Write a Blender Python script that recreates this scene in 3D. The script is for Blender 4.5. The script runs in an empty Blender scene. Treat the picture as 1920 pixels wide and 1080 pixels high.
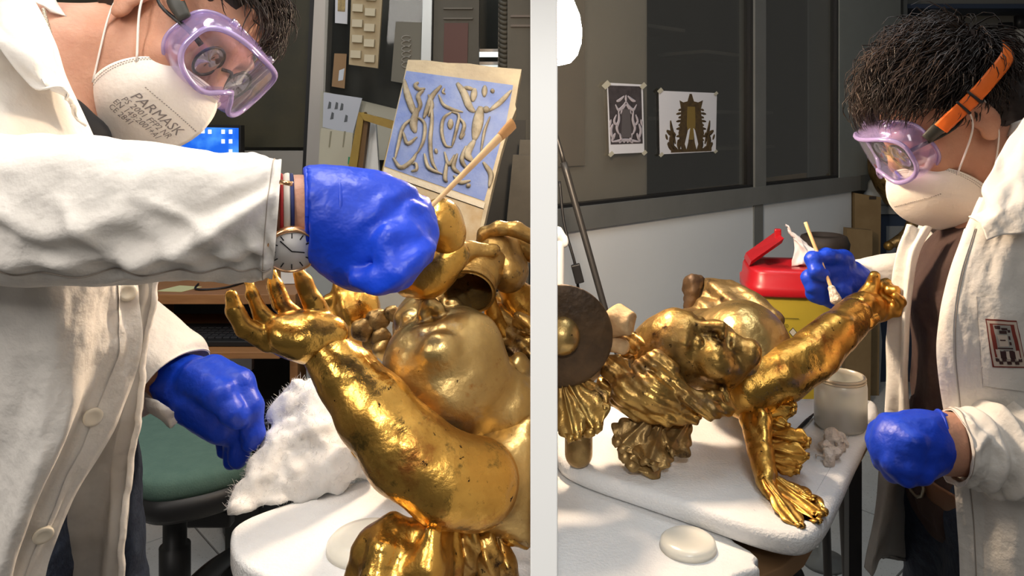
import bpy, bmesh, math, random
import numpy as np
import openvdb
from mathutils import Vector, Matrix

random.seed(4)
RNG = np.random.default_rng(4)
SC = bpy.context.scene
COL = SC.collection

# ------------------------------------------------------------------ camera
F, CX, HY, H = 1400.0, 1020.0, 230.0, 1.25      # focal length in pixels, principal point, eye height
cam = bpy.data.cameras.new('camera')
cam_o = bpy.data.objects.new('camera', cam)
COL.objects.link(cam_o)
cam_o.location = (0, 0, H)
cam_o.rotation_euler = (math.pi / 2, 0, 0)
cam.sensor_width = 36.0
cam.lens = F / 1920 * 36.0
cam.shift_x = (960 - CX) / 1920
cam.shift_y = (HY - 540) / 1920
cam.clip_start = 0.02
SC.camera = cam_o

# ------------------------------------------------------------------ world, lights, exposure
SC.view_settings.view_transform = 'Standard'
SC.view_settings.look = 'None'
SC.view_settings.exposure = 0.0
SC.view_settings.gamma = 1.0
SC.view_settings.use_curve_mapping = False
world = bpy.data.worlds.new('world')
SC.world = world
world.use_nodes = True
world.node_tree.nodes['Background'].inputs[0].default_value = (1.0, 0.97, 0.93, 1)
world.node_tree.nodes['Background'].inputs[1].default_value = 0.085


def area(name, loc, target, size, power, col, size_y=None, spread=180):
    l = bpy.data.lights.new(name, 'AREA')
    l.energy = power
    l.color = col
    l.size = size
    l.spread = math.radians(spread)
    if size_y:
        l.shape = 'RECTANGLE'
        l.size_y = size_y
    o = bpy.data.objects.new(name, l)
    COL.objects.link(o)
    o.location = loc
    o.rotation_euler = (Vector(target) - Vector(loc)).to_track_quat('-Z', 'Y').to_euler()
    return o


# ceiling lights of the workshop: one over each bench, one over the desk, plus added unseen fills for each side and an added spot on the partition edge
area('ceiling_light_bench', (-0.36, 0.80, 2.40), (-0.36, 0.78, 1.2), 0.22, 14, (1.0, 0.94, 0.86), 0.7)
area('ceiling_light_room', (0.6, 1.3, 2.8), (0.6, 1.5, 0), 0.3, 10, (0.86, 0.94, 1.0), 1.2)
area('fill_light_right', (0.3, -0.8, 2.5), (0.2, 1.0, 0.9), 0.5, 9, (1.0, 0.95, 0.88), 1.4)  # added unseen fill from behind the camera, brightens the right side
area('fill_light_left', (-1.05, -0.25, 2.2), (-0.45, 0.75, 1.0), 0.4, 17, (1.0, 0.93, 0.86), 0.9)  # added unseen fill, reaches only the side left of the partition
area('ceiling_light_desk', (-1.0, 2.0, 2.8), (-0.9, 2.4, 0.0), 0.3, 9, (0.9, 0.96, 1.0), 1.2)
sp = bpy.data.lights.new('partition_edge_fill', 'SPOT')  # added unseen lamp, brightens the partition's front edge
sp.energy = 50
sp.color = (1.0, 0.98, 0.95)
sp.spot_size = math.radians(15)
sp.spot_blend = 0.5
sp.shadow_soft_size = 0.04
sp_o = bpy.data.objects.new('partition_edge_fill', sp)
COL.objects.link(sp_o)
sp_o.location = (0.0, -0.8, 1.95)
sp_o.rotation_euler = (Vector((0, 0.4, 1.13)) - Vector(sp_o.location)).to_track_quat('-Z', 'Y').to_euler()

# ------------------------------------------------------------------ placing helpers


def V(*a):
    return np.array(a, float)


def P(px, py, D):
    """the point that stands D metres deep at a pixel of the 1920x1080 frame"""
    return np.array([(px - CX) * D / F, D, H - (py - HY) * D / F])


def m(px, D):
    return px * D / F


def nrm(v):
    v = np.asarray(v, float)
    return v / (np.linalg.norm(v) + 1e-12)


def onz(px, py, z):
    """the point at height z seen at a pixel"""
    D = (H - z) * F / (py - HY)
    return P(px, py, D)


# ------------------------------------------------------------------ objects
ORG = {}


def thing(name, label, cat, loc, group=None):
    o = bpy.data.objects.new(name, None)
    COL.objects.link(o)
    o.empty_display_size = 0.05
    o.location = tuple(loc)
    ORG[o.name] = np.array(loc, float)
    o['label'] = label
    o['category'] = cat
    if group:
        o['group'] = group
    return o


def tag(o, label, cat, group=None):
    o['label'] = label
    o['category'] = cat
    if group:
        o['group'] = group
    return o


def obj(name, verts, faces, mat, parent=None, smooth=True, kind=None, label=None):
    verts = np.asarray(verts, float)
    if parent is not None:
        org = ORG[parent.name]
    else:
        org = np.array([(verts[:, 0].min() + verts[:, 0].max()) / 2, (verts[:, 1].min() + verts[:, 1].max()) / 2, verts[:, 2].min()])
    me = bpy.data.meshes.new(name)
    me.from_pydata((verts - org).tolist(), [], faces if isinstance(faces, list) else faces.tolist())
    me.update()
    if smooth:
        me.shade_smooth()
    mats = mat if isinstance(mat, (list, tuple)) else [mat]
    for mm in mats:
        me.materials.append(mm)
    o = bpy.data.objects.new(name, me)
    COL.objects.link(o)
    if parent is not None:
        o.parent = parent
    else:
        o.location = org
    ORG[o.name] = org
    if kind:
        o['kind'] = kind
    if label:
        o['label'] = label
    return o


class MB:
    """collects shapes into one mesh"""

    def __init__(self):
        self.v, self.f, self.n = [], [], 0

    def add(self, v, f):
        v = np.asarray(v, float)
        self.v.append(v)
        self.f += [tuple(int(i) + self.n for i in q) for q in f]
        self.n += len(v)
        return self

    def build(self, name, mat, parent=None, smooth=True, kind=None, label=None):
        return obj(name, np.concatenate(self.v), self.f, mat, parent, smooth, kind, label)


def boxm(c, half, ax=None, bev=0.0):
    """a box with chamfered edges: verts, faces"""
    bm = bmesh.new()
    bmesh.ops.create_cube(bm, size=2)
    for v in bm.verts:
        v.co = Vector((v.co.x * half[0], v.co.y * half[1], v.co.z * half[2]))
    if bev:
        bmesh.ops.bevel(bm, geom=list(bm.edges), offset=bev, segments=2, affect='EDGES', profile=0.5)
    A = np.eye(3) if ax is None else np.array(ax)
    bm.verts.ensure_lookup_table()
    v = np.array([list(q.co) for q in bm.verts]) @ A + np.asarray(c)
    bm.verts.index_update()
    f = [[q.index for q in fa.verts] for fa in bm.faces]
    bm.free()
    return v, f


def prism(pts, off, inset=0.0):
    """a closed outline of 3-D points pushed along off"""
    pts = np.asarray(pts, float)
    off = np.asarray(off, float)
    n = len(pts)
    v = np.concatenate([pts, pts + off])
    f = [list(range(n - 1, -1, -1)), list(range(n, 2 * n))]
    for i in range(n):
        j = (i + 1) % n
        f.append([i, j, n + j, n + i])
    a = np.zeros(3)
    for i in range(n):
        a += np.cross(pts[i], pts[(i + 1) % n])
    if np.dot(a, off) < 0:
        f = [q[::-1] for q in f]
    return v, f


def crom(ps, n):
    """Catmull-Rom through points (k,d) -> n samples"""
    ps = np.asarray(ps, float)
    k = len(ps)
    t = np.linspace(0, k - 1, n)
    i = np.clip(t.astype(int), 0, k - 2)
    u = (t - i)[:, None]
    ext = np.concatenate([[2 * ps[0] - ps[1]], ps, [2 * ps[-1] - ps[-2]]])
    a, b, c, d = ext[i], ext[i + 1], ext[i + 2], ext[i + 3]
    return 0.5 * (2 * b + (c - a) * u + (2 * a - 5 * b + 4 * c - d) * u ** 2 + (3 * b - a - 3 * c + d) * u ** 3)


def frames(p, ref=None):
    t = np.gradient(p, axis=0)
    t /= np.linalg.norm(t, axis=1)[:, None] + 1e-12
    n0 = np.array(ref if ref is not None else (0, 0, 1.0))
    if abs(np.dot(n0, t[0])) > 0.95:
        n0 = np.array([1.0, 0, 0])
    N = []
    n = n0
    for i in range(len(p)):
        n = n - np.dot(n, t[i]) * t[i]
        n = n / (np.linalg.norm(n) + 1e-12)
        N.append(n)
    N = np.array(N)
    return t, N, np.cross(t, N)


def grid_faces(nu, nv, wrap=False):
    f = []
    for i in range(nu - 1):
        for j in range(nv if wrap else nv - 1):
            k = (j + 1) % nv
            f.append((i * nv + j, i * nv + k, (i + 1) * nv + k, (i + 1) * nv + j))
    return f


def tubem(pts, rad, n=40, sides=10, rb=None, ref=None, caps=True, disp=None, raw=False):
    """a swept tube with its own radius at each point; rb = second half axis"""
    pts = np.asarray(pts, float)
    rad = np.broadcast_to(np.asarray(rad, float), (len(pts),))
    rb = rad if rb is None else np.broadcast_to(np.asarray(rb, float), (len(pts),))
    if raw:
        q, r1, r2 = pts, rad, rb
        n = len(pts)
    else:
        q = crom(pts, n)
        r1 = crom(rad[:, None], n)[:, 0]
        r2 = crom(rb[:, None], n)[:, 0]
    t, N, B = frames(q, ref)
    a = np.linspace(0, 2 * np.pi, sides, endpoint=False)
    A, U = np.meshgrid(a, np.linspace(0, 1, n))
    d = np.zeros_like(A) if disp is None else disp(U, A)
    R1 = r1[:, None] + d
    R2 = r2[:, None] + d
    v = q[:, None, :] + (np.cos(A) * R1)[..., None] * N[:, None, :] + (np.sin(A) * R2)[..., None] * B[:, None, :]
    v = v.reshape(-1, 3)
    f = [g[::-1] for g in grid_faces(n, sides, True)]
    if caps:
        f.append(tuple(range(sides)))
        f.append(tuple(range((n - 1) * sides, n * sides))[::-1])
    f = [tuple(g[::-1]) for g in f]
    return v, f


def shellm(pts, rad, th, n=60, sides=48, rb=None, ref=None, disp=None):
    """an open tube with wall thickness"""
    vo, fo = tubem(pts, rad, n, sides, rb, ref, False, disp)
    rad = np.broadcast_to(np.asarray(rad, float), (len(pts),))
    rb2 = rad if rb is None else np.broadcast_to(np.asarray(rb, float), (len(pts),))
    vi, fi = tubem(pts, rad - th, n, sides, rb2 - th, ref, False, disp)
    k = len(vo)
    f = list(fo) + [tuple(i + k for i in q[::-1]) for q in fi]
    for e in (0, (n - 1) * sides):
        for j in range(sides):
            a, b = e + j, e + (j + 1) % sides
            q = (a, b, b + k, a + k)
            f.append(q if e == 0 else q[::-1])
    return np.concatenate([vo, vi]), f


def lathem(prof, org, axis, sides=48, ref=None):
    """prof: (radius, height along axis)"""
    axis = nrm(axis)
    r = np.array(ref if ref is not None else ((1, 0, 0) if abs(axis[0]) < 0.8 else (0, 1, 0)), float)
    n = nrm(r - np.dot(r, axis) * axis)
    b = np.cross(axis, n)
    a = np.linspace(0, 2 * np.pi, sides, endpoint=False)
    v = []
    for rr, hh in prof:
        rr = max(rr, 1e-5)
        v.append(np.asarray(org) + hh * axis + rr * (np.cos(a)[:, None] * n + np.sin(a)[:, None] * b))
    v = np.concatenate(v)
    f = grid_faces(len(prof), sides, True)
    f.append(tuple(range(sides))[::-1])
    f.append(tuple(range((len(prof) - 1) * sides, len(prof) * sides)))
    return v, f


def bicrom(ctrl, nu, nv):
    c = np.asarray(ctrl, float)
    a = np.stack([crom(c[i], nv) for i in range(c.shape[0])])
    return np.stack([crom(a[:, j], nu) for j in range(nv)], 1)


def patchm(ctrl, nu, nv, th, disp=None, away=(0, 1, 0), world_pts=False):
    """a cloth panel through a grid of control points; th = thickness, disp(U,V) moves it along its normal"""
    c = np.asarray(ctrl, float)
    if not world_pts:
        c = np.array([[P(*q) for q in row] for row in c])
    g = bicrom(c, nu, nv)
    du = np.gradient(g, axis=0)
    dv = np.gradient(g, axis=1)
    n = np.cross(du, dv)
    n /= np.linalg.norm(n, axis=2)[..., None] + 1e-12
    if (n * np.array(away)).sum() > 0:
        n = -n
        flip = True
    else:
        flip = False
    if disp is not None:
        U, W = np.meshgrid(np.linspace(0, 1, nu), np.linspace(0, 1, nv), indexing='ij')
        g = g + n * disp(U, W)[..., None]
        du = np.gradient(g, axis=0)
        dv = np.gradient(g, axis=1)
        n2 = np.cross(du, dv)
        n2 /= np.linalg.norm(n2, axis=2)[..., None] + 1e-12
        if (n2 * n).sum() < 0:
            n2 = -n2
        n = n2
    front = g.reshape(-1, 3)
    back = (g - n * th).reshape(-1, 3)
    k = nu * nv
    fs = grid_faces(nu, nv)
    if flip:
        fs = [q[::-1] for q in fs]
    f = list(fs) + [tuple(i + k for i in q[::-1]) for q in fs]
    rim = [i * nv for i in range(nu)]
    ring = list(range(nv)) + [i * nv + nv - 1 for i in range(1, nu)] + list(range(nu * nv - 2, (nu - 1) * nv - 1, -1)) + [i * nv for i in range(nu - 2, 0, -1)]
    for i in range(len(ring)):
        a, b = ring[i], ring[(i + 1) % len(ring)]
        q = (a, a + k, b + k, b)
        f.append(q[::-1] if flip else q)
    return np.concatenate([front, back]), f, g, n


# ------------------------------------------------------------------ noise
def _h(i, j, k, s):
    n = (i * 374761393 + j * 668265263 + k * 2147483647 + s * 144269) & 0xffffffff
    n = ((n ^ (n >> 13)) * 1274126177) & 0xffffffff
    n = n ^ (n >> 16)
    return (n & 0xffff) / 65535.0


def vnoise(p, freq, seed=0):
    q = np.asarray(p) * freq
    i = np.floor(q).astype(np.int64)
    t = q - i
    t = t * t * (3 - 2 * t)
    r = 0
    for dx in (0, 1):
        for dy in (0, 1):
            for dz in (0, 1):
                w = (t[..., 0] if dx else 1 - t[..., 0]) * (t[..., 1] if dy else 1 - t[..., 1]) * (t[..., 2] if dz else 1 - t[..., 2])
                r = r + w * _h(i[..., 0] + dx, i[..., 1] + dy, i[..., 2] + dz, seed)
    return r * 2 - 1


def fbm(p, freq, oct=3, seed=0):
    r, a = 0, 1.0
    for o in range(oct):
        r = r + a * vnoise(p, freq * 2 ** o, seed + o * 17)
        a *= 0.5
    return r


def n2(U, W, fu, fw, seed=0, oct=2):
    return fbm(np.stack([U * fu, W * fw, np.zeros_like(U) + seed * 1.7], -1), 1.0, oct, seed)


def creases(U, W, lines, amp=1.0):
    """soft ridges along straight lines in the panel: (u0,v0,u1,v1,width,height)"""
    d = np.zeros_like(U)
    for (u0, v0, u1, v1, w, h) in lines:
        du, dv = u1 - u0, v1 - v0
        L2 = du * du + dv * dv
        t = np.clip(((U - u0) * du + (W - v0) * dv) / L2, 0, 1)
        q = np.hypot(U - u0 - t * du, W - v0 - t * dv)
        d += h * np.exp(-(q / w) ** 2) * np.sin(np.pi * (0.12 + 0.76 * t))
    return d * amp


# ------------------------------------------------------------------ implicit shapes
class SD:
    """smooth union of round cones, ellipsoids and boxes, meshed as one skin"""

    def __init__(self, res=0.003):
        self.res, self.ops = res, []

    def cone(self, a, b, ra, rb, k=0.01, op='u'):
        self.ops.append(('c', np.asarray(a, float), np.asarray(b, float), float(ra), float(rb), k, op))
        return self

    def tube(self, pts, k=0.006, op='u'):
        """pts: (px,py,D,radius in px)"""
        q = [(P(x, y, D), m(r, D)) for x, y, D, r in pts]
        if len(q) == 1:
            q = q * 2
        for (a, ra), (b, rb) in zip(q[:-1], q[1:]):
            self.cone(a, b, ra, rb, k, op)
        return self

    def ball(self, px, py, D, r, k=0.008, op='u'):
        return self.cone(P(px, py, D), P(px, py, D) + 1e-5, m(r, D), m(r, D), k, op)

    def ell(self, c, r, ax=None, k=0.01, op='u'):
        self.ops.append(('e', np.asarray(c, float), np.asarray(r, float), np.eye(3) if ax is None else np.asarray(ax, float), None, k, op))
        return self

    def pell(self, px, py, D, rx, ry, rd, rot=0, k=0.008, op='u'):
        """ellipsoid at a pixel; rx, ry in px (rot degrees, clockwise in the picture), rd depth half-axis in metres"""
        a = math.radians(rot)
        ax = np.array([[math.cos(a), 0, -math.sin(a)], [math.sin(a), 0, math.cos(a)], [0, 1, 0]])
        return self.ell(P(px, py, D), (m(rx, D), m(ry, D), rd), ax, k, op)

    def box(self, c, h, ax=None, rnd=0.003, k=0.004, op='u'):
        self.ops.append(('b', np.asarray(c, float), np.asarray(h, float), np.eye(3) if ax is None else np.asarray(ax, float), rnd, k, op))
        return self

    def bbox(self, o):
        if o[0] == 'c':
            r = max(o[3], o[4])
            return np.minimum(o[1], o[2]) - r, np.maximum(o[1], o[2]) + r
        e = np.sqrt(((o[3] * o[2][:, None]) ** 2).sum(0)) if o[0] == 'e' else np.abs(o[3] * o[2][:, None]).sum(0)
        return o[1] - e, o[1] + e

    def mesh(self, clip=None, disp=None):
        res = self.res
        bbs = [self.bbox(o) for o in self.ops]
        lo = np.min([b[0] for b, o in zip(bbs, self.ops) if o[-1] == 'u'], 0) - 6 * res - 0.012
        hi = np.max([b[1] for b, o in zip(bbs, self.ops) if o[-1] == 'u'], 0) + 6 * res + 0.012
        n = np.ceil((hi - lo) / res).astype(int) + 1
        d = np.full(n, 0.05, np.float32)
        axs = [(lo[i] + np.arange(n[i]) * res).astype(np.float32) for i in range(3)]
        for o, (b0, b1) in zip(self.ops, bbs):
            k = max(o[5], 1e-5)
            mg = k + 4 * res
            i0 = np.clip(np.floor((b0 - mg - lo) / res).astype(int), 0, n)
            i1 = np.clip(np.ceil((b1 + mg - lo) / res).astype(int) + 1, 0, n)
            if np.any(i1 <= i0):
                continue
            sl = tuple(slice(i0[j], i1[j]) for j in range(3))
            X = axs[0][sl[0]][:, None, None]
            Y = axs[1][sl[1]][None, :, None]
            Z = axs[2][sl[2]][None, None, :]
            if o[0] == 'c':
                _, a, b, ra, rb = o[:5]
                ab = b - a
                L = float(ab @ ab) + 1e-12
                t = np.clip(((X - a[0]) * ab[0] + (Y - a[1]) * ab[1] + (Z - a[2]) * ab[2]) / L, 0, 1)
                q = np.sqrt((X - a[0] - t * ab[0]) ** 2 + (Y - a[1] - t * ab[1]) ** 2 + (Z - a[2] - t * ab[2]) ** 2) - (ra + (rb - ra) * t)
            else:
                c, r, A = o[1], o[2], o[3]
                l = [(X - c[0]) * A[j, 0] + (Y - c[1]) * A[j, 1] + (Z - c[2]) * A[j, 2] for j in range(3)]
                if o[0] == 'e':
                    k0 = np.sqrt((l[0] / r[0]) ** 2 + (l[1] / r[1]) ** 2 + (l[2] / r[2]) ** 2)
                    k1 = np.sqrt((l[0] / r[0] ** 2) ** 2 + (l[1] / r[1] ** 2) ** 2 + (l[2] / r[2] ** 2) ** 2)
                    q = k0 * (k0 - 1) / (k1 + 1e-9)
                else:
                    rn = o[4]
                    e = [np.abs(l[j]) - (r[j] - rn) for j in range(3)]
                    q = np.sqrt(np.maximum(e[0], 0) ** 2 + np.maximum(e[1], 0) ** 2 + np.maximum(e[2], 0) ** 2) + np.minimum(np.maximum(np.maximum(e[0], e[1]), e[2]), 0) - rn
            cur = d[sl]
            if o[-1] == 'u':
                h = np.clip(0.5 + 0.5 * (cur - q) / k, 0, 1)
                d[sl] = cur * (1 - h) + q * h - k * h * (1 - h)
            else:
                q = -q
                h = np.clip(0.5 - 0.5 * (cur - q) / k, 0, 1)
                d[sl] = cur * (1 - h) + q * h + k * h * (1 - h)
        if clip is not None:                      # planes (point, normal): keep the side against the normal
            for p, nn in clip:
                nn = nrm(nn)
                pl = (axs[0][:, None, None] - p[0]) * nn[0] + (axs[1][None, :, None] - p[1]) * nn[1] + (axs[2][None, None, :] - p[2]) * nn[2]
                d = np.maximum(d, pl)
        if disp is not None:
            band = np.argwhere(np.abs(d) < 5 * res)
            pts = lo + band * res
            d[tuple(band.T)] -= disp(pts).astype(np.float32)
        g = openvdb.FloatGrid(0.05)
        g.copyFromArray(d)
        pts, tri, quad = g.convertToPolygons(0.0, 0.0)
        v = np.asarray(pts, float) * res + lo
        f = [tuple(int(i) for i in q) for q in quad] + [tuple(int(i) for i in q) for q in tri]
        q = np.asarray(quad)
        vol = np.einsum('ij,ij->i', v[q[:, 0]] - v.mean(0), np.cross(v[q[:, 1]] - v[q[:, 0]], v[q[:, 2]] - v[q[:, 0]])).sum()
        if vol < 0:
            f = [t[::-1] for t in f]
        return v, f

    def build(self, name, mat, parent=None, clip=None, disp=None, kind=None, label=None, relax=1):
        v, f = self.mesh(clip, disp)
        o = obj(name, v, f, mat, parent, True, kind, label)
        return o
# ------------------------------------------------------------------ materials
def mat(name, base, rough=0.5, metal=0.0, spec=0.5, var=None, vscale=20, bump=0.0, bscale=80, bdet=3,
        sheen=0.0, sss=0.0, sss_col=None, alpha=1.0, trans=0.0, coat=0.0, rvar=0.0, spots=None, stretch=None, ior=1.45):
    """principled material; var = second colour mixed by noise, spots = (colour, scale, threshold, softness) marks"""
    M = bpy.data.materials.new(name)
    M.use_nodes = True
    nt = M.node_tree
    N, L = nt.nodes, nt.links
    b = N['Principled BSDF']
    b.inputs['Base Color'].default_value = (*base, 1)
    b.inputs['Roughness'].default_value = rough
    b.inputs['Metallic'].default_value = metal
    b.inputs['Specular IOR Level'].default_value = spec
    b.inputs['IOR'].default_value = ior
    b.inputs['Alpha'].default_value = alpha
    b.inputs['Transmission Weight'].default_value = trans
    b.inputs['Coat Weight'].default_value = coat
    if sheen:
        b.inputs['Sheen Weight'].default_value = sheen
        b.inputs['Sheen Roughness'].default_value = 0.5
    if sss:
        b.inputs['Subsurface Weight'].default_value = sss
        b.inputs['Subsurface Radius'].default_value = (0.01, 0.004, 0.002) if sss_col is None else sss_col
        b.inputs['Subsurface Scale'].default_value = 1.0
    tc = N.new('ShaderNodeTexCoord')
    co = tc.outputs['Object']
    if stretch:
        mp = N.new('ShaderNodeMapping')
        mp.inputs['Scale'].default_value = stretch
        L.new(co, mp.inputs[0])
        co = mp.outputs[0]
    col = None
    if var:
        no = N.new('ShaderNodeTexNoise')
        no.inputs['Scale'].default_value = vscale
        no.inputs['Detail'].default_value = 5
        no.inputs['Roughness'].default_value = 0.6
        L.new(co, no.inputs[0])
        cr = N.new('ShaderNodeValToRGB')
        cr.color_ramp.elements[0].position = 0.36
        cr.color_ramp.elements[0].color = (*base, 1)
        cr.color_ramp.elements[1].position = 0.66
        cr.color_ramp.elements[1].color = (*var, 1)
        L.new(no.outputs[0], cr.inputs[0])
        col = cr.outputs[0]
        if rvar:
            mr = N.new('ShaderNodeMapRange')
            mr.inputs[1].default_value = 0.3
            mr.inputs[2].default_value = 0.7
            mr.inputs[3].default_value = max(rough - rvar, 0.05)
            mr.inputs[4].default_value = rough + rvar
            L.new(no.outputs[0], mr.inputs[0])
            L.new(mr.outputs[0], b.inputs['Roughness'])
    for sp in (spots or []):
        scol, ssc, thr, soft = sp
        n3 = N.new('ShaderNodeTexNoise')
        n3.inputs['Scale'].default_value = ssc
        n3.inputs['Detail'].default_value = 6
        n3.inputs['Roughness'].default_value = 0.7
        L.new(co, n3.inputs[0])
        mr = N.new('ShaderNodeMapRange')
        mr.inputs[1].default_value = thr
        mr.inputs[2].default_value = thr + soft
        L.new(n3.outputs[0], mr.inputs[0])
        mx = N.new('ShaderNodeMix')
        mx.data_type = 'RGBA'
        L.new(mr.outputs[0], mx.inputs[0])
        if col is not None:
            L.new(col, mx.inputs[6])
        else:
            mx.inputs[6].default_value = (*base, 1)
        mx.inputs[7].default_value = (*scol, 1)
        col = mx.outputs[2]
    if col is not None:
        L.new(col, b.inputs['Base Color'])
    if bump:
        nb = N.new('ShaderNodeTexNoise')
        nb.inputs['Scale'].default_value = bscale
        nb.inputs['Detail'].default_value = bdet
        L.new(co, nb.inputs[0])
        bp = N.new('ShaderNodeBump')
        bp.inputs['Strength'].default_value = bump
        bp.inputs['Distance'].default_value = 0.01
        L.new(nb.outputs[0], bp.inputs['Height'])
        L.new(bp.outputs[0], b.inputs['Normal'])
    return M


def clear(name, tint, gloss=0.12, body=0.2, body_col=None, rough=0.05, transl=0.0, fres=0.55):
    """thin clear plastic or glass: see-through with a tint, a gloss and a little milky body"""
    M = bpy.data.materials.new(name)
    M.use_nodes = True
    nt = M.node_tree
    N, L = nt.nodes, nt.links
    for n in list(N):
        N.remove(n)
    out = N.new('ShaderNodeOutputMaterial')
    tr = N.new('ShaderNodeBsdfTransparent')
    tr.inputs[0].default_value = (*tint, 1)
    df = N.new('ShaderNodeBsdfDiffuse')
    df.inputs[0].default_value = (*(body_col or tint), 1)
    if transl:
        tl_ = N.new('ShaderNodeBsdfTranslucent')
        tl_.inputs[0].default_value = (*(body_col or tint), 1)
        m0 = N.new('ShaderNodeMixShader')
        m0.inputs[0].default_value = transl
        L.new(df.outputs[0], m0.inputs[1])
        L.new(tl_.outputs[0], m0.inputs[2])
        df = m0
    gl = N.new('ShaderNodeBsdfGlossy')
    gl.inputs['Roughness'].default_value = rough
    gl.inputs[0].default_value = (1, 1, 1, 1)
    m1 = N.new('ShaderNodeMixShader')
    m1.inputs[0].default_value = body
    L.new(tr.outputs[0], m1.inputs[1])
    L.new(df.outputs[0], m1.inputs[2])
    fr = N.new('ShaderNodeFresnel')
    fr.inputs[0].default_value = 1.45
    ad = N.new('ShaderNodeMath')
    ad.operation = 'MULTIPLY_ADD'
    ad.inputs[1].default_value = fres
    ad.inputs[2].default_value = gloss * 0.3
    L.new(fr.outputs[0], ad.inputs[0])
    m2 = N.new('ShaderNodeMixShader')
    L.new(ad.outputs[0], m2.inputs[0])
    L.new(m1.outputs[0], m2.inputs[1])
    L.new(gl.outputs[0], m2.inputs[2])
    L.new(m2.outputs[0], out.inputs[0])
    return M


def emit(name, col, s):
    M = bpy.data.materials.new(name)
    M.use_nodes = True
    N, L = M.node_tree.nodes, M.node_tree.links
    b = N['Principled BSDF']
    b.inputs['Base Color'].default_value = (*col, 1)
    b.inputs['Emission Color'].default_value = (*col, 1)
    b.inputs['Emission Strength'].default_value = s
    return M


GOLD = mat('bright_gilding', (0.70, 0.405, 0.09), 0.31, 0.95, var=(0.48, 0.25, 0.05), vscale=18, bump=0.22, bscale=55, bdet=6, rvar=0.14,
           spots=[((0.36, 0.13, 0.03), 22, 0.56, 0.14), ((0.20, 0.13, 0.035), 38, 0.57, 0.10), ((0.035, 0.02, 0.01), 120, 0.64, 0.03)])
GOLD2 = mat('worn_gilding', (0.58, 0.35, 0.095), 0.36, 0.88, var=(0.27, 0.16, 0.055), vscale=18, bump=0.30, bscale=50, bdet=6, rvar=0.13,
            spots=[((0.09, 0.05, 0.022), 30, 0.55, 0.10), ((0.50, 0.36, 0.20), 20, 0.60, 0.12), ((0.03, 0.018, 0.01), 120, 0.64, 0.03)])
GOLD3 = mat('dull_gilding', (0.42, 0.27, 0.10), 0.42, 0.78, var=(0.22, 0.14, 0.06), vscale=18, bump=0.35, bscale=55, bdet=6, rvar=0.10,
            spots=[((0.07, 0.042, 0.022), 34, 0.55, 0.12)])
GOLDP = mat('pale_rubbed_gilding', (0.60, 0.41, 0.155), 0.36, 0.90, var=(0.40, 0.265, 0.10), vscale=16, bump=0.22, bscale=50, bdet=6, rvar=0.13,
            spots=[((0.42, 0.34, 0.23), 18, 0.57, 0.14), ((0.34, 0.15, 0.04), 26, 0.60, 0.10), ((0.05, 0.03, 0.015), 120, 0.65, 0.03)])
BRONZE = mat('dark_back_of_gilding', (0.115, 0.066, 0.03), 0.5, 0.35, var=(0.055, 0.033, 0.018), vscale=22, bump=0.3, bscale=50)
RAWWOOD = mat('bare_carved_wood', (0.62, 0.42, 0.22), 0.7, 0.05, var=(0.40, 0.25, 0.12), vscale=40, bump=0.3, bscale=60)
BLUE = mat('blue_nitrile', (0.006, 0.055, 0.62), 0.42, 0, 0.5, var=(0.004, 0.04, 0.50), vscale=18, bump=0.22, bscale=60)
BLUED = mat('deep_blue_nitrile', (0.006, 0.030, 0.34), 0.42, 0, 0.5, var=(0.005, 0.022, 0.25), vscale=18, bump=0.25, bscale=60)
COAT = mat('white_cotton', (0.82, 0.785, 0.735), 0.85, 0, 0.2, var=(0.76, 0.72, 0.67), vscale=9, bump=0.75, bscale=22, bdet=5, sheen=0.1)
COATR = mat('cream_cotton', (0.74, 0.68, 0.59), 0.85, 0, 0.2, var=(0.66, 0.60, 0.51), vscale=9, bump=0.5, bscale=20, bdet=4, sheen=0.1)
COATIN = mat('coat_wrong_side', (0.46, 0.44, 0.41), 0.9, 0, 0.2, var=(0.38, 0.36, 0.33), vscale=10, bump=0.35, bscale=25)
SEAM = mat('dark_seam_thread', (0.42, 0.36, 0.31), 0.9)  # darker thread tone for seams and cuff stitching
BUTTON = mat('pearl_button', (0.80, 0.74, 0.62), 0.25, 0, 0.5)
SKIN = mat('skin', (0.56, 0.30, 0.20), 0.5, 0, 0.4, var=(0.50, 0.245, 0.16), vscale=25, bump=0.12, bscale=200, sss=0.12,
           spots=[((0.30, 0.20, 0.15), 60, 0.66, 0.1)])
SKINR = mat('tanned_skin', (0.45, 0.22, 0.13), 0.5, 0, 0.4, var=(0.38, 0.175, 0.10), vscale=25, bump=0.12, bscale=200, sss=0.1,
            spots=[((0.24, 0.13, 0.085), 50, 0.66, 0.1)])
HAIR = mat('dark_hair', (0.016, 0.011, 0.009), 0.46, 0, 0.5, var=(0.035, 0.020, 0.014), vscale=30)
MASK = mat('mask_fleece', (0.86, 0.80, 0.73), 0.85, 0, 0.2, bump=0.1, bscale=160)
MASKL = mat('mask_weld', (0.42, 0.37, 0.34), 0.8)
PRINT = mat('grey_print', (0.24, 0.21, 0.20), 0.8)
ELASTIC = mat('white_elastic', (0.85, 0.81, 0.76), 0.8)
LILAC = clear('lilac_clear_plastic', (0.90, 0.84, 0.98), 0.3, 0.16, (0.62, 0.50, 0.92), 0.12)
LILACR = clear('lilac_rim_plastic', (0.80, 0.72, 0.95), 0.4, 0.45, (0.60, 0.48, 0.90), 0.12)
LENS = clear('clear_visor', (0.95, 0.94, 0.98), 0.08, 0.03, (0.8, 0.8, 0.9), 0.03, 0, 0.22)
GLASS = clear('window_glass', (0.86, 0.86, 0.83), 0.06, 0.02, (0.30, 0.28, 0.25), 0.04, 0, 0.4)
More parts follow.
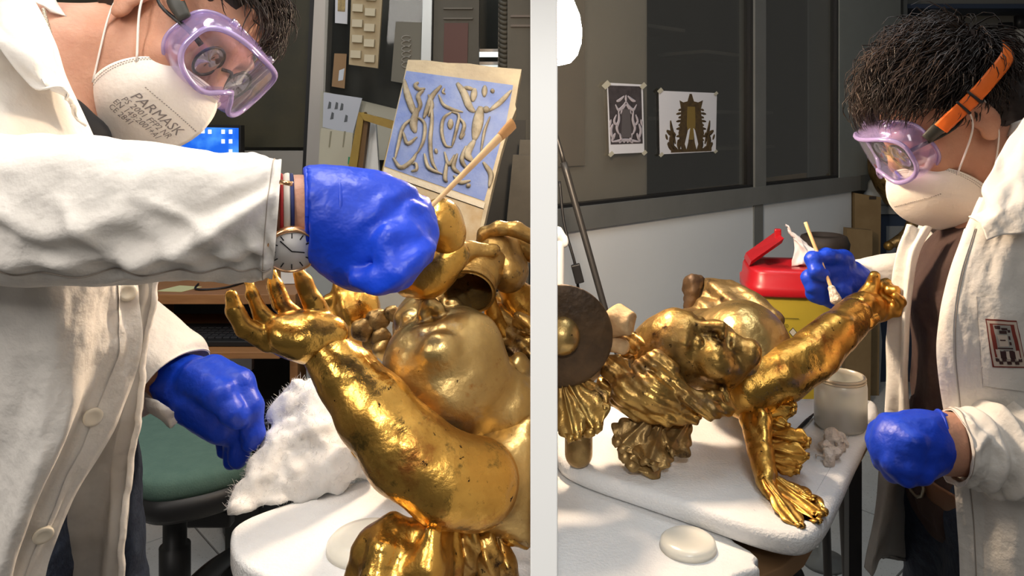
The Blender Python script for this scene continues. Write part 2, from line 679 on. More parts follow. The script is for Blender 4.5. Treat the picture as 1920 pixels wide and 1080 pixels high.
BLACKP = mat('black_plastic', (0.012, 0.012, 0.013), 0.45)
BLACKM = mat('black_metal', (0.02, 0.02, 0.022), 0.4, 0.3)
ORANGE = mat('orange_strap', (0.85, 0.16, 0.015), 0.6)
CLIP = mat('strap_clip', (0.035, 0.035, 0.03), 0.5)
JEANS = mat('navy_denim', (0.020, 0.028, 0.055), 0.85, var=(0.035, 0.05, 0.085), vscale=60, bump=0.3, bscale=120)
JEANSD = mat('black_denim', (0.010, 0.012, 0.020), 0.9, var=(0.016, 0.018, 0.028), vscale=60, bump=0.3, bscale=120)
SHIRT = mat('brown_jersey', (0.075, 0.045, 0.038), 0.9, var=(0.060, 0.034, 0.030), vscale=30, bump=0.2, bscale=60)
SWEATER = mat('black_jersey', (0.012, 0.011, 0.012), 0.95)
LEATHER = mat('brown_leather', (0.16, 0.065, 0.025), 0.45)
WOODS = mat('pale_wood_stick', (0.80, 0.52, 0.26), 0.6, var=(0.70, 0.42, 0.19), vscale=30)
FOAM = mat('white_foam', (0.77, 0.765, 0.76), 0.55, 0, 0.4, var=(0.74, 0.735, 0.73), vscale=60, bump=0.22, bscale=300, bdet=2,
           spots=[((0.20, 0.18, 0.17), 55, 0.745, 0.01)])
COTTON = mat('cotton_wool', (0.80, 0.79, 0.775), 0.95, 0, 0.05, bump=0.25, bscale=60, bdet=6, sheen=0.4, sss=0.6, sss_col=(0.02, 0.02, 0.02))
COTTOND = mat('used_cotton_wool', (0.62, 0.52, 0.44), 0.95, 0, 0.1, var=(0.78, 0.70, 0.62), vscale=40, bump=0.8, bscale=120, bdet=5)
ALAB = mat('milky_plastic', (0.80, 0.76, 0.66), 0.22, 0, 0.5, var=(0.74, 0.70, 0.60), vscale=18, sss=0.2, sss_col=(0.02, 0.02, 0.015))
WHITEP = mat('white_board', (0.88, 0.88, 0.86), 0.6, var=(0.86, 0.86, 0.845), vscale=5)
PAPER = mat('white_paper', (0.72, 0.73, 0.78), 0.7)
WALLW = mat('white_wall', (0.72, 0.76, 0.79), 0.5, var=(0.69, 0.73, 0.765), vscale=3, bump=0.05, bscale=40)
ALU = mat('grey_aluminium', (0.23, 0.235, 0.225), 0.45, 0.35, var=(0.20, 0.205, 0.195), vscale=5)
ALUL = mat('pale_aluminium', (0.46, 0.43, 0.40), 0.42, 0.4)
DARK = mat('dark_cabinet', (0.035, 0.034, 0.030), 0.6, var=(0.022, 0.021, 0.019), vscale=4)
DARKB = mat('brown_dark_wood', (0.045, 0.032, 0.024), 0.6, var=(0.030, 0.021, 0.016), vscale=12)
TERRAZZO = mat('terrazzo', (0.60, 0.60, 0.58), 0.42, var=(0.54, 0.54, 0.52), vscale=6,
               spots=[((0.20, 0.19, 0.18), 170, 0.62, 0.04), ((0.40, 0.38, 0.36), 110, 0.60, 0.05)])
JOINT = mat('floor_joint', (0.16, 0.155, 0.15), 0.8)
BLUED, COATR, SKINR, JEANSD = BLUE, COAT, SKIN, JEANS
# ------------------------------------------------------------------ the setting
def structure(o):
    o['kind'] = 'structure'
    return o


# floor: a bed of joint mortar with terrazzo tiles laid on it, along the right-hand glazed wall
wdir, wnor = V(0.7264, 0.6873, 0), V(0.6873, -0.7264, 0)
W0 = V(0, 2.1, 0)


def W(t, z, off=0.0):
    return W0 + t * wdir + off * wnor + V(0, 0, z)


v, f = boxm((0.1, 1.9, -0.02), (3.6, 3.6, 0.014))
floor = structure(obj('floor', v, f, JOINT, smooth=False))
tile_v, tile_f = boxm((0, 0, 0), (0.197, 0.197, 0.004), None, 0.001)
tile_me = bpy.data.meshes.new('tile')
tile_me.from_pydata(tile_v.tolist(), [], tile_f)
tile_me.materials.append(TERRAZZO)
k = 0
for i in range(-8, 12):
    for j in range(-8, 12):
        c = V(0.62, 2.55, 0) + i * 0.4 * wdir + j * 0.4 * wnor
        px, py = CX + F * c[0] / max(c[1], .1), HY + F * H / max(c[1], .1)
        if c[1] < 0.9 or c[1] > 5.0 or not (-150 < px < 2050) or py > 1500 or abs(c[0]) > 3:
            continue
        t = bpy.data.objects.new('tile', tile_me)
        COL.objects.link(t)
        t.parent = floor
        ax = Matrix(((wdir[0], wnor[0], 0), (wdir[1], wnor[1], 0), (0, 0, 1))).to_4x4()
        t.matrix_local = Matrix.Translation(Vector(c - ORG[floor.name]) + Vector((0, 0, -0.004))) @ ax

# the white partition between the two benches: its front edge faces the camera
v, f = boxm((0, 0.74, 1.3), (0.0073, 0.34, 1.3), None, 0.0006)
structure(obj('wall_partition', v, f, WHITEP, smooth=False))

# ---- right: glazed wall
wl = MB()
for a, b in ((0.0, 1.10), (1.165, 1.95)):
    wl.add(*prism([W(a, 0), W(b, 0), W(b, 0.945), W(a, 0.945)], -0.04 * wnor))
structure(wl.build('wall_right', WALLW, None, False))
tr = MB()
tr.add(*prism([W(-0.02, 0.935, 0.012), W(2.02, 0.935, 0.012), W(2.02, 1.003, 0.012), W(-0.02, 1.003, 0.012)], -0.09 * wnor))
structure(tr.build('trim_1', ALU, None, False))
tr = MB()
tr.add(*prism([W(1.11, 1.003, 0.004), W(1.19, 1.003, 0.004), W(1.19, 2.7, 0.004), W(1.11, 2.7, 0.004)], -0.07 * wnor))
structure(tr.build('trim_2', ALU, None, False))
tr = MB()
tr.add(*prism([W(1.10, 0, 0.006), W(1.165, 0, 0.006), W(1.165, 0.935, 0.006), W(1.10, 0.935, 0.006)], -0.05 * wnor))
structure(tr.build('trim_3', ALU, None, False))
tr = MB()
tr.add(*prism([W(1.83, 1.003, 0.0), W(2.52, 1.003, 0.0), W(2.52, 2.7, 0.0), W(1.83, 2.7, 0.0)], -0.05 * wnor))
structure(tr.build('wall_right_panel', mat('grey_green_panel', (0.26, 0.28, 0.265), 0.5, 0.1, var=(0.23, 0.25, 0.235), vscale=4), None, False))
for i, (a, b) in enumerate(((0.0, 1.11), (1.19, 1.83))):
    w = structure(obj('window_%d' % (i + 1), *prism([W(a, 1.0, -0.02), W(b, 1.0, -0.02), W(b, 2.7, -0.02), W(a, 2.7, -0.02)], -0.004 * wnor), GLASS, smooth=False))
    e = MB()
    e.add(*prism([W(b - 0.018, 1.003, -0.005), W(b, 1.003, -0.005), W(b, 2.7, -0.005), W(b - 0.018, 2.7, -0.005)], -0.03 * wnor))
    e.add(*prism([W(a, 1.003, -0.005), W(b, 1.003, -0.005), W(b, 1.012, -0.005), W(a, 1.012, -0.005)], -0.03 * wnor))
    e.build('window_bead', BLACKP, w, False)
# the dark store behind the glass
st = MB()
st.add(*prism([W(0.56, 0.5, -0.60), W(2.7, 0.5, -0.60), W(2.7, 2.9, -0.60), W(0.56, 2.9, -0.60)], -0.03 * wnor))
st.add(*prism([W(0.54, 0.9, -0.05), W(2.4, 0.9, -0.05), W(2.4, 0.9, -0.60), W(0.56, 0.9, -0.60)], V(0, 0, -0.03)))
st.add(*prism([W(0.54, 0.9, -0.06), W(0.56, 0.9, -0.6), W(0.56, 2.9, -0.6), W(0.54, 2.9, -0.06)], -0.02 * wdir))
structure(st.build('wall_store', DARK, None, False))
structure(obj('trim_4', *prism([W(0.03, 1.003, -0.05), W(0.52, 1.003, -0.05), W(0.52, 2.7, -0.05), W(0.03, 2.7, -0.05)], -0.02 * wnor),
              mat('warm_grey_board', (0.62, 0.57, 0.52), 0.6, var=(0.58, 0.53, 0.48), vscale=3), smooth=False))
# darker sheet standing behind the warm grey one, lower left
structure(obj('trim_5', *prism([W(0.03, 1.12, -0.04), W(0.21, 1.12, -0.04), W(0.21, 2.7, -0.04), W(0.03, 2.7, -0.04)], -0.005 * wnor),
              mat('brown_grey_sheet', (0.50, 0.43, 0.37), 0.6, var=(0.46, 0.39, 0.335), vscale=4), smooth=False))
sm = mat('store_shelf_edge', (0.16, 0.15, 0.135), 0.5)
for i, (z, a, b) in enumerate(((1.26, 0.62, 1.08), (1.13, 1.22, 1.80), (1.29, 1.22, 1.78), (1.545, 1.22, 1.66), (1.62, 0.6, 1.08))):
    s = obj('store_shelf', *prism([W(a, z, -0.30), W(b, z, -0.30), W(b, z + 0.014, -0.30), W(a, z + 0.014, -0.30)], -0.25 * wnor), sm, smooth=False)
    tag(s, ['dark store shelf behind the glass under the wider taped picture', 'lowest dark store shelf in the narrow glass bay',
            'middle dark store shelf in the narrow glass bay', 'topmost dark store shelf in the narrow glass bay',
            'dark store shelf behind the glass above the taped pictures'][i], 'shelf', 'shelves behind the glass')

# far wall behind the second man
structure(obj('wall_back_right', *prism([V(1.6, 4.5, 0), V(3.6, 4.5, 0), V(3.6, 4.5, 2.9), V(1.6, 4.5, 2.9)], (0, 0.05, 0)),
              mat('dim_grey_wall', (0.30, 0.31, 0.295), 0.7, var=(0.26, 0.27, 0.255), vscale=3), smooth=False))

# ---- left: back wall with a dark glazed cabinet
structure(obj('wall_back_left', *prism([V(-3.0, 3.3, 0), V(-0.06, 3.3, 0), V(-0.06, 3.3, 2.9), V(-3.0, 3.3, 2.9)], (0, 0.05, 0)),
              mat('khaki_dark_wall', (0.080, 0.078, 0.062), 0.6, var=(0.055, 0.054, 0.044), vscale=3), smooth=False))
structure(obj('wall_side_left', *prism([V(-2.6, 0.2, 0), V(-2.6, 3.3, 0), V(-2.6, 3.3, 2.9), V(-2.6, 0.2, 2.9)], (-0.05, 0, 0)),
              mat('cream_side_wall', (0.45, 0.43, 0.38), 0.7, var=(0.4, 0.38, 0.34), vscale=3), smooth=False))


def quad(name, pts, D, th, M, parent=None, smooth=False):
    return obj(name, *prism([P(x, y, D) for x, y in pts], (0, th, 0)), M, parent, smooth)


DP = mat('dark_green_pane', (0.050, 0.048, 0.036), 0.22, 0, 0.5, var=(0.070, 0.062, 0.040), vscale=4)
structure(quad('window_3', [(90, -150), (592, -150), (580, 276), (90, 276)], 2.75, 0.02, DP))
structure(quad('trim_6', [(597, -150), (622, -150), (603, 340), (572, 340)], 2.70, 0.06, ALUL))
structure(quad('trim_7', [(250, 283), (580, 283), (576, 345), (250, 345)], 2.72, 0.05, mat('beige_rail', (0.30, 0.28, 0.25), 0.5)))
structure(quad('trim_8', [(588, -150), (597, -150), (575, 340), (566, 340)], 2.715, 0.03, BLACKP))
# glass case beside it: shelf back, upright, dark doors
structure(quad('wall_case_back', [(604, -150), (812, -150), (812, 330), (598, 330)], 2.95, 0.02, mat('case_back', (0.055, 0.054, 0.047), 0.5, var=(0.038, 0.037, 0.033), vscale=5)))
structure(quad('window_4', [(614, -150), (800, -150), (790, 210), (606, 175)], 2.68, 0.004, clear('case_glass', (0.86, 0.87, 0.86), 0.02, 0.03, (0.3, 0.3, 0.28), 0.05, 0, 0.12)))
structure(quad('trim_9', [(797, -150), (813, -150), (805, 260), (785, 260)], 2.64, 0.05, mat('pale_steel', (0.42, 0.45, 0.46), 0.35, 0.4)))
structure(quad('trim_10', [(601, 170), (745, 205), (745, 300), (598, 300)], 2.70, 0.03, mat('cream_ledge', (0.46, 0.44, 0.36), 0.6)))
# ------------------------------------------------------------------ heads and what is worn on them
class Head:
    """a head's own frame: forward, up, left (the wearer's), metres from the centre between the ears"""

    def __init__(self, c, f, u, sc=1.0):
        self.sc = sc
        self.c = np.asarray(c, float)
        self.f = nrm(f)
        self.l = nrm(np.cross(np.asarray(u, float), self.f))
        self.u = np.cross(self.f, self.l)
        self.ax = np.array([self.f, self.u, self.l])

    def __call__(self, a, b, c):
        return self.c + self.sc * (a * self.f + b * self.u + c * self.l)

    def pts(self, q):
        return self.c + np.asarray(q, float) @ self.ax

    def skull(self, sd):
        q = self
        z = self.sc

        class S:                                   # the same calls, at this head's own size
            ell = staticmethod(lambda c, r, ax, k, op='u': sd.ell(c, np.array(r) * z, ax, k * z, op))
            cone = staticmethod(lambda a, b, ra, rb, k, op='u': sd.cone(a, b, ra * z, rb * z, k * z, op))
        s = S
        s.ell(q(-0.012, 0.036, 0), (0.098, 0.084, 0.077), q.ax, 0.01)
        s.ell(q(0.034, -0.030, 0), (0.062, 0.088, 0.060), q.ax, 0.03)
        for e in (-1, 1):
            s.cone(q(-0.004, -0.066, e * 0.052), q(0.074, -0.106, e * 0.012), 0.018, 0.017, 0.02)
            s.ell(q(0.062, -0.036, e * 0.036), (0.026, 0.026, 0.026), q.ax, 0.018)
            s.ell(q(0.104, 0.000, e * 0.033), (0.020, 0.015, 0.019), q.ax, 0.012, 's')
            s.ell(q(0.079, 0.000, e * 0.032), (0.0135, 0.0125, 0.0145), q.ax, 0.003)
            s.cone(q(0.090, 0.024, e * 0.008), q(0.078, 0.024, e * 0.048), 0.009, 0.008, 0.012)
            # ear: helix bowl, lobe
            eax = np.array([nrm(q.f * 0.94 - q.u * 0.2 + q.l * e * 0.3), q.u, nrm(q.l * e)])
            s.ell(q(-0.010, -0.004, e * 0.080), (0.019, 0.031, 0.0085), eax, 0.006)
            s.ell(q(-0.006, -0.034, e * 0.078), (0.010, 0.012, 0.006), eax, 0.006)
            s.ell(q(-0.006, -0.003, e * 0.0895), (0.0105, 0.019, 0.006), eax, 0.004, 's')
        s.cone(q(0.094, 0.008, 0), q(0.114, -0.036, 0), 0.0085, 0.0125, 0.014)
        for e in (-1, 1):
            s.ell(q(0.104, -0.042, e * 0.012), (0.010, 0.008, 0.009), q.ax, 0.006)
        s.cone(q(0.092, -0.068, -0.018), q(0.092, -0.068, 0.018), 0.007, 0.007, 0.010)
        s.cone(q(0.090, -0.079, -0.014), q(0.090, -0.079, 0.014), 0.008, 0.008, 0.010)
        s.ell(q(0.080, -0.106, 0), (0.020, 0.016, 0.022), q.ax, 0.014)


def make_hair(hd, parent, label, length=1.0, n=2600, side=1, seed=1, mess=1.0, fringe=1.0):
    rng = np.random.default_rng(seed)
    mb = MB()
    # cap under the strands
    cap = SD(0.0045)
    cap.ell(hd(-0.018, 0.045, 0), (0.100, 0.086, 0.081), hd.ax, 0.01)
    cap.ell(hd(-0.055, 0.000, 0), (0.060, 0.085, 0.072), hd.ax, 0.02)
    cap.ell(hd(0.080, -0.030, 0), (0.085, 0.100, 0.090), hd.ax, 0.012, 's')
    for e in (-1, 1):
        cap.ell(hd(0.012, -0.030, e * 0.085), (0.034, 0.042, 0.030), hd.ax, 0.01, 's')
    cap.ell(hd(-0.03, -0.105, 0), (0.12, 0.062, 0.10), hd.ax, 0.01, 's')
    mb.add(*cap.mesh(disp=lambda p: 0.003 * fbm(p, 90, 2, seed)))
    crown = V(-0.085, 0.085, 0.015 * side)
    ell = V(0.101, 0.087, 0.080)
    cen = V(-0.014, 0.038, 0)
    d = rng.normal(size=(n * 5, 3))
    d /= np.linalg.norm(d, axis=1)[:, None]
    p = cen + d * ell
    a, b_ = p[:, 0], p[:, 1]
    line = np.where(a > 0.055, 0.080, np.where(a > 0, 0.080 * a / 0.055 + 0.012 * (1 - a / 0.055), np.where(a > -0.02, 0.012, -0.055)))
    keep = b_ > line + rng.normal(size=len(p)) * 0.004
    p, d = p[keep][:n], d[keep][:n]
    n = len(p)
    unit = lambda q: q / (np.linalg.norm(q, axis=1)[:, None] + 1e-9)
    nn = unit(d / ell)
    fl = unit(p - crown) + 0.5 * V(1, 0, 0) + 0.9 * np.stack([fbm(p + 9.1 * k_, 24, 2, seed + k_) for k_ in (1, 2, 3)], 1)
    fl = unit(fl - (fl * nn).sum(1)[:, None] * nn)
    top = np.clip((p[:, 1] - 0.02) / 0.09, 0, 1)
    L = length * (0.024 + 0.050 * top) * rng.uniform(0.7, 1.25, n)
    L = np.where((p[:, 0] > 0.03) & (top > 0.5), L * fringe, L)
    ph = rng.uniform(0, 6.28, n)
    curl = rng.uniform(0.3, 1.0, n)[:, None] * mess
    cl, cl2 = fbm(p, 45, 2, seed)[:, None], fbm(p + 3.3, 45, 2, seed + 5)[:, None]
    tw = np.cross(nn, fl)
    dirn = unit(nn * (0.55 + 0.35 * cl) + fl * 0.9 + tw * 0.8 * cl2 + rng.normal(size=(n, 3)) * 0.14)
    q = p.copy()
    pts = [p - nn * 0.003]
    for s in range(6):
        q = q + dirn * (L / 6)[:, None]
        pts.append(q.copy())
        r = q - cen
        out = unit(r / ell ** 2)
        inside = (np.linalg.norm(r / (ell + 0.006), axis=1) < 1)[:, None]
        dirn = unit(dirn + fl * 0.10 + np.where(inside, out * 0.55, -out * 0.30) + 0.42 * curl * (np.cos(ph + s * 1.3)[:, None] * tw + np.sin(ph + s * 1.3)[:, None] * out))
    pts = hd.c + np.stack(pts, 1) @ hd.ax                                   # n,7,3
    tg = np.gradient(pts, axis=1)
    tg /= np.linalg.norm(tg, axis=2)[..., None] + 1e-9
    e1 = np.cross(tg, V(0.3, 0.5, 0.81))
    e1 /= np.linalg.norm(e1, axis=2)[..., None] + 1e-9
    e2 = np.cross(tg, e1)
    rad = rng.uniform(0.0007, 0.0015, n)[:, None] * np.array([1, 1.05, 1, 0.9, 0.75, 0.5, 0.12])
    ang = np.arange(3) * 2.0944
    ring = pts[:, :, None, :] + rad[:, :, None, None] * (np.cos(ang)[None, None, :, None] * e1[:, :, None, :] + np.sin(ang)[None, None, :, None] * e2[:, :, None, :])
    base = np.array(grid_faces(7, 3, True))
    mb.add(ring.reshape(-1, 3), (base[None] + (np.arange(n) * 21)[:, None, None]).reshape(-1, 4).tolist())
    return mb.build('hair', HAIR, parent, label=label)


def goggle_outline(n, w, h, notch, drop=0.0):
    a = np.linspace(0, 2 * np.pi, n, endpoint=False)
    x = w * np.sign(np.cos(a)) * np.abs(np.cos(a)) ** 0.62
    y = h * np.sign(np.sin(a)) * np.abs(np.sin(a)) ** 0.72
    low = np.clip(-np.sin(a), 0, 1)
    y = y + notch * np.exp(-(x / 0.019) ** 2) * low - drop * low * (np.abs(x) / w) ** 2
    return x, y


def make_goggles(hd, label, side, strap_pts, c_up=0.004):
    """side: +1 / -1 = which of the wearer's sides carries the visible strap"""
    g = thing('safety_goggles', label, 'goggles', hd(0.09, 0, 0))
    n = 96
    xo, yo = goggle_outline(n, 0.079, 0.040, 0.024, 0.004)      # front edge
    xi, yi = goggle_outline(n, 0.073, 0.047, 0.024, 0.004)      # edge on the face
    fo = 0.134 - 5.0 * xo ** 2 - 0.10 * np.maximum(yo, 0)
    fi = 0.096 - 5.6 * xi ** 2 - 0.10 * np.abs(yi)
    front = hd.pts(np.stack([fo, yo + c_up, xo], 1))
    face = hd.pts(np.stack([fi, yi + c_up, xi], 1))
    mid = hd.pts(np.stack([(fo + fi) / 2 + 0.002, (yo + yi) / 2 * 1.07 + c_up, (xo + xi) / 2 * 1.05], 1))
    # soft skirt: ribbed ring between face and lens
    ring = np.stack([crom(np.stack([face[i], mid[i], front[i]]), 9) for i in range(n)])      # n,9,3
    inner = hd.pts([(0.05, c_up, 0)])[0]
    v = ring.reshape(-1, 3)
    ff = []
    for i in range(n):
        for j in range(8):
            k2 = (i + 1) % n
            ff.append((i * 9 + j, k2 * 9 + j, k2 * 9 + j + 1, i * 9 + j + 1))
    dirs = v - inner
    dirs /= np.linalg.norm(dirs, axis=1)[:, None]
    vi = v - dirs * 0.0022
    nv = len(v)
    f2 = ff + [tuple(q + nv for q in t[::-1]) for t in ff]
    for i in range(n):
        k2 = (i + 1) % n
        f2.append((i * 9, i * 9 + nv, k2 * 9 + nv, k2 * 9))
        f2.append((i * 9 + 8, k2 * 9 + 8, k2 * 9 + 8 + nv, i * 9 + 8 + nv))
    obj('skirt', np.concatenate([v, vi]), f2, LILAC, g)
    # thick rim round the visor
    cl = np.concatenate([front, front[:1]])
    rim = MB()
    rim.add(*tubem(cl, 0.0036, sides=8, raw=True, caps=False))
    rim.build('rim', LILACR, g)
    fl = np.concatenate([face, face[:1]])
    rim = MB()
    rim.add(*tubem(fl, 0.0026, sides=6, raw=True, caps=False))
    rim.build('face_seal', LILACR, g)
    # visor sheet
    rows = []
    for s in np.linspace(0, 1, 8):
        x, y = xo * s, yo * s
        rows.append(hd.pts(np.stack([0.134 - 5.0 * x ** 2 - 0.10 * np.maximum(y, 0), y + c_up, x], 1)))
    lv = np.concatenate(rows)
    lf = grid_faces(8, n, True)
    lv2 = lv - hd.f * 0.0012
    k = len(lv)
    lf2 = lf + [tuple(q + k for q in t[::-1]) for t in lf] + [(7 * n + i, 7 * n + (i + 1) % n, 7 * n + (i + 1) % n + k, 7 * n + i + k) for i in range(n)]
    obj('visor', np.concatenate([lv, lv2]), lf2, LENS, g)
    # round vents on the side
    for b_, c_ in ((0.034, 0.045), (0.034, -0.045)):
        v, f = lathem([(0, 0.004), (0.006, 0.004), (0.007, 0), (0.007, -0.003)], hd(0.096, b_ + c_up + 0.012, c_), hd.u, 20)
        obj('vent', v, f, LILAC, g)
    # clip and elastic strap
    sp = np.array([hd(*q) for q in strap_pts])
    cv, cf = tubem(np.array([hd(0.072, 0.012, side * 0.079), hd(0.050, 0.018, side * 0.086), hd(0.035, 0.022, side * 0.086)]), [0.008, 0.010, 0.008], 10, 10, [0.003, 0.004, 0.003], ref=hd.u)
    obj('strap_clip', cv, cf, CLIP, g)
    v, f = tubem(sp, 0.0105, 40, 8, 0.0012, ref=hd.u)
    st = obj('strap', v, f, ORANGE, g)
    q = crom(sp, 40)
    for i in (13, 17):
        t = nrm(q[i + 1] - q[i - 1])
        o_ = nrm(q[i] - hd.c)
        up = np.cross(t, o_)
        v, f = boxm(q[i] + o_ * 0.001, (0.0016, 0.0125, 0.003), [t, nrm(up), o_], 0.0006)
        obj('strap_slider', v, f, BLACKP, st)
    return g


def make_spectacles(hd, label, a=0.112, up=-0.004):
    g = thing('spectacles', label, 'spectacles', hd(a, up, 0))
    for e in (-1, 1):
        t = np.linspace(0, 2 * np.pi, 33)
        ring = np.stack([a - 0.004 - 0.18 * np.abs(0.004 + 0.022 * (1 + e * np.cos(t) * e)), up + 0.0205 * np.sin(t), e * 0.033 + 0.0235 * np.cos(t)], 1)
        obj('rim', *tubem(hd.pts(ring), 0.0019, sides=8, raw=True, caps=False), BLACKP, g)
        rr = [hd.pts(np.stack([ring[:-1, 0], up + 0.0205 * np.sin(t[:-1]) * s, e * 0.033 + 0.0235 * np.cos(t[:-1]) * s], 1)) for s in (0.02, 0.5, 1.0)]
        lv = np.concatenate(rr)
        lf = grid_faces(3, 32, True)
        k = len(lv)
        obj('lens', np.concatenate([lv, lv - hd.f * 0.0012]), lf + [tuple(q + k for q in t_[::-1]) for t_ in lf],
            clear('spectacle_lens_%d' % (e + 2 + int(hd.c[0] * 100)), (0.80, 0.80, 0.82), 0.2, 0.05, (0.4, 0.4, 0.42), 0.03), g)
        obj('temple', *tubem(hd.pts([(a - 0.012, up + 0.008, e * 0.058), (a - 0.03, up + 0.01, e * 0.071), (0.03, up + 0.006, e * 0.079), (-0.004, 0.018, e * 0.079)]), [0.0035, 0.003, 0.002, 0.0018], 16, 8, [0.0015] * 4, ref=hd.u), BLACKP, g)
    obj('bridge', *tubem(hd.pts([(a - 0.006, up + 0.003, -0.011), (a - 0.002, up + 0.008, 0), (a - 0.006, up + 0.003, 0.011)]), 0.0022, 10, 8), BLACKP, g)
    return g


def make_mask(hd, label, near, text=None, drop=0.0):
    """folded respirator; near = +1/-1 the wearer's side towards the camera (printed lettering on it)"""
    g = thing('face_mask', label, 'mask', hd(0.1, -0.1, 0))
    ridge = [(0.1235, -0.024), (0.141, -0.044), (0.150, -0.070), (0.142, -0.106), (0.110, -0.146)]
    rear = [(0.082, -0.031, 0.048), (0.056, -0.058, 0.0640), (0.038, -0.092, 0.0665), (0.034, -0.124, 0.057), (0.052, -0.150, 0.038)]
    q1 = [(0.110, -0.025, 0.017), (0.121, -0.048, 0.027), (0.122, -0.076, 0.031), (0.112, -0.111, 0.028), (0.089, -0.149, 0.017)]
    q2 = [(0.098, -0.028, 0.034), (0.094, -0.053, 0.054), (0.086, -0.084, 0.060), (0.076, -0.118, 0.054), (0.073, -0.151, 0.031)]
    surf = {}
    body = MB()
    for e in (-1, 1):
        ctrl = [[hd(a, b, 0.0005 * e) for a, b in ridge], [hd(a, b, e * c) for a, b, c in q1], [hd(a, b, e * c) for a, b, c in q2], [hd(a, b, e * c) for a, b, c in rear]]
        v, f, gg, nn = patchm(ctrl, 36, 36, 0.0016, None, -hd.l * e - hd.f * 0.3, True)
        body.add(v, f)
        surf[e] = (gg, nn)
    body.build('shell', MASK, g)

    def at(e, u, w, off=0.0004):
        gg, nn = surf[e]
        x, y = np.clip(u, 0, 1) * 35, np.clip(w, 0, 1) * 35
        i, j = int(min(x, 34)), int(min(y, 34))
        s, t = x - i, y - j
        b = lambda A: A[i, j] * (1 - s) * (1 - t) + A[i + 1, j] * s * (1 - t) + A[i, j + 1] * (1 - s) * t + A[i + 1, j + 1] * s * t
        return b(gg) + off * b(nn)
    for e in (-1, 1):
        # welded edge bands: short stitches along the upper and rear edge
        wb = MB()
        for band in (0.03, 0.055):
            for i in range(46):
                u = i / 46
                wb.add(*tubem(np.array([at(e, u, band), at(e, u + 0.011, band)]), 0.0004, sides=4, raw=True))
            for i in range(40):
                w = 0.05 + 0.9 * i / 40
                wb.add(*tubem(np.array([at(e, 1 - band, w), at(e, 1 - band, w + 0.013)]), 0.0004, sides=4, raw=True))
        wb.build('weld_edge', MASKL, g, kind='stuff')
        wb = MB()
        for i in range(24):
            u = 0.04 + 0.60 * i / 24
            w = 0.52 - 0.08 * i / 24
            wb.add(*tubem(np.array([at(e, u, w), at(e, u + 0.012, w + 0.002)]), 0.0006, sides=4, raw=True))
        wb.build('weld_line', MASKL, g, kind='stuff')
        # nose strip
        v = [at(e, 0.02, 0.12, 0.0010), at(e, 0.25, 0.13, 0.0010), at(e, 0.46, 0.14, 0.0010)]
        obj('nose_strip', *tubem(np.array(v), 0.0032, 20, 8, 0.0009, ref=hd.u), MASK, g)
        # ear loops
        a0, a1 = at(e, 0.93, 0.30), at(e, 0.97, 0.70)
        lp = [a0, hd(0.012, -0.014, e * 0.0815), hd(0.000, 0.018, e * 0.0845), hd(-0.014, 0.030, e * 0.083), hd(-0.024, 0.014, e * 0.0835), hd(-0.022, -0.020, e * 0.082), hd(-0.010, -0.050, e * 0.079), a1]
        obj('ear_loop', *tubem(np.array(lp), 0.0016, 60, 8, 0.0012), ELASTIC, g)
    if text:
        for (s, size, u0, w0, du, dw) in text:
            cu = bpy.data.curves.new('t', 'FONT')
            cu.body = s
            cu.size = 1.0
            cu.resolution_u = 2
            to = bpy.data.objects.new('t', cu)
            COL.objects.link(to)
            bpy.context.view_layer.update()
            me = bpy.data.meshes.new_from_object(to.evaluated_get(bpy.context.evaluated_depsgraph_get()))
            co = np.array([list(q.co) for q in me.vertices])
            fs = [list(p.vertices) for p in me.polygons]
            bpy.data.objects.remove(to)
            bpy.data.meshes.remove(me)
            d = nrm([du, dw])
            wpts = []
            for x, y, _ in co:
                x, y = x * size, y * size
                wpts.append(at(near, u0 + d[0] * x - d[1] * y, w0 + d[1] * x + d[0] * y, 0.0005))
            obj('lettering', np.array(wpts), fs, PRINT, g, False)
    return g
# ------------------------------------------------------------------ the restorer on the left, bending over the bench
man1 = thing('person', 'person in white lab coat reaching across with blue gloved hand, cropped at left', 'person', V(-0.60, 0.80, 0))
h1 = Head(P(344, 50, 0.985), V(0.70, -0.38, -0.60), V(0.70, 0.20, 0.68))
TH1, HP1 = V(-0.64, 0.84, 1.19), V(-0.66, 0.86, 0.92)

b = SD(0.0036)
h1.skull(b)
b.cone(h1(-0.030, -0.060, 0), P(70, 130, 0.93), 0.060, 0.072, 0.03)
b.cone(P(70, 130, 0.93), TH1, 0.072, 0.11, 0.04)
b.cone(h1(0.03, -0.10, 0), P(100, 215, 0.93), 0.035, 0.05, 0.04)
b.cone(TH1, HP1, 0.112, 0.11, 0.04)
b.cone(TH1 + V(0, -0.11, 0.02), TH1 + V(0, 0.13, 0.02), 0.075, 0.075, 0.05)
# right arm (towards the camera), left arm
b.tube([(-200, 330, 0.73, 85), (-10, 392, 0.605, 90), (300, 400, 0.605, 76), (470, 398, 0.603, 66), (560, 396, 0.602, 64), (660, 420, 0.60, 60)], 0.008)
b.tube([(30, 470, 1.0, 70), (130, 560, 1.0, 62), (250, 655, 0.985, 50), (345, 722, 0.965, 42), (400, 745, 0.96, 36)], 0.02)
b.cone(HP1 + V(0, -0.07, 0), HP1 + V(0.03, -0.07, -0.25), 0.10, 0.08, 0.04)
b.cone(HP1 + V(0, 0.08, 0), HP1 + V(0.03, 0.08, -0.25), 0.10, 0.08, 0.04)
b.build('body', SKIN, man1)
make_hair(h1, man1, 'short dark wavy hair', 1.0, 2200, -1, 3, 0.9)

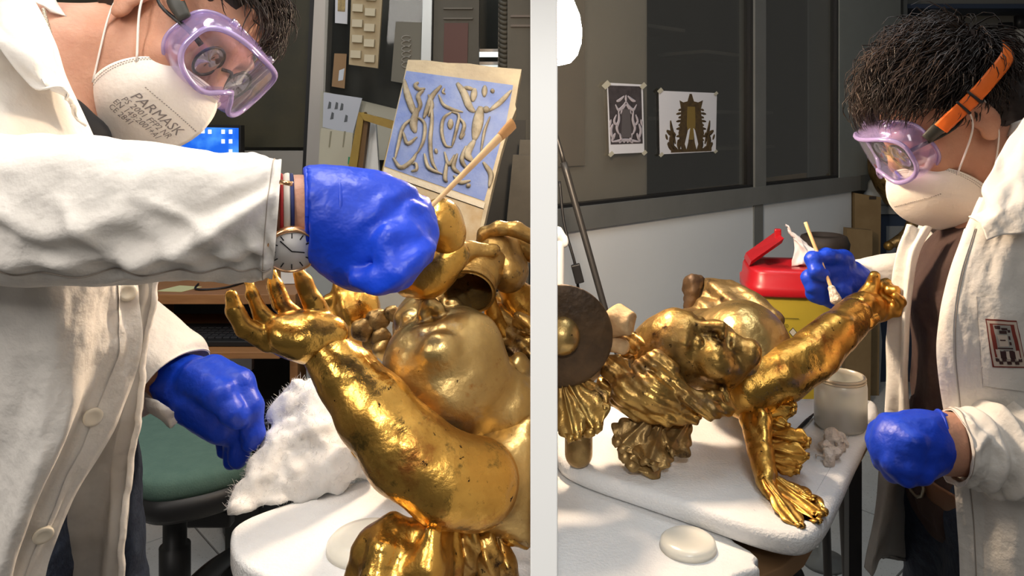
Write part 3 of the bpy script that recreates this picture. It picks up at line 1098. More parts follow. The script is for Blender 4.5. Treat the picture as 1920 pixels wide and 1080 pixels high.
# dark jersey under the coat
s = SD(0.006)
s.cone(P(10, 240, 0.88), TH1, 0.070, 0.120, 0.04)
s.cone(TH1, HP1, 0.125, 0.122, 0.04)
s.cone(P(95, 225, 0.87), P(160, 262, 0.86), 0.024, 0.026, 0.03)
s.build('jersey', SWEATER, man1)

# jeans
s = SD(0.006)
for e in (-1, 1):
    s.cone(HP1 + V(0.02, e * 0.07, 0.02), HP1 + V(0.075, e * 0.08, -0.40), 0.115, 0.085, 0.04)
    s.cone(HP1 + V(0.075, e * 0.085, -0.40), HP1 + V(0.03, e * 0.09, -0.86), 0.085, 0.062, 0.03)
jn = s.build('jeans', JEANS, man1, disp=lambda p: 0.004 * fbm(p * V(1, 1, 2.2), 14, 3, 5))
for e in (-1, 1):
    s = SD(0.005)
    c = HP1 + V(0.03, e * 0.09, -0.86)
    s.cone(c + V(0.0, 0, -0.02), c + V(0.15, 0, -0.035), 0.038, 0.030, 0.02)
    s.build('shoe', BLACKP, man1, clip=[(V(0, 0, 0.0), V(0, 0, -1))])

# ---- the coat
def fold1(U, W):
    return 0.010 * np.sin(W * 13 + 1.5 * U + 1.2 * n2(U, W, 2, 2, 1)) * (0.4 + 0.6 * U) + 0.006 * n2(U, W, 3, 7, 2) + 0.0025 * n2(U, W, 9, 14, 8)


front = [[(-130, 470, .69), (-40, 470, .655), (60, 472, .635), (150, 480, .655), (214, 486, .69), (247, 488, .72)],
         [(-140, 560, .69), (-45, 560, .655), (55, 562, .635), (145, 565, .655), (212, 568, .69), (247, 570, .715)],
         [(-150, 660, .69), (-55, 660, .66), (48, 662, .64), (135, 665, .655), (208, 664, .685), (246, 660, .71)],
         [(-160, 800, .69), (-70, 800, .665), (25, 800, .645), (105, 800, .65), (163, 798, .675), (199, 794, .70)],
         [(-170, 945, .69), (-90, 945, .67), (-10, 945, .65), (55, 945, .65), (98, 945, .67), (130, 945, .695)],
         [(-180, 1100, .69), (-110, 1100, .67), (-50, 1100, .655), (8, 1100, .655), (42, 1100, .67), (70, 1100, .69)],
         [(-190, 1300, .69), (-120, 1300, .67), (-70, 1300, .66), (-10, 1300, .66), (30, 1300, .67), (60, 1300, .69)]]
v, f, cg, cn = patchm(front, 90, 80, 0.0018, fold1)
coat1 = obj('lab_coat', v, f, COAT, man1)
# button placket: a doubled strip along the front edge, with its buttons
pl = cg[:, 68:80:1] + cn[:, 68:80] * 0.0016
nu, nv = pl.shape[:2]
obj('placket', np.concatenate([pl.reshape(-1, 3), (pl - cn[:, 68:80] * 0.0012).reshape(-1, 3)]),
    [q[::-1] for q in grid_faces(nu, nv)] + [tuple(i + nu * nv for i in q) for q in grid_faces(nu, nv)], COAT, coat1)


def button(px, py, g, n, parent, r=0.0085):
    q = P(px, py, 1.0) - V(0, 0, H)
    d = nrm(q)
    rel = g.reshape(-1, 3) - V(0, 0, H)
    t = rel @ d
    i = np.argmin(np.linalg.norm(rel - t[:, None] * d, axis=1))
    c, nn = g.reshape(-1, 3)[i], n.reshape(-1, 3)[i]
    if np.dot(nn, d) > 0:
        nn = -nn
    bt = obj('button', *lathem([(0, 0.0022), (r * 0.45, 0.0022), (r * 0.6, 0.0030), (r * 0.95, 0.0030), (r, 0.0020), (r, 0.0)], c + nn * 0.0016, nn, 28), BUTTON, parent)
    return bt


for x, y in ((238, 548), (170, 782), (80, 1000)):
    button(x, y, cg, cn, coat1)
# far front half of the coat: hangs open behind, wrong side towards us
v, f, _, _ = patchm([[(150, 480, .86), (205, 480, .85), (255, 480, .84), (296, 480, .84)],
                     [(150, 560, .86), (205, 560, .85), (255, 560, .84), (289, 560, .84)],
                     [(140, 650, .86), (195, 650, .85), (245, 650, .84), (272, 650, .84)],
                     [(130, 770, .85), (185, 770, .84), (235, 770, .835), (262, 770, .83)],
                     [(110, 880, .84), (165, 880, .835), (212, 880, .83), (244, 880, .825)],
                     [(100, 1000, .83), (150, 1000, .825), (202, 1000, .82), (232, 1000, .815)],
                     [(100, 1130, .83), (150, 1130, .825), (195, 1130, .82), (222, 1130, .815)],
                     [(100, 1300, .83), (150, 1300, .825), (195, 1300, .82), (218, 1300, .815)]], 80, 60, 0.0018,
                    lambda U, W: 0.012 * np.sin(W * 9 + 0.7 * U) + 0.004 * n2(U, W, 6, 5, 4))
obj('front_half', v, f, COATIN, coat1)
hem = crom(np.array([P(296, 480, .838), P(289, 560, .838), P(272, 650, .838), P(262, 770, .828), P(244, 880, .823), P(232, 1000, .813), P(222, 1130, .813)]), 80)
hem[:, 0] += 0.0018 * fbm(hem, 60, 2, 3)
obj('hem', *tubem(hem, 0.0036, sides=8, raw=True), COAT, coat1)
# shoulder and chest behind the sleeve
v, f, sg, sn = patchm([[(-260, -120, .80), (-160, -120, .72), (-60, -120, .70), (10, -120, .74)],
                       [(-270, -20, .78), (-160, -20, .69), (-50, -20, .675), (44, -20, .745)],
                       [(-280, 60, .76), (-150, 60, .67), (-40, 60, .66), (84, 62, .745)],
                       [(-280, 150, .75), (-140, 150, .655), (-20, 150, .65), (116, 150, .74)],
                       [(-280, 240, .74), (-130, 240, .65), (10, 240, .645), (162, 240, .735)],
                       [(-280, 350, .73), (-120, 350, .65), (30, 350, .65), (205, 350, .73)],
                       [(-280, 500, .73), (-120, 500, .66), (40, 500, .665), (235, 500, .73)]], 70, 70, 0.002,
                      lambda U, W: 0.007 * n2(U, W, 4, 3, 6) + 0.006 * np.sin(W * 9 - 4 * U) * U)
obj('chest', v, f, COAT, coat1)
# collar and lapel
v, f, _, _ = patchm([[(-60, -60, .69), (-10, -60, .69), (22, -60, .725)],
                     [(-40, -10, .675), (8, -10, .68), (46, -10, .725)],
                     [(-22, 45, .66), (30, 50, .67), (76, 50, .725)],
                     [(2, 95, .65), (60, 100, .66), (104, 112, .72)],
                     [(52, 150, .65), (86, 150, .66), (124, 160, .72)],
                     [(112, 172, .665), (128, 184, .68), (142, 205, .715)],
                     [(128, 200, .69), (140, 215, .70), (158, 238, .715)]], 60, 26, 0.0022,
                    lambda U, W: 0.004 * np.sin(U * 17) * (1 - W) + 0.003 * n2(U, W, 7, 3, 9))
obj('collar', v, f, COAT, coat1)
v, f, _, _ = patchm([[(40, -40, .88), (90, -40, .90)], [(58, -4, .88), (105, 0, .90)], [(80, 8, .88), (122, 27, .90)], [(95, 22, .885), (124, 30, .90)]], 20, 8, 0.002)
obj('far_collar', v, f, COAT, coat1)

# back of the coat
s = SD(0.007)
s.cone(V(-0.745, 0.84, 1.22), V(-0.765, 0.86, 0.95), 0.135, 0.150, 0.05)
s.cone(V(-0.765, 0.86, 0.95), V(-0.755, 0.86, 0.58), 0.150, 0.185, 0.05)
s.cone(P(-185, 332, .722), V(-0.745, 0.84, 1.22), 0.082, 0.12, 0.05)
s.cone(V(-0.72, 0.98, 1.20), V(-0.745, 0.84, 1.22), 0.08, 0.12, 0.05)
s.build('coat_back', COAT, coat1, clip=[(V(0, 0, 0.45), V(0, 0, -1))], disp=lambda p: 0.006 * fbm(p * V(1.6, 1.6, 0.6), 9, 3, 77))
# near sleeve
SLV = [(-210, 325, .735, 150), (-90, 378, .655, 152), (10, 390, .612, 138), (140, 390, .600, 142), (280, 398, .600, 132), (400, 405, .600, 124), (480, 410, .600, 116), (519, 413, .600, 109)]


def sleeve_disp(U, A):
    w = A / (2 * np.pi)
    d = 0.0028 * n2(U * 1.0, np.cos(A), 6, 1.6, 11) + 0.0016 * n2(U, np.sin(A), 14, 3, 12)
    d += creases(U, w, [(0.58, 0.36, 0.96, 0.17, 0.022, 0.0085), (0.42, 0.30, 0.60, 0.24, 0.02, 0.004), (0.48, 0.22, 0.56, 0.33, 0.012, 0.004),
                        (0.60, 0.20, 0.80, 0.28, 0.015, 0.0035), (0.34, 0.35, 0.62, 0.33, 0.015, 0.004), (0.66, 0.33, 0.93, 0.30, 0.016, 0.004),
                        (0.30, 0.20, 0.46, 0.28, 0.02, 0.005), (0.80, 0.36, 0.97, 0.33, 0.014, -0.004), (0.52, 0.41, 0.66, 0.38, 0.012, 0.003),
                        (0.36, 0.26, 0.55, 0.36, 0.014, -0.004), (0.70, 0.24, 0.92, 0.13, 0.02, -0.004)])
    d += 0.0022 * np.sin(U * 55 + 7 * np.sin(A * 2)) * np.exp(-((A - 2.1) / 0.35) ** 2) * (U > 0.3)
    return d * 1.5


pts = [P(x, y, D) for x, y, D, r in SLV]
rr = [m(r, D) for x, y, D, r in SLV]
v, f = shellm(pts, rr, 0.0022, 150, 96, [r * 0.92 for r in rr], (0, 0, 1), sleeve_disp)
wgt = np.concatenate([np.repeat(np.linspace(0, 1, 150) ** 3, 96)] * 2)
v[:, 0] += 0.36 * (0.60 - v[:, 1]) * wgt        # the cuff is cut square to the wrist that turns away
slv = obj('sleeve', v, f, COAT, coat1)
g = v[:150 * 96].reshape(150, 96, 3)
cen = g.mean(1)
sl = g[45:148, 36]
obj('seam', *tubem(sl + 0.0006 * (sl - cen[45:148]) / 0.05, 0.0006, sides=5, raw=True), SEAM, coat1)
sl = g[140, list(range(0, 96)) + [0]]
obj('cuff_stitching', *tubem(sl + 0.0003 * (sl - cen[140]) / 0.05, 0.0004, sides=5, raw=True), SEAM, coat1)
# far sleeve with its turned cuff
pts = [P(60, 500, 1.0), P(150, 575, 1.0), P(240, 640, 0.985), P(300, 690, 0.975), P(322, 712, 0.97)]
v, f = shellm(pts, [m(96, 1.0), m(95, 1.0), m(84, .985), m(80, .975), m(80, .97)], 0.002, 60, 56, None, (0, 0, 1),
              lambda U, A: 0.004 * n2(U, np.cos(A), 6, 2, 21) + 0.004 * np.sin(A * 3 + 5 * U) * U)
obj('sleeve', v, f, COAT, coat1)
v, f, _, _ = patchm([[(272, 745, .93), (296, 752, .915), (318, 765, .92)], [(282, 775, .925), (306, 778, .915), (330, 776, .925)], [(312, 800, .93), (322, 803, .925), (342, 782, .93)]], 14, 14, 0.002,
                    lambda U, W: 0.002 * np.sin(6 * U))
obj('cuff_corner', v, f, COAT, coat1)

# ---- gloves
g1 = SD(0.0024)
g1.tube([(600, 398, .602, 84), (640, 410, .602, 90), (700, 432, .604, 98), (745, 448, .606, 78)], 0.012)
g1.pell(690, 460, .600, 98, 82, 0.034, 8, 0.015)
g1.tube([(640, 362, .602, 34), (705, 374, .606, 36), (768, 402, .61, 34)], 0.014)              # back of the hand to the knuckles
g1.tube([(762, 402, .612, 38), (792, 434, .600, 28), (776, 480, .575, 25), (748, 494, .570, 22)], 0.008)        # fingers bent under
g1.tube([(770, 420, .590, 32), (787, 462, .575, 25), (764, 505, .565, 23), (730, 510, .566, 21)], 0.006)
g1.tube([(758, 440, .575, 32), (770, 490, .562, 25), (738, 524, .560, 22), (706, 524, .564, 20)], 0.006)
g1.tube([(728, 450, .565, 32), (738, 506, .556, 24), (708, 527, .556, 21), (672, 522, .562, 19)], 0.006)
g1.tube([(660, 400, .63, 40), (740, 392, .645, 26), (796, 402, .645, 19)], 0.010)           # thumb behind, against the stick
g1.tube([(520, 396, .602, 82), (600, 398, .602, 84)], 0.006)
g1.tube([(625, 398, .602, 60), (600, 398, .602, 73), (480, 396, .602, 74)], 0.004, 's')                            # the open cuff


def glove_wr(p):
    return 0.0011 * fbm(p * V(1, 1, 1), 55, 3, 31) + 0.0016 * np.sin((p[:, 0] * 0.8 - p[:, 2]) * 190 + 4 * fbm(p, 30, 2, 4)) * np.clip((p[:, 0] + 0.155) / 0.05, 0, 1)


CUT = (P(574, 394, .602), V(-0.94, -0.34, 0.0))
gl = g1.build('glove', BLUE, man1, clip=[CUT], disp=glove_wr, label='bright blue nitrile glove on the raised near hand')
# rolled rim and the crease of the cuff
a = np.linspace(0, 2 * np.pi, 49)
rp = np.stack([P(574, 396, .602) + V(m(79, .6) * math.cos(t) * 0.36, m(79, .6) * -math.cos(t), m(79, .6) * math.sin(t)) for t in a])
obj('rolled_rim', *tubem(rp, 0.0024, sides=8, raw=True, caps=False), BLUE, gl)
rp = np.stack([P(632, 408, .602) + V(m(90, .6) * math.cos(t) * 0.36, m(90, .6) * -math.cos(t), m(91, .6) * math.sin(t)) for t in a])
obj('cuff_crease', *tubem(rp, 0.0022, sides=8, raw=True, caps=False), BLUE, gl)

g2 = SD(0.0024)
g2.tube([(322, 708, .968, 46), (352, 722, .965, 50), (398, 735, .955, 54)], 0.012)
g2.tube([(372, 752, .952, 48), (420, 790, .945, 42)], 0.014)
g2.tube([(398, 702, .955, 36), (446, 722, .945, 30), (468, 762, .935, 24), (474, 812, .930, 20), (470, 828, .930, 18)], 0.008)     # index
g2.tube([(430, 752, .948, 30), (452, 800, .942, 20), (449, 850, .945, 18), (446, 862, .945, 17)], 0.005)                        # middle
g2.tube([(420, 775, .955, 26), (436, 820, .955, 18), (434, 866, .957, 14)], 0.004)                                            # ring
g2.tube([(410, 780, .965, 24), (420, 820, .968, 15), (421, 846, .968, 13)], 0.004)                                            # little
g2.tube([(372, 712, .940, 36), (412, 742, .918, 27), (436, 775, .912, 22), (446, 786, .914, 18)], 0.008)                          # thumb across
g2.cone(P(304, 700, .97), P(270, 676, .985), m(44, .97), m(70, .97), 0.004, 's')
g2.build('glove', BLUE, man1, disp=lambda p: 0.0009 * fbm(p, 70, 3, 37), label='blue nitrile glove on the lowered far hand')

# neck chain
ch = crom(np.array([P(82, 18, .82), P(92, 55, .82), P(104, 100, .82), P(118, 140, .82), P(130, 176, .82)]), 46)
cm = MB()
for i, q in enumerate(ch):
    cm.add(*boxm(q, (0.0022, 0.0018, 0.0013), [nrm(V(0.3, -0.4, 1 if i % 2 else .4)), nrm(V(1, 0, -.3)), V(0, 1, 0)], 0.0005))
cm.build('necklace', mat('silver_chain', (0.75, 0.72, 0.62), 0.2, 0.9), man1, kind='stuff')

# ---- worn things
make_goggles(h1, 'lilac safety goggles on the face bending under the top edge at left', -1,
             [(0.052, 0.018, -0.087), (0.02, 0.035, -0.0895), (-0.03, 0.06, -0.088), (-0.075, 0.08, -0.06), (-0.118, 0.07, 0.0)])
make_spectacles(h1, 'black round spectacles under the goggles at left')
make_mask(h1, 'white respirator mask with grey printed lettering', -1,
          [('PARMASK', 0.118, 0.62, 0.60, -1, 0.10), ('PS 2001 FFP2 NR', 0.072, 0.64, 0.665, -1, 0.10), ('EN 149:2001+A1', 0.072, 0.67, 0.725, -1, 0.10), ('CE 2841', 0.072, 0.67, 0.785, -1, 0.10)])

# wristwatch with striped strap
wt = thing('wristwatch', 'wristwatch with white dial and striped strap beside the coat cuff', 'watch', P(535, 410, .55))
NAVY = mat('navy_webbing', (0.02, 0.03, 0.12), 0.8)
WCREAM = mat('cream_webbing', (0.72, 0.66, 0.58), 0.8)
RED = mat('red_webbing', (0.45, 0.03, 0.03), 0.8)
RG = mat('rose_gold', (0.85, 0.48, 0.25), 0.25, 0.9)
for x0, wd, M_, nm in ((546, 3.6, NAVY, 'strap_stripe'), (536, 6.4, WCREAM, 'strap'), (526.5, 3.4, RED, 'strap_stripe')):
    a = np.linspace(math.radians(-20), math.radians(325), 50)
    rp = np.stack([P(x0, 398, .602) + V(m(74, .6) * 0.36 * math.cos(t), -m(71, .6) * math.cos(t), m(71, .6) * math.sin(t)) for t in a])
    obj(nm, *tubem(rp, m(wd, .6), sides=8, raw=True, rb=0.0011, ref=(1, 0, 0)), M_, wt)
wn = nrm(V(0.30, -0.85, -0.42))
wc = P(524, 424, .602) + V(0.0095, 0, 0) + wn * (m(71, .6) + 0.001)
obj('case', *lathem([(0, -0.003), (0.0185, -0.003), (0.0200, 0), (0.0200, 0.004), (0.0190, 0.0052), (0.0178, 0.0052), (0.0178, 0.0040)], wc, wn, 48), RG, wt)
dial = obj('dial', *lathem([(0.0178, 0.0038), (0.0178, 0.0042)], wc, wn, 48), mat('white_dial', (0.80, 0.78, 0.75), 0.4), wt)
wx = nrm(np.cross(V(0, 0, 1), wn))
wy = np.cross(wn, wx)
for i in range(12):
    t = i * math.pi / 6
    d = math.cos(t) * wy + math.sin(t) * wx
    obj('hour_mark', *boxm(wc + wn * 0.0044 + d * 0.0140, (0.0022, 0.0004, 0.0002), [d, np.cross(wn, d), wn]), BLACKM, dial, False)
for ang, L in ((100, 0.0095), (-40, 0.013)):
    t = math.radians(ang)
    d = math.cos(t) * wy + math.sin(t) * wx
    obj('hand', *boxm(wc + wn * 0.0046 + d * L / 2, (L / 2, 0.0004, 0.0002), [d, np.cross(wn, d), wn]), BLACKM, dial, False)
obj('keeper_loop', *tubem(np.array([P(525, 341, .553), P(549, 345, .553)]), 0.0018, 8, 8, raw=True), RG, wt)

# the stick in the raised hand
pa, pb = P(800, 396, .645), P(962, 232, .735)
ax = nrm(pb - pa)
st = thing('wooden_stick', 'pale wooden stick pointing up from the raised blue glove', 'stick', pa)
obj('shaft', *tubem(np.array([pa - ax * 0.03, pa, pa * 0.5 + pb * 0.5, pb - ax * 0.022]), [0.0022, 0.0022, 0.0032, 0.0046], 20, 10, [0.0018, 0.0018, 0.0022, 0.003]), WOODS, st)
obj('flat_end', *tubem(np.array([pb - ax * 0.024, pb - ax * 0.012, pb]), [0.0046, 0.0062, 0.0064], 10, 10, [0.003, 0.003, 0.003]), mat('dark_wood_end', (0.55, 0.27, 0.09), 0.6), st)
# ------------------------------------------------------------------ left bench and what lies on it
TZ = 0.80
LCLIP = [(V(-0.0105, 0, 0), V(1, 0, 0))]


def slab(name, outline, z, th, M, parent=None, bev=0.006, rnd=3):
    """a flat sheet with a rounded edge from an outline of (x, y)"""
    outline = np.array(outline, float)
    for _ in range(rnd):
        nx_ = np.roll(outline, -1, 0)
        dd_ = np.minimum(0.25, 0.03 / (np.linalg.norm(nx_ - outline, axis=1) + 1e-9))[:, None]
        outline = np.stack([outline + (nx_ - outline) * dd_, nx_ + (outline - nx_) * dd_], 1).reshape(-1, 2)
    if sum(outline[i][0] * outline[(i + 1) % len(outline)][1] - outline[(i + 1) % len(outline)][0] * outline[i][1] for i in range(len(outline))) < 0:
        outline = outline[::-1]
    tg = np.roll(outline, -1, 0) - np.roll(outline, 1, 0)
    tg = tg / (np.linalg.norm(tg, axis=1)[:, None] + 1e-9)
    inn = np.stack([-tg[:, 1], tg[:, 0]], 1)
    prof = [(bev * (1 - math.sin(t)), z - th + bev * (1 - math.cos(t))) for t in np.linspace(0, math.pi / 2, 5)]
    prof += [(bev * (1 - math.cos(t)), z - bev + bev * math.sin(t)) for t in np.linspace(0, math.pi / 2, 6)]
    rings = [np.concatenate([outline + inn * d, np.full((len(outline), 1), zz)], 1) for d, zz in prof]
    n_ = len(outline)
    f = grid_faces(len(rings), n_, True) + [tuple(range(n_))[::-1], tuple(range((len(rings) - 1) * n_, len(rings) * n_))]
    o = obj(name, np.concatenate(rings), f, M, parent, True)
    o.data.set_sharp_from_angle(angle=math.radians(60))
    return o


fo = [(-0.352, 0.848), (-0.206, 0.962), (-0.075, 1.085), (-0.010, 1.13), (-0.010, 0.47), (-0.12, 0.56), (-0.235, 0.690), (-0.268, 0.735), (-0.312, 0.762), (-0.338, 0.80)]
tag(slab('foam_sheet', fo, TZ, 0.030, FOAM), 'white foam sheet under the cotton wool and gilded arm', 'foam sheet')
tb = thing('work_table', 'dark work table below the foam sheet with the cotton wool', 'table', V(-0.16, 0.8, 0))
slab('table_top', [(-0.325, 0.845), (-0.2, 0.945), (-0.03, 1.09), (-0.012, 1.09), (-0.012, 0.52), (-0.10, 0.60), (-0.29, 0.775)], TZ - 0.0305, 0.025, BLACKM, tb, 0.003)
for x, y in ((-0.295, 0.835), (-0.045, 1.03), (-0.045, 0.60)):
    obj('leg', *boxm(V(x, y, 0.3725), (0.014, 0.014, 0.3725), None, 0.002), BLACKM, tb, False)

# cotton wool
c = SD(0.0045)
for (x, y, D, r) in ((565, 760, .985, 46), (612, 756, .99, 50), (655, 800, .985, 58), (600, 820, .96, 62), (545, 848, .945, 58), (505, 892, .915, 48), (470, 930, .885, 32),
                     (452, 955, .862, 20), (560, 905, .915, 48), (620, 885, .93, 58), (680, 862, .955, 42), (705, 880, .955, 24), (520, 940, .885, 28), (530, 780, .98, 22), (640, 745, 1.0, 30)):
    c.ball(x, y, D, r, 0.014)
cw = c.build('cotton_wool', COTTON, None, clip=[(V(0, 0, TZ + 0.0005), V(0, 0, -1))],
             disp=lambda p: 0.010 * np.abs(fbm(p, 24, 3, 7)) + 0.0035 * fbm(p, 60, 3, 9) - 0.004)
tag(cw, 'big fluffy heap of white cotton wool on the foam', 'cotton wool')
cvs = np.array([list(q.co) for q in cw.data.vertices]) + ORG[cw.name]
cns = np.array([list(q.normal) for q in cw.data.vertices])
fb = MB()
for i in RNG.choice(len(cvs), 6000):
    nn = nrm(cns[i] + RNG.normal(size=3) * 0.9)
    if cvs[i][2] < TZ + 0.004:
        continue
    L_ = RNG.uniform(0.003, 0.010)
    sd = nrm(RNG.normal(size=3))
    p0 = cvs[i] - nn * 0.002
    fb.add(*tubem(np.array([p0, p0 + nn * L_ * 0.5 + sd * L_ * 0.2, p0 + nn * L_ * 0.7 + sd * L_ * 0.6]), [0.00022, 0.0002, 0.0001], sides=3, raw=True, caps=False))
fb.build('fluff', COTTON, cw, kind='stuff')
# round milky lid
lc = onz(688, 1026, TZ)
tag(obj('round_lid', *lathem([(0.001, 0.013), (0.028, 0.013), (0.037, 0.0115), (0.041, 0.007), (0.042, 0.0)], lc + V(0, 0, 0.0005), (0, 0, 1), 56), ALAB),
    'round milky plastic lid half hidden by gilded drapery', 'lid')

# ---- the gilded cherub lying on its back, arm raised
ch = thing('gilded_cherub', 'gilded cherub lying on its back with one chubby arm raised', 'sculpture', V(-0.09, 0.70, TZ))
b = SD(0.0028)
b.tube([(604, 652, .655, 43), (650, 706, .645, 57), (702, 772, .632, 70), (765, 848, .622, 80), (835, 898, .622, 83), (890, 905, .635, 84)], 0.006)
b.build('arm', GOLD, ch, clip=LCLIP, disp=lambda p: 0.0016 * fbm(p, 28, 2, 3) - 0.0011 * np.clip(fbm(p * V(1, 1, 1), 75, 2, 13) - 0.55, 0, 1) * 3)
t = SD(0.0032)
t.tube([(935, 900, .655, 62), (1010, 868, .70, 128)], 0.02)
t.tube([(900, 840, .70, 62), (1000, 815, .74, 92)], 0.02)
t.tube([(860, 940, .655, 40), (990, 965, .68, 52)], 0.02)
t.build('torso', GOLDP, ch, clip=LCLIP, disp=lambda p: 0.002 * fbm(p, 22, 3, 15))
hnd = SD(0.0020)
hnd.tube([(616, 630, .655, 38), (582, 632, .650, 42), (540, 628, .645, 36)], 0.008)
hnd.pell(555, 632, .648, 62, 36, 0.024, 18, 0.01)
hnd.tube([(505, 640, .640, 23), (460, 616, .632, 18), (440, 580, .630, 15), (433, 552, .633, 11)], 0.003)
hnd.tube([(528, 620, .648, 20), (490, 588, .645, 15), (473, 550, .648, 13), (467, 528, .652, 10)], 0.003)
hnd.tube([(556, 602, .660, 20), (528, 572, .660, 16), (516, 534, .664, 13), (512, 512, .666, 10)], 0.003)
hnd.tube([(602, 602, .664, 24), (586, 562, .660, 18), (570, 528, .660, 14), (560, 512, .660, 11)], 0.003)
hnd.build('hand', GOLD, ch, disp=lambda p: 0.0012 * fbm(p, 60, 2, 23))
hs = SD(0.0022)
k1 = Head(P(836, 674, .742), V(-0.22, -0.26, 0.94), V(-0.22, 0.925, 0.20), 0.66)
k1.skull(hs)
hs.ell(k1(0.048, 0.042, 0), np.array((0.050, 0.050, 0.060)) * 0.68, k1.ax, 0.010)
for e in (-1, 1):
    hs.ell(k1(0.046, -0.066, e * 0.040), np.array((0.046, 0.046, 0.042)) * 0.70, k1.ax, 0.014)       # round cheeks
hs.ell(k1(-0.005, -0.060, 0), np.array((0.080, 0.080, 0.082)) * 0.7, k1.ax, 0.015)
hs.tube([(770, 725, .69, 40), (840, 738, .675, 44), (910, 716, .69, 40)], 0.012)         # roll of the chin
hs.tube([(880, 752, .695, 58), (940, 760, .71, 74)], 0.008)                             # neck
hs.pell(975, 690, .735, 20, 30, 0.018, -10, 0.006)                                         # ear
hs.ball(979, 690, .712, 11, 0.004, 's')
hs.build('head', GOLDP, ch, clip=LCLIP, disp=lambda p: 0.0013 * fbm(p, 40, 2, 33))
# rolls of hair behind the ear
hr = SD(0.003)
for q in ([(930, 590, .80, 22), (955, 625, .79, 24), (990, 640, .78, 24)], [(950, 560, .83, 22), (985, 575, .82, 30)], [(960, 655, .775, 18), (995, 668, .77, 20)],
          [(938, 640, .785, 16), (965, 690, .775, 16), (985, 730, .77, 18)], [(975, 600, .76, 16), (1000, 610, .755, 18)]):
    hr.tube(q, 0.005)
hr.build('hair_locks', GOLD2, ch, clip=LCLIP, disp=lambda p: 0.0014 * np.sin(p[:, 2] * 420 + p[:, 0] * 300) + 0.001 * fbm(p, 60, 2, 5))
# loose drapery at the shoulder, standing on the foam
dr = SD(0.003)
dr.tube([(832, 950, .640, 22), (812, 985, .630, 34), (795, 1040, .618, 52), (785, 1120, .615, 58), (790, 1230, .64, 60)], 0.010)
dr.tube([(800, 1000, .618, 26), (765, 1012, .615, 24), (735, 1005, .612, 34), (702, 1028, .612, 36), (690, 1090, .615, 42), (695, 1200, .64, 46)], 0.010)
dr.tube([(716, 1030, .592, 16), (706, 1090, .588, 24), (704, 1150, .60, 26)], 0.014)
dr.tube([(762, 1050, .594, 14), (752, 1100, .590, 20), (752, 1180, .60, 24)], 0.014)
dr.tube([(812, 1000, .596, 16), (802, 1070, .588, 24), (800, 1160, .59, 26)], 0.014)
dr.tube([(852, 985, .640, 14), (850, 1050, .632, 18), (852, 1160, .64, 22)], 0.006)
dr.build('drapery', GOLD, ch, clip=LCLIP + [(V(0, 0, TZ + 0.0005), V(0, 0, -1))], disp=lambda p: 0.0016 * fbm(p * V(2, 1, 1), 40, 3, 43))
for q in ([(878, 992, .652, 18), (874, 1040, .645, 24), (868, 1110, .65, 26), (866, 1200, .665, 20)], [(912, 996, .660, 16), (915, 1050, .652, 24), (912, 1130, .655, 26), (908, 1210, .67, 18)],
          [(940, 1012, .668, 14), (950, 1060, .66, 22), (952, 1130, .662, 24), (948, 1210, .675, 16)]):
    fe = SD(0.0028)
    fe.tube(q, 0.004)
    fe.build('wing_feather', GOLD2, ch, clip=LCLIP + [(V(0, 0, TZ + 0.0005), V(0, 0, -1))], disp=lambda p: 0.0018 * np.sin(p[:, 2] * 260 + 500 * p[:, 0]) + 0.002 * fbm(p, 60, 2, 53))
fe = SD(0.0028)
fe.tube([(930, 985, .665, 10), (960, 1002, .665, 18), (985, 1022, .67, 9)], 0.004)
fe.build('wing_feather', GOLD, ch, clip=LCLIP, disp=lambda p: 0.0012 * fbm(p, 80, 2, 59))

# ---- gilded scrollwork standing behind
o1 = thing('gilded_finial', 'orange-lit gilded finial behind the raised blue glove', 'ornament', V(-0.10, 0.70, TZ))
s = SD(0.0026)
s.tube([(826, 412, .690, 36), (838, 440, .695, 30), (842, 478, .70, 22)], 0.012)
s.pell(828, 415, .69, 34, 40, 0.026, -15, 0.01)
s.build('knob', GOLD, o1)
s = SD(0.0026)
s.tube([(852, 478, .700, 30), (832, 492, .700, 34), (795, 522, .700, 36), (765, 532, .702, 26)], 0.008)
s.tube([(800, 500, .70, 34), (818, 520, .70, 30)], 0.008)
s.build('body', GOLD, o1, disp=lambda p: 0.001 * fbm(p, 50, 2, 3))
s = SD(0.003)
s.tube([(800, 535, .72, 22), (790, 600, .86, 24), (785, 760, .90, 26)], 0.01)
s.cone(P(785, 760, .90), V(P(785, 760, .90)[0], 0.90, TZ + 0.012), m(26, .90), 0.03, 0.01)
s.build('stem', GOLD2, o1, clip=[(V(0, 0, TZ), V(0, 0, -1))])
o2 = thing('gilded_scroll', 'gilded scroll with an open horn mouth above the cherub head', 'ornament', V(-0.06, 0.80, TZ))
v, f = shellm([P(880, 548, .735), P(886, 528, .75), P(902, 506, .765), P(930, 496, .785), P(962, 500, .80)], [m(50, .735), m(47, .75), m(44, .765), m(36, .785), m(30, .80)], 0.0035, 40, 48, None, (0, 0, 1))
obj('horn', v, f, GOLD2, o2)
s = SD(0.0026)
s.pell(955, 508, .79, 36, 40, 0.034, 0, 0.008)
s.tube([(848, 482, .745, 26), (880, 470, .75, 16), (925, 470, .755, 13)], 0.006)
s.tube([(858, 500, .74, 24), (850, 478, .745, 28)], 0.006)
s.pell(935, 462, .80, 42, 34, 0.03, 20, 0.008)
s.build('scroll_body', GOLD2, o2, clip=LCLIP, disp=lambda p: 0.0012 * fbm(p, 50, 2, 3))
s = SD(0.0026)
s.tube([(898, 462, .79, 9), (908, 438, .785, 12), (935, 428, .78, 13), (968, 430, .78, 14), (1000, 446, .78, 14)], 0.005)
s.tube([(915, 446, .80, 16), (960, 452, .81, 22), (1000, 470, .81, 24)], 0.006)
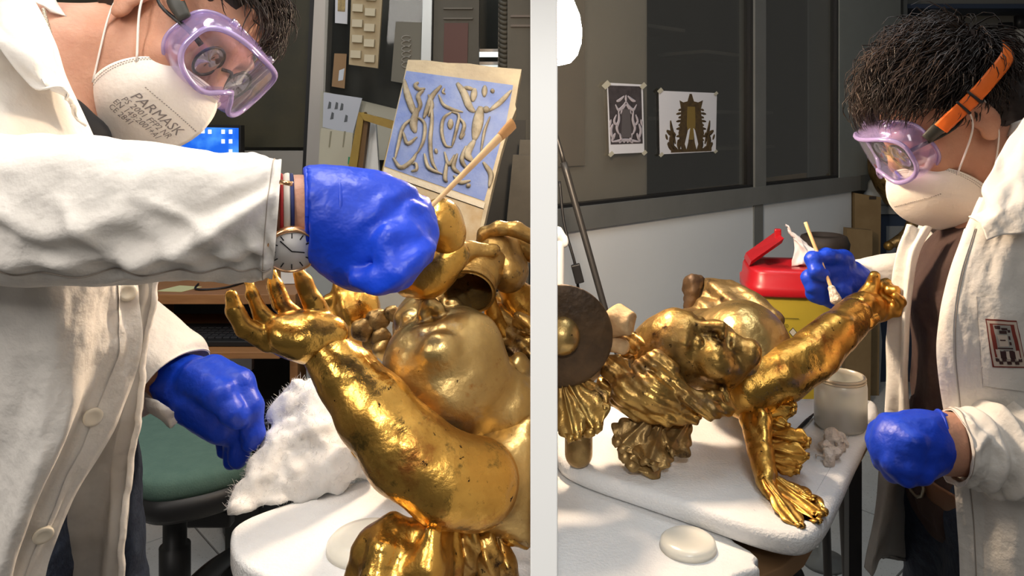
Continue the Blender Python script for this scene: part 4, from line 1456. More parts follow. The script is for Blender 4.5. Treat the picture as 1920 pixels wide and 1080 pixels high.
s.build('scroll_rim', GOLD2, o2, clip=LCLIP)
s = SD(0.0026)
s.tube([(918, 560, .78, 12), (925, 590, .78, 14), (945, 625, .785, 14), (965, 650, .79, 12)], 0.005)
s.tube([(960, 540, .81, 26), (985, 580, .82, 40), (990, 640, .83, 40), (985, 790, .86, 36)], 0.01)
s.build('scroll_foot', GOLD, o2, clip=LCLIP + [(V(0, 0, TZ), V(0, 0, -1))], disp=lambda p: 0.0012 * fbm(p, 50, 2, 8))
o3 = thing('gilded_garland', 'gilded flower garland with curled ribbon behind the raised gilded hand', 'ornament', V(-0.22, 0.9, TZ))
s = SD(0.003)
s.pell(662, 580, .90, 46, 52, 0.035, 20, 0.01)
s.tube([(622, 560, .885, 13), (640, 535, .89, 13), (665, 522, .90, 12)], 0.005)
s.tube([(700, 560, .895, 12), (690, 600, .885, 14), (660, 625, .885, 14)], 0.006)
s.tube([(665, 620, .90, 30), (690, 720, .92, 30), (690, 850, .93, 28)], 0.01)
s.build('ribbon', GOLD, o3, clip=[(V(0, 0, TZ), V(0, 0, -1))], disp=lambda p: 0.0022 * np.sin(p[:, 0] * 230 + p[:, 2] * 120) + 0.001 * fbm(p, 50, 2, 3))
for (x, y, D, r) in ((735, 588, .865, 15), (708, 602, .865, 22), (680, 618, .86, 20), (715, 632, .86, 18), (748, 612, .875, 12), (694, 640, .865, 14)):
    s = SD(0.0022)
    s.ball(x, y, D, r, 0.004)
    for k in range(5):
        a = k * 1.2566
        s.ball(x + r * 0.62 * math.cos(a), y + r * 0.62 * math.sin(a), D - 0.004, r * 0.5, 0.003)
    s.build('flower', GOLD3, o3, disp=lambda p: 0.0008 * fbm(p, 90, 2, 3))
s = SD(0.0022)
s.tube([(718, 672, .85, 6), (712, 655, .85, 13), (724, 638, .855, 8)], 0.004)
s.build('leaf', GOLDP, o3)

# ------------------------------------------------------------------ left background
# office chair
cc = thing('office_chair', 'green upholstered office chair with black base behind the lowered glove', 'chair', V(-1.15, 1.72, 0))
GREEN = mat('green_fabric', (0.085, 0.155, 0.125), 0.9, var=(0.10, 0.175, 0.14), vscale=40, bump=0.2, bscale=300)
seat = [P(215, 772, 1.95), P(330, 768, 1.98), P(455, 800, 1.90), P(472, 868, 1.75), P(462, 902, 1.66), P(400, 925, 1.60), P(310, 942, 1.56), P(262, 934, 1.57), P(220, 900, 1.62)]
s = MB()
n_ = len(seat)
sc_ = np.mean(seat, 0)
zs = 0.50
lay = []
for (sc1, z) in ((0.93, zs - 0.055), (1.0, zs - 0.03), (1.0, zs - 0.012), (0.96, zs), (0.80, zs + 0.006), (0.3, zs + 0.006)):
    o_ = np.array([sc_ + (q - sc_) * sc1 for q in seat])
    o_[:, 2] = z
    cl = crom(np.concatenate([o_, o_[:1]]), 49)[:-1]
    lay.append(cl)
v = np.concatenate(lay)
f = grid_faces(6, 48, True) + [tuple(range(48))[::-1], tuple(range(5 * 48, 6 * 48))]
obj('seat', v, f, GREEN, cc)
lay = [np.array([sc_ + (q - sc_) * k_ for q in seat]) for k_ in (0.9, 0.99, 0.99)]
for o_, z in zip(lay, (zs - 0.10, zs - 0.085, zs - 0.045)):
    o_[:, 2] = z
lay = [crom(np.concatenate([o_, o_[:1]]), 49)[:-1] for o_ in lay]
obj('seat_pan', np.concatenate(lay), grid_faces(3, 48, True) + [tuple(range(48))[::-1], tuple(range(96, 144))], BLACKP, cc)
cb = V(P(328, 960, 1.75)[0], 1.75, 0)
obj('gas_column', *lathem([(0.034, 0.08), (0.034, 0.26), (0.026, 0.262), (0.026, 0.40), (0.05, 0.41), (0.05, 0.42)], cb, (0, 0, 1), 28), BLACKP, cc)
for k in range(5):
    a = k * 1.2566 + 0.25
    d = V(math.cos(a), math.sin(a), 0)
    obj('base_arm', *tubem(np.array([cb + V(0, 0, .11), cb + d * 0.15 + V(0, 0, .10), cb + d * 0.29 + V(0, 0, .075)]), [0.035, 0.03, 0.02], 12, 10, [0.022, 0.02, 0.016]), BLACKP, cc)
    w = cb + d * 0.28 + V(0, 0, 0.030)
    obj('castor', *lathem([(0.012, -0.022), (0.029, -0.018), (0.029, 0.018), (0.012, 0.022)], w, np.cross(d, V(0, 0, 1)), 24), BLACKP, cc)
obj('lever', *boxm(P(395, 968, 1.70), (0.05, 0.016, 0.02), None, 0.005), BLACKP, cc, False)

# desk with pull-out keyboard shelf
DW = mat('orange_beech', (0.36, 0.17, 0.065), 0.5, var=(0.30, 0.135, 0.05), vscale=10, stretch=(1, 8, 8))
dk = thing('computer_desk', 'beech computer desk with keyboard shelf behind the coat', 'desk', V(-0.95, 2.5, 0))
xl, xr = P(150, 540, 2.3)[0], P(562, 540, 2.3)[0]
obj('desk_top', *boxm(V((xl + xr) / 2, 2.56, 0.715), ((xr - xl) / 2, 0.30, 0.015), None, 0.002), DW, dk, False)
obj('keyboard_shelf', *boxm(V((xl + xr) / 2, 2.40, 0.570), ((xr - xl) / 2 - 0.02, 0.22, 0.010), None, 0.002), DW, dk, False)
for x in (xl + 0.012, xr - 0.012):
    obj('side_panel', *boxm(V(x, 2.56, 0.35), (0.012, 0.28, 0.35), None, 0.001), DW, dk, False)
obj('plinth', *boxm(V((xl + xr) / 2, 2.40, 0.10), ((xr - xl) / 2 - 0.02, 0.012, 0.06), None, 0.001), DW, dk, False)
obj('back_panel', *boxm(V((xl + xr) / 2, 2.84, 0.42), ((xr - xl) / 2 - 0.02, 0.006, 0.28), None, 0.001), DARK, dk, False)
kb = thing('keyboard', 'black computer keyboard on the pull-out desk shelf', 'keyboard', V(-0.95, 2.33, 0.58))
kx0, kx1 = P(290, 600, 2.33)[0], P(515, 600, 2.33)[0]
obj('case', *boxm(V((kx0 + kx1) / 2, 2.33, 0.589), ((kx1 - kx0) / 2, 0.10, 0.0085), None, 0.003), BLACKP, kb, False)
KEY = mat('key_cap', (0.03, 0.03, 0.034), 0.4)
nx = 15
kme = None
for i in range(nx):
    for j in range(5):
        x = kx0 + 0.015 + (kx1 - kx0 - 0.03) * (i + 0.5) / nx
        o_ = obj('key', *boxm(V(x, 2.262 + j * 0.026, 0.6005), ((kx1 - kx0) / nx * 0.40, 0.0105, 0.003), None, 0.001), KEY, kb, False)
mo = thing('monitor', 'computer monitor with a blue desktop behind the mask', 'monitor', P(380, 300, 2.55))
SCR = bpy.data.materials.new('blue_desktop')
SCR.use_nodes = True
N_, L_ = SCR.node_tree.nodes, SCR.node_tree.links
tc = N_.new('ShaderNodeTexCoord')
nz = N_.new('ShaderNodeTexNoise')
nz.inputs['Scale'].default_value = 9
nz.inputs['Detail'].default_value = 4
L_.new(tc.outputs['Object'], nz.inputs[0])
cr = N_.new('ShaderNodeValToRGB')
cr.color_ramp.elements[0].position = 0.45
cr.color_ramp.elements[0].color = (0.004, 0.10, 0.62, 1)
cr.color_ramp.elements[1].position = 0.75
cr.color_ramp.elements[1].color = (0.10, 0.42, 0.95, 1)
L_.new(nz.outputs[0], cr.inputs[0])
L_.new(cr.outputs[0], N_['Principled BSDF'].inputs['Emission Color'])
L_.new(cr.outputs[0], N_['Principled BSDF'].inputs['Base Color'])
N_['Principled BSDF'].inputs['Emission Strength'].default_value = 0.9
q = lambda pts, D, th, nm, M_, pr: obj(nm, *prism([P(x, y, D) for x, y in pts], (0, th, 0)), M_, pr, False)
q([(240, 230), (452, 235), (452, 392), (240, 390)], 2.56, 0.03, 'housing', BLACKP, mo)
scr = q([(246, 236), (447, 240), (447, 384), (246, 382)], 2.557, 0.002, 'screen', SCR, mo)
ICO = emit('icon_white', (0.8, 0.86, 0.95), 0.8)
for (x, y) in ((432, 247), (432, 265), (418, 247), (393, 247), (380, 246), (432, 284), (418, 265)):
    q([(x - 3, y - 4), (x + 3.5, y - 4), (x + 3.5, y + 4), (x - 3, y + 4)], 2.554, 0.001, 'icon', ICO, scr)
obj('stand', *boxm(V(P(345, 400, 2.6)[0], 2.60, 0.83), (0.03, 0.012, 0.098), None, 0.003), BLACKP, mo, False)
obj('foot', *boxm(V(P(345, 400, 2.6)[0], 2.60, 0.7365), (0.11, 0.08, 0.006), None, 0.003), BLACKP, mo, False)
# things on and under the desk
tag(obj('sticky_note', *prism([V(P(x, 540, 2.33)[0], y, 0.7305) for x, y in ((302, 2.30), (352, 2.29), (370, 2.36), (322, 2.38))], (0, 0, 0.001)), mat('yellow_note', (0.62, 0.60, 0.30), 0.8), smooth=False), 'pale yellow note lying on the beech desk', 'note')
cbp = [V(P(x, 540, 2.34)[0], 2.34 + dy, 0.734) for x, dy in ((358, 0.05), (372, -0.02), (395, -0.03), (425, 0.0), (440, 0.08))]
tag(obj('cable', *tubem(np.array(cbp), 0.0032, 30, 8), BLACKP), 'black cable looped on the beech desk', 'cable')
tag(obj('polystyrene_block', *prism([P(526, 478, 2.4), P(562, 470, 2.4), P(600, 500, 2.4), P(597, 530, 2.4), P(585, 532.0, 2.4), P(527, 532.0, 2.4)], (0, 0.10, 0)), WHITEP, smooth=False), 'white polystyrene block standing on the desk behind the gilded fingers', 'block')
tag(obj('paper_sheet', *prism([P(408, 655, 2.5), P(472, 652, 2.5), P(472, 694, 2.5), P(412, 694, 2.5)], (0, 0.02, 0)), PAPER, smooth=False), 'white paper under the keyboard shelf', 'paper')
ba = thing('desk_box', 'small cream box beside the green chair seat', 'box', onz(445, 935, 0.5))
tag(obj('waste_bin', *lathem([(0.10, 0.0), (0.12, 0.02), (0.145, 0.34), (0.145, 0.35), (0.137, 0.35), (0.115, 0.03)], V(-0.86, 2.30, 0.0), (0, 0, 1), 36), BLACKP), 'black waste bin in the dark under the desk', 'bin')
obj('carton', *boxm(V(-0.865, 2.14, 0.20), (0.04, 0.03, 0.045), None, 0.002), mat('cream_card', (0.62, 0.58, 0.46), 0.7), ba, False)
obj('carton_foot', *boxm(V(-0.865, 2.14, 0.0765), (0.038, 0.028, 0.0765), None, 0.002), DARK, ba, False)

# relief panel leaning behind the bench
A_, B_, C_, D_ = P(765, 112, 1.74), P(978, 130, 1.74), P(888, 500, 1.62), P(690, 430, 1.62)
pn = nrm(np.cross(B_ - A_, D_ - A_))
if pn[1] > 0:
    pn = -pn


def onp(px, py, off=0.0):
    o_ = V(0, 0, H)
    d = P(px, py, 1.0) - o_
    t = np.dot(A_ - o_, pn) / np.dot(d, pn)
    return o_ + d * t + pn * off


rp = thing('relief_panel', 'carved panel of grey figures and scrolls on a blue ground', 'relief panel', (C_ + D_) / 2 - V(0, 0, 0.1))
edge = [(765, 112), (800, 113), (840, 118), (880, 119), (920, 125), (978, 130), (972, 160), (966, 196), (968, 204), (955, 235), (940, 285), (925, 345), (908, 420), (888, 500), (690, 430), (715, 330), (740, 220)]
slabm = obj('slab', *prism([onp(x, y) for x, y in edge], -pn * 0.05), mat('stone_panel', (0.36, 0.32, 0.225), 0.8, var=(0.28, 0.245, 0.18), vscale=14, bump=0.5, bscale=40), rp, False)
obj('blue_ground', *prism([onp(x, y, 0.0012) for x, y in ((762, 133), (962, 160), (950, 225), (908, 377), (721, 312))], pn * -0.001), mat('blue_fresco', (0.10, 0.15, 0.35), 0.8, var=(0.17, 0.225, 0.40), vscale=16, bump=0.3, bscale=50), rp, False)
obj('ledge', *prism([onp(x, y, 0.006) for x, y in ((721, 316), (910, 381), (907, 392), (719, 326))], pn * -0.006), mat('ledge_stone', (0.40, 0.375, 0.31), 0.8, bump=0.3, bscale=60), rp, False)
obj('lower_band', *prism([onp(x, y, 0.002) for x, y in ((718, 328), (906, 393), (890, 480), (700, 415))], pn * -0.002), mat('marbled_band', (0.34, 0.30, 0.22), 0.8, var=(0.26, 0.19, 0.10), vscale=22), rp, False)
RST = mat('relief_stone', (0.31, 0.285, 0.22), 0.8, var=(0.15, 0.13, 0.095), vscale=30, bump=0.4, bscale=80)
strokes = [([(185, 160), (200, 240), (230, 330), (250, 370)], 22), ([(200, 200), (225, 290), (255, 350)], 16), ([(405, 195), (350, 260), (320, 340), (300, 390)], 18), ([(330, 250), (350, 310), (330, 380)], 14),
           ([(270, 175), (250, 195), (275, 218), (310, 212)], 14), ([(300, 222), (268, 258), (280, 310), (262, 360)], 16), ([(262, 330), (240, 420), (252, 475)], 26),
           ([(240, 385), (180, 440), (152, 540), (128, 640)], 12), ([(255, 380), (305, 420), (300, 520), (262, 600)], 12), ([(120, 625), (165, 682), (228, 645), (262, 590)], 15),
           ([(228, 705), (258, 695), (255, 660), (232, 662)], 11), ([(178, 470), (205, 540), (262, 500)], 13), ([(345, 270), (350, 400), (340, 520), (350, 640), (382, 702)], 14),
           ([(305, 600), (330, 682), (412, 722)], 13), ([(372, 570), (378, 600)], 12), ([(425, 210), (415, 235), (430, 245)], 8), ([(390, 250), (420, 310), (480, 340), (535, 352)], 12),
           ([(468, 352), (420, 390), (408, 470), (430, 550), (470, 560)], 12), ([(468, 352), (510, 372), (500, 440), (480, 520), (468, 560)], 11), ([(462, 395), (458, 455)], 20),
           ([(505, 380), (542, 430), (522, 505), (545, 480)], 13), ([(425, 590), (450, 665), (485, 605)], 12), ([(440, 640), (428, 740), (440, 770)], 14), ([(500, 600), (478, 680), (522, 722)], 15),
           ([(552, 555), (528, 640), (572, 702)], 15), ([(500, 180), (540, 240), (572, 320), (605, 352)], 26), ([(605, 212), (592, 290)], 22), ([(540, 205), (600, 218)], 14),
           ([(665, 195), (660, 262)], 19), ([(708, 215), (712, 240)], 15), ([(640, 320), (622, 420), (602, 520)], 36), ([(655, 330), (690, 345)], 24), ([(690, 345), (760, 290), (822, 222)], 18),
           ([(602, 520), (560, 600), (592, 645)], 26), ([(695, 380), (662, 470), (640, 600)], 10), ([(655, 650), (700, 722), (690, 800)], 18), ([(480, 730), (520, 770), (580, 760)], 14), ([(560, 780), (575, 800)], 16)]
for pts, w in strokes:
    q3 = crom(np.array([onp(700 + x / 3.176, 100 + y / 3.176, 0.003) for x, y in pts]), 18)
    wd = w / 3.176 * 1.7 / 1400 * 0.92
    prof = np.sin(np.linspace(0.25, np.pi - 0.15, 18)) ** 0.6
    obj('relief_scroll', *tubem(q3, wd * prof, sides=10, raw=True, rb=0.009 * prof, ref=np.cross(pn, nrm(q3[1] - q3[0]))), RST, rp)

pedm = mat('pale_grey_carcass', (0.36, 0.37, 0.36), 0.6, var=(0.33, 0.34, 0.33), vscale=4)
pd = thing('pedestal', 'pale grey pedestal under the blue relief panel', 'pedestal', V(-0.26, 1.68, 0))
obj('box', *boxm(V(-0.265, 1.66, 0.4615), (0.125, 0.11, 0.4615), None, 0.003), pedm, pd, False)
obj('top_board', *boxm(V(-0.265, 1.66, 0.930), (0.135, 0.12, 0.0065), None, 0.002), pedm, pd, False)
sc2 = thing('low_cupboard', 'pale grey low cupboard under the yellow frame', 'cupboard', V(-0.60, 2.45, 0))
obj('carcass', *boxm(V(-0.565, 2.46, 0.50), (0.165, 0.17, 0.50), None, 0.003), pedm, sc2, False)
obj('top_board', *boxm(V(-0.565, 2.46, 1.014), (0.175, 0.18, 0.0135), None, 0.002), pedm, sc2, False)
# gold frame, boards, papers
gf = thing('picture_frame', 'empty yellow wooden frame leaning left of the blue relief panel', 'frame', P(660, 345, 2.3))
YW = mat('yellow_gilt_frame', (0.36, 0.24, 0.05), 0.45, 0.2, var=(0.29, 0.18, 0.04), vscale=20)
q([(672, 212), (683, 210), (664, 350), (646, 350)], 2.3, 0.03, 'frame_side', YW, gf)
q([(683, 210), (691, 224), (676, 350), (664, 350)], 2.31, 0.03, 'rebate', mat('frame_dark_wood', (0.16, 0.085, 0.03), 0.6), gf)  # inner edge in a darker brown
q([(672, 210), (742, 228), (738, 243), (683, 226)], 2.295, 0.03, 'frame_rail', YW, gf)
q([(738, 228), (748, 230), (720, 350), (708, 350)], 2.3, 0.03, 'frame_side', YW, gf)
q([(646, 350), (720, 350), (720, 364), (644, 364)], 2.3, 0.03, 'frame_rail', YW, gf)
tag(quad('white_board', [(690, 228), (704, 228), (712, 350), (682, 350)], 2.36, 0.02, WHITEP), 'white board seen inside the yellow frame', 'board')
cbd = thing('cream_board', 'cream board with a green label standing left of the yellow frame', 'board', P(630, 350, 2.42))
q([(602, 240), (662, 250), (652, 352), (594, 350)], 2.42, 0.02, 'sheet', mat('cream_sheet', (0.48, 0.45, 0.35), 0.6), cbd)
q([(653, 294), (659, 295), (658, 309), (652, 308)], 2.418, 0.002, 'label_tag', mat('green_label', (0.03, 0.25, 0.12), 0.6), cbd)
for x in (619, 645):
    q([(x, 246), (x + 3, 246), (x - 1, 276), (x - 3, 276)], 2.418, 0.002, 'stain', mat('stain_%d' % x, (0.25, 0.23, 0.16), 0.7), cbd)
sb = thing('sample_board', 'tan board with two columns of small pale sample blocks', 'board', P(685, 128, 2.62))
q([(660, -40), (719, -40), (708, 128), (654, 121)], 2.62, 0.015, 'sheet', mat('tan_card', (0.40, 0.33, 0.21), 0.7, var=(0.36, 0.29, 0.18), vscale=20), sb)
for r_ in range(5):
    for c_ in range(2):
        x = 662 + c_ * 24 - r_ * 0.8 + (RNG.random() - .5) * 3
        y = -22 + r_ * 29 + c_ * 8
        q([(x, y), (x + 19, y + 1), (x + 18, y + 15), (x - 1, y + 14)], 2.605, 0.015, 'sample_block', mat('pale_block_%d%d' % (r_, c_), (0.50, 0.45, 0.33), 0.6), sb)
for (nm, pts, D, col, lab) in (('postcard', [(629, -30), (653, -28), (651, 45), (628, 43)], 2.66, (0.55, 0.57, 0.62), 'white card with a small gold picture pinned beside the tan board'),
                               ('photograph', [(627, 100), (650, 101), (646, 166), (622, 162)], 2.66, (0.26, 0.16, 0.08), 'brown photograph pinned below the white card'),
                               ('drawing_sheet', [(607, 173), (679, 184), (661, 253), (605, 238)], 2.66, (0.50, 0.52, 0.58), 'white sheet with four small dark sketches'),
                               ('grey_plaque', [(742, 40), (792, 42), (790, 162), (733, 152)], 2.66, (0.15, 0.145, 0.12), 'grey plaque with faint raised tracery in the glass case')):
    e = thing(nm, lab, {'postcard': 'card', 'photograph': 'photo', 'drawing_sheet': 'paper', 'grey_plaque': 'plaque'}[nm], P(pts[3][0], pts[3][1], D))
    q(pts, D, 0.004, 'sheet', mat(nm + '_face', col, 0.7), e)
    if nm == 'postcard':
        q([(634, -20), (648, -19), (647, 22), (633, 21)], D - 0.001, 0.001, 'picture', mat('card_picture', (0.40, 0.30, 0.12), 0.6, var=(0.2, 0.15, 0.08), vscale=60), e)
    if nm == 'photograph':
        q([(636, 132), (646, 128), (643, 150), (634, 152)], D - 0.001, 0.001, 'picture', mat('photo_white', (0.50, 0.55, 0.62), 0.6), e)
    if nm == 'drawing_sheet':
        for (x, y) in ((617, 197), (622, 217), (648, 222), (640, 200), (630, 198)):
            q([(x, y - 7), (x + 4, y - 5), (x + 3, y + 6), (x - 3, y + 7)], D - 0.001, 0.001, 'sketch', mat('sketch_%d' % x, (0.10, 0.11, 0.12), 0.7), e)
    if nm == 'grey_plaque':
        for k in range(6):
            y = 72 + k * 10
            cp = [P(762 + 9 * math.cos(a), y + 5 * math.sin(a), D - 0.003) for a in np.linspace(0.3, 5.6, 12)]
            obj('tracery', *tubem(np.array(cp), 0.0022, sides=6, raw=True), mat('tracery_%d' % k, (0.26, 0.25, 0.22), 0.6), e)
# dark panelled cupboard doors
OL = mat('olive_door', (0.078, 0.072, 0.056), 0.55, var=(0.060, 0.056, 0.044), vscale=6)
dd = thing('cupboard', 'dark olive panelled cupboard with a maroon door panel and bright tube reflections', 'cupboard', V(P(855, 340, 2.66)[0], 2.66, 0))
q([(816, -150), (900, -150), (890, 885), (800, 885)], 2.66, 0.03, 'stile', OL, dd)
q([(833, 43), (878, 43), (874, 200), (829, 200)], 2.655, 0.006, 'panel', mat('maroon_panel', (0.085, 0.028, 0.022), 0.5), dd)
for y in (14, 33):
    q([(832, y), (886, y), (886, y + 3), (831, y + 3)], 2.65, 0.01, 'moulding', mat('olive_moulding_%d' % y, (0.12, 0.11, 0.09), 0.5), dd)
d2 = thing('cupboard', 'plain dark olive cupboard at the edge of the white partition', 'cupboard', V(P(970, 400, 2.5)[0], 2.5, 0))
q([(952, -150), (1006, -150), (1004, 925), (948, 925)], 2.5, 0.03, 'stile', OL, d2)
for y in (28, 46):
    q([(958, y), (1005, y), (1005, y + 4), (957, y + 4)], 2.49, 0.01, 'moulding', mat('door_moulding_%d' % y, (0.12, 0.10, 0.085), 0.5), d2)
cl_ = thing('carved_column', 'dark carved moulding strip between the cupboard doors', 'moulding', V(P(945, 330, 2.55)[0], 2.55, 0))
s = MB()
for k in range(28):
    y = -60 + k * 9
    s.add(*tubem(np.array([P(938, y, 2.55), P(946, y + 4, 2.54), P(955, y + 1, 2.55)]), 0.009, 6, 6))
s.build('beading', OL, cl_, kind='stuff')
q([(936, -150), (957, -150), (950, 915), (926, 915)], 2.555, 0.03, 'backing', OL, cl_)
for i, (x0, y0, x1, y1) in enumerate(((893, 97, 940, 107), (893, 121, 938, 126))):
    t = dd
    st_ = obj('tube_reflection', *tubem(np.array([P(x0, (y0 + y1) / 2, 2.8), P(x1, (y0 + y1) / 2, 2.8)]), m((y1 - y0) / 2, 2.8), 8, 12), emit('reflection_glow_%d' % i, (0.92, 1.0, 0.97), (1.6, 0.7)[i]), t)  # glowing tubes stand in for fluorescent reflections in the glass
    obj('reflection_backing', *boxm(P(916, y0 - 2, 2.8), (m(25, 2.8), 0.012, 0.006), None, 0.001), ALUL, st_, False)  # added backing behind each glowing reflection
# planks stacked behind the relief panel; the first is a dark sheet painting the shaded gap
PK = mat('grey_plank', (0.11, 0.10, 0.08), 0.7, var=(0.08, 0.072, 0.058), vscale=12)
for i, (pts, D, M_, lab) in enumerate((([(902, 225), (985, 225), (985, 560), (900, 560)], 2.2, DARK, 'dark sheet filling the shaded gap behind the relief panel'),
                                       ([(962, 290), (1000, 292), (990, 560), (936, 560)], 2.05, PK, 'grey brown plank leaning between the relief panel and the partition'),
                                       ([(975, 262), (1002, 262), (1002, 300), (972, 296)], 2.1, PK, 'short dark offcut above the leaning plank'))):
    tag(quad('plank', pts, D, 0.02, M_), lab, 'plank', 'planks behind the relief panel')
# ------------------------------------------------------------------ the restorer on the right, upright, cleaning the raised hand
man2 = thing('person', 'person in open lab coat and brown shirt standing at the right-hand bench', 'person', V(0.66, 1.08, 0))
h2 = Head(P(1775, 214, 1.16), V(-0.80, 0.08, -0.57), V(-0.55, -0.03, 0.83))
TH2, HP2 = P(1862, 548, 1.17), P(1868, 900, 1.12)

b = SD(0.0036)
h2.skull(b)
b.cone(h2(-0.030, -0.060, 0), P(1866, 345, 1.16), 0.056, 0.062, 0.03)
b.cone(P(1866, 345, 1.16), TH2, 0.056, 0.080, 0.02)
b.cone(TH2, HP2, 0.082, 0.085, 0.02)
b.cone(TH2 + V(0.03, -0.12, 0.02), TH2 + V(0.04, 0.14, 0.02), 0.042, 0.04, 0.02)
b.tube([(1975, 520, 1.0, 62), (1975, 800, .94, 56), (1870, 838, .90, 58), (1790, 832, .895, 48), (1750, 830, .89, 46), (1710, 838, .89, 42)], 0.02)
b.tube([(1800, 450, 1.26, 40), (1745, 530, 1.29, 36), (1640, 522, 1.305, 26), (1595, 528, 1.29, 24)], 0.008)
b.cone(HP2 + V(0, -0.07, 0), HP2 + V(0.01, -0.07, -0.20), 0.09, 0.08, 0.04)
b.cone(HP2 + V(0, 0.08, 0), HP2 + V(0.01, 0.08, -0.20), 0.09, 0.08, 0.04)
b.build('body', SKIN, man2)
make_hair(h2, man2, 'thick dark wavy hair falling over the forehead', 1.25, 3800, 1, 8, 1.2, 1.0)

s = SD(0.0055)
s.cone(P(1872, 400, 1.17), TH2, 0.066, 0.112, 0.04)
s.cone(TH2, HP2 + V(-0.01, 0, -0.01), 0.108, 0.112, 0.04)
s.cone(TH2 + V(0.03, -0.12, 0.02), TH2 + V(0.04, 0.14, 0.02), 0.062, 0.056, 0.04)
s.build('shirt', SHIRT, man2, disp=lambda p: 0.004 * np.sin(p[:, 0] * 90 + 6 * fbm(p, 9, 2, 3)) + 0.003 * fbm(p, 18, 2, 41))
s = SD(0.006)
for e in (-1, 1):
    s.cone(HP2 + V(0.0, e * 0.07, -0.02), HP2 + V(-0.005, e * 0.08, -0.36), 0.108, 0.080, 0.04)
    s.cone(HP2 + V(-0.005, e * 0.08, -0.36), HP2 + V(0.02, e * 0.085, -0.66), 0.080, 0.062, 0.03)
jn2 = s.build('jeans', JEANS, man2, disp=lambda p: 0.004 * fbm(p * V(1, 1, 2.2), 14, 3, 55))
for e in (-1, 1):
    s = SD(0.005)
    c = V(HP2[0] + 0.02, HP2[1] + e * 0.085, 0.038)
    s.cone(c, c + V(-0.17, 0, -0.008), 0.038, 0.030, 0.02)
    s.build('shoe', BLACKP, man2, clip=[(V(0, 0, 0.0), V(0, 0, -1))])
# belt with buckle
a = np.linspace(0, 2 * np.pi, 61)
bp = np.stack([HP2 + V(0.118 * math.cos(t), 0.185 * math.sin(t), 0.012 + 0.012 * math.cos(t)) for t in a])
bl = obj('belt', *tubem(bp, 0.019, sides=8, raw=True, rb=0.0022, ref=(0, 0, 1), caps=False), LEATHER, man2)
bb = HP2 + V(-0.120, 0, 0.0)
obj('buckle', *tubem(np.stack([bb + V(-0.003, 0.028 * math.cos(t), 0.022 * math.sin(t)) for t in a[::6]]), 0.0026, sides=6, raw=True, caps=False), mat('buckle_metal', (0.5, 0.45, 0.35), 0.3, 0.9), bl)

# ---- the coat, near front half
def fold2(U, W):
    return 0.008 * np.sin(W * 12 + 2.5 * U) * (0.25 + 0.75 * U) + 0.004 * n2(U, W, 4, 5, 61) + 0.002 * n2(U, W, 10, 12, 62)


v, f, cg2, cn2 = patchm([[(1838, 372, .965), (1868, 372, .945), (1930, 372, .93), (2010, 372, .96), (2080, 372, 1.05)],
                         [(1806, 440, .945), (1850, 440, .92), (1915, 440, .905), (2000, 440, .93), (2080, 440, 1.05)],
                         [(1772, 540, .935), (1825, 540, .905), (1905, 540, .89), (2000, 540, .92), (2080, 540, 1.05)],
                         [(1762, 630, .935), (1820, 630, .90), (1905, 630, .885), (2000, 630, .92), (2080, 630, 1.05)],
                         [(1768, 720, .935), (1822, 720, .905), (1905, 720, .89), (2000, 720, .92), (2080, 720, 1.05)],
                         [(1788, 850, .945), (1835, 850, .92), (1910, 850, .91), (2000, 850, .93), (2080, 850, 1.05)],
                         [(1798, 980, .95), (1845, 980, .925), (1920, 980, .91), (2000, 980, .93), (2080, 980, 1.05)],
                         [(1804, 1130, .95), (1850, 1130, .925), (1925, 1130, .91), (2000, 1130, .93), (2080, 1130, 1.05)],
                         [(1806, 1300, .95), (1850, 1300, .925), (1925, 1300, .91), (2000, 1300, .93), (2080, 1300, 1.05)]], 110, 80, 0.002, fold2)
coat2 = obj('lab_coat', v, f, COAT, man2)
pl = cg2[12:, 0:11] + cn2[12:, 0:11] * 0.0014
nu, nv = pl.shape[:2]
obj('placket', np.concatenate([pl.reshape(-1, 3), (pl - cn2[12:, 0:11] * 0.0010).reshape(-1, 3)]),
    [q for q in grid_faces(nu, nv)] + [tuple(i + nu * nv for i in q[::-1]) for q in grid_faces(nu, nv)], COAT, coat2)
sl = cg2[12:, 11] + cn2[12:, 11] * 0.0004
obj('seam', *tubem(sl, 0.0006, sides=5, raw=True), SEAM, coat2)
# collar and lapel, near side
v, f, _, _ = patchm([[(1920, 222, 1.02), (1960, 222, 1.0), (2010, 240, 1.02)],
                     [(1886, 268, .995), (1925, 285, .955), (1985, 300, .95)],
                     [(1862, 320, .965), (1905, 340, .92), (1960, 360, .90)],
                     [(1840, 358, .945), (1885, 385, .905), (1935, 430, .885)],
                     [(1846, 392, .935), (1866, 405, .905), (1880, 440, .895)],
                     [(1814, 402, .945), (1838, 420, .915), (1850, 450, .905)]], 46, 26, 0.0022,
                    lambda U, W: 0.003 * n2(U, W, 6, 4, 66) + 0.0025 * np.sin(U * 14) * W)
obj('collar', v, f, COAT, coat2)
v, f, _, _ = patchm([[(1895, 232, 1.09), (1925, 222, 1.06), (1960, 225, 1.06)], [(1888, 255, 1.09), (1915, 262, 1.06), (1950, 270, 1.06)]], 8, 12, 0.003)
obj('collar_back', v, f, COAT, coat2)
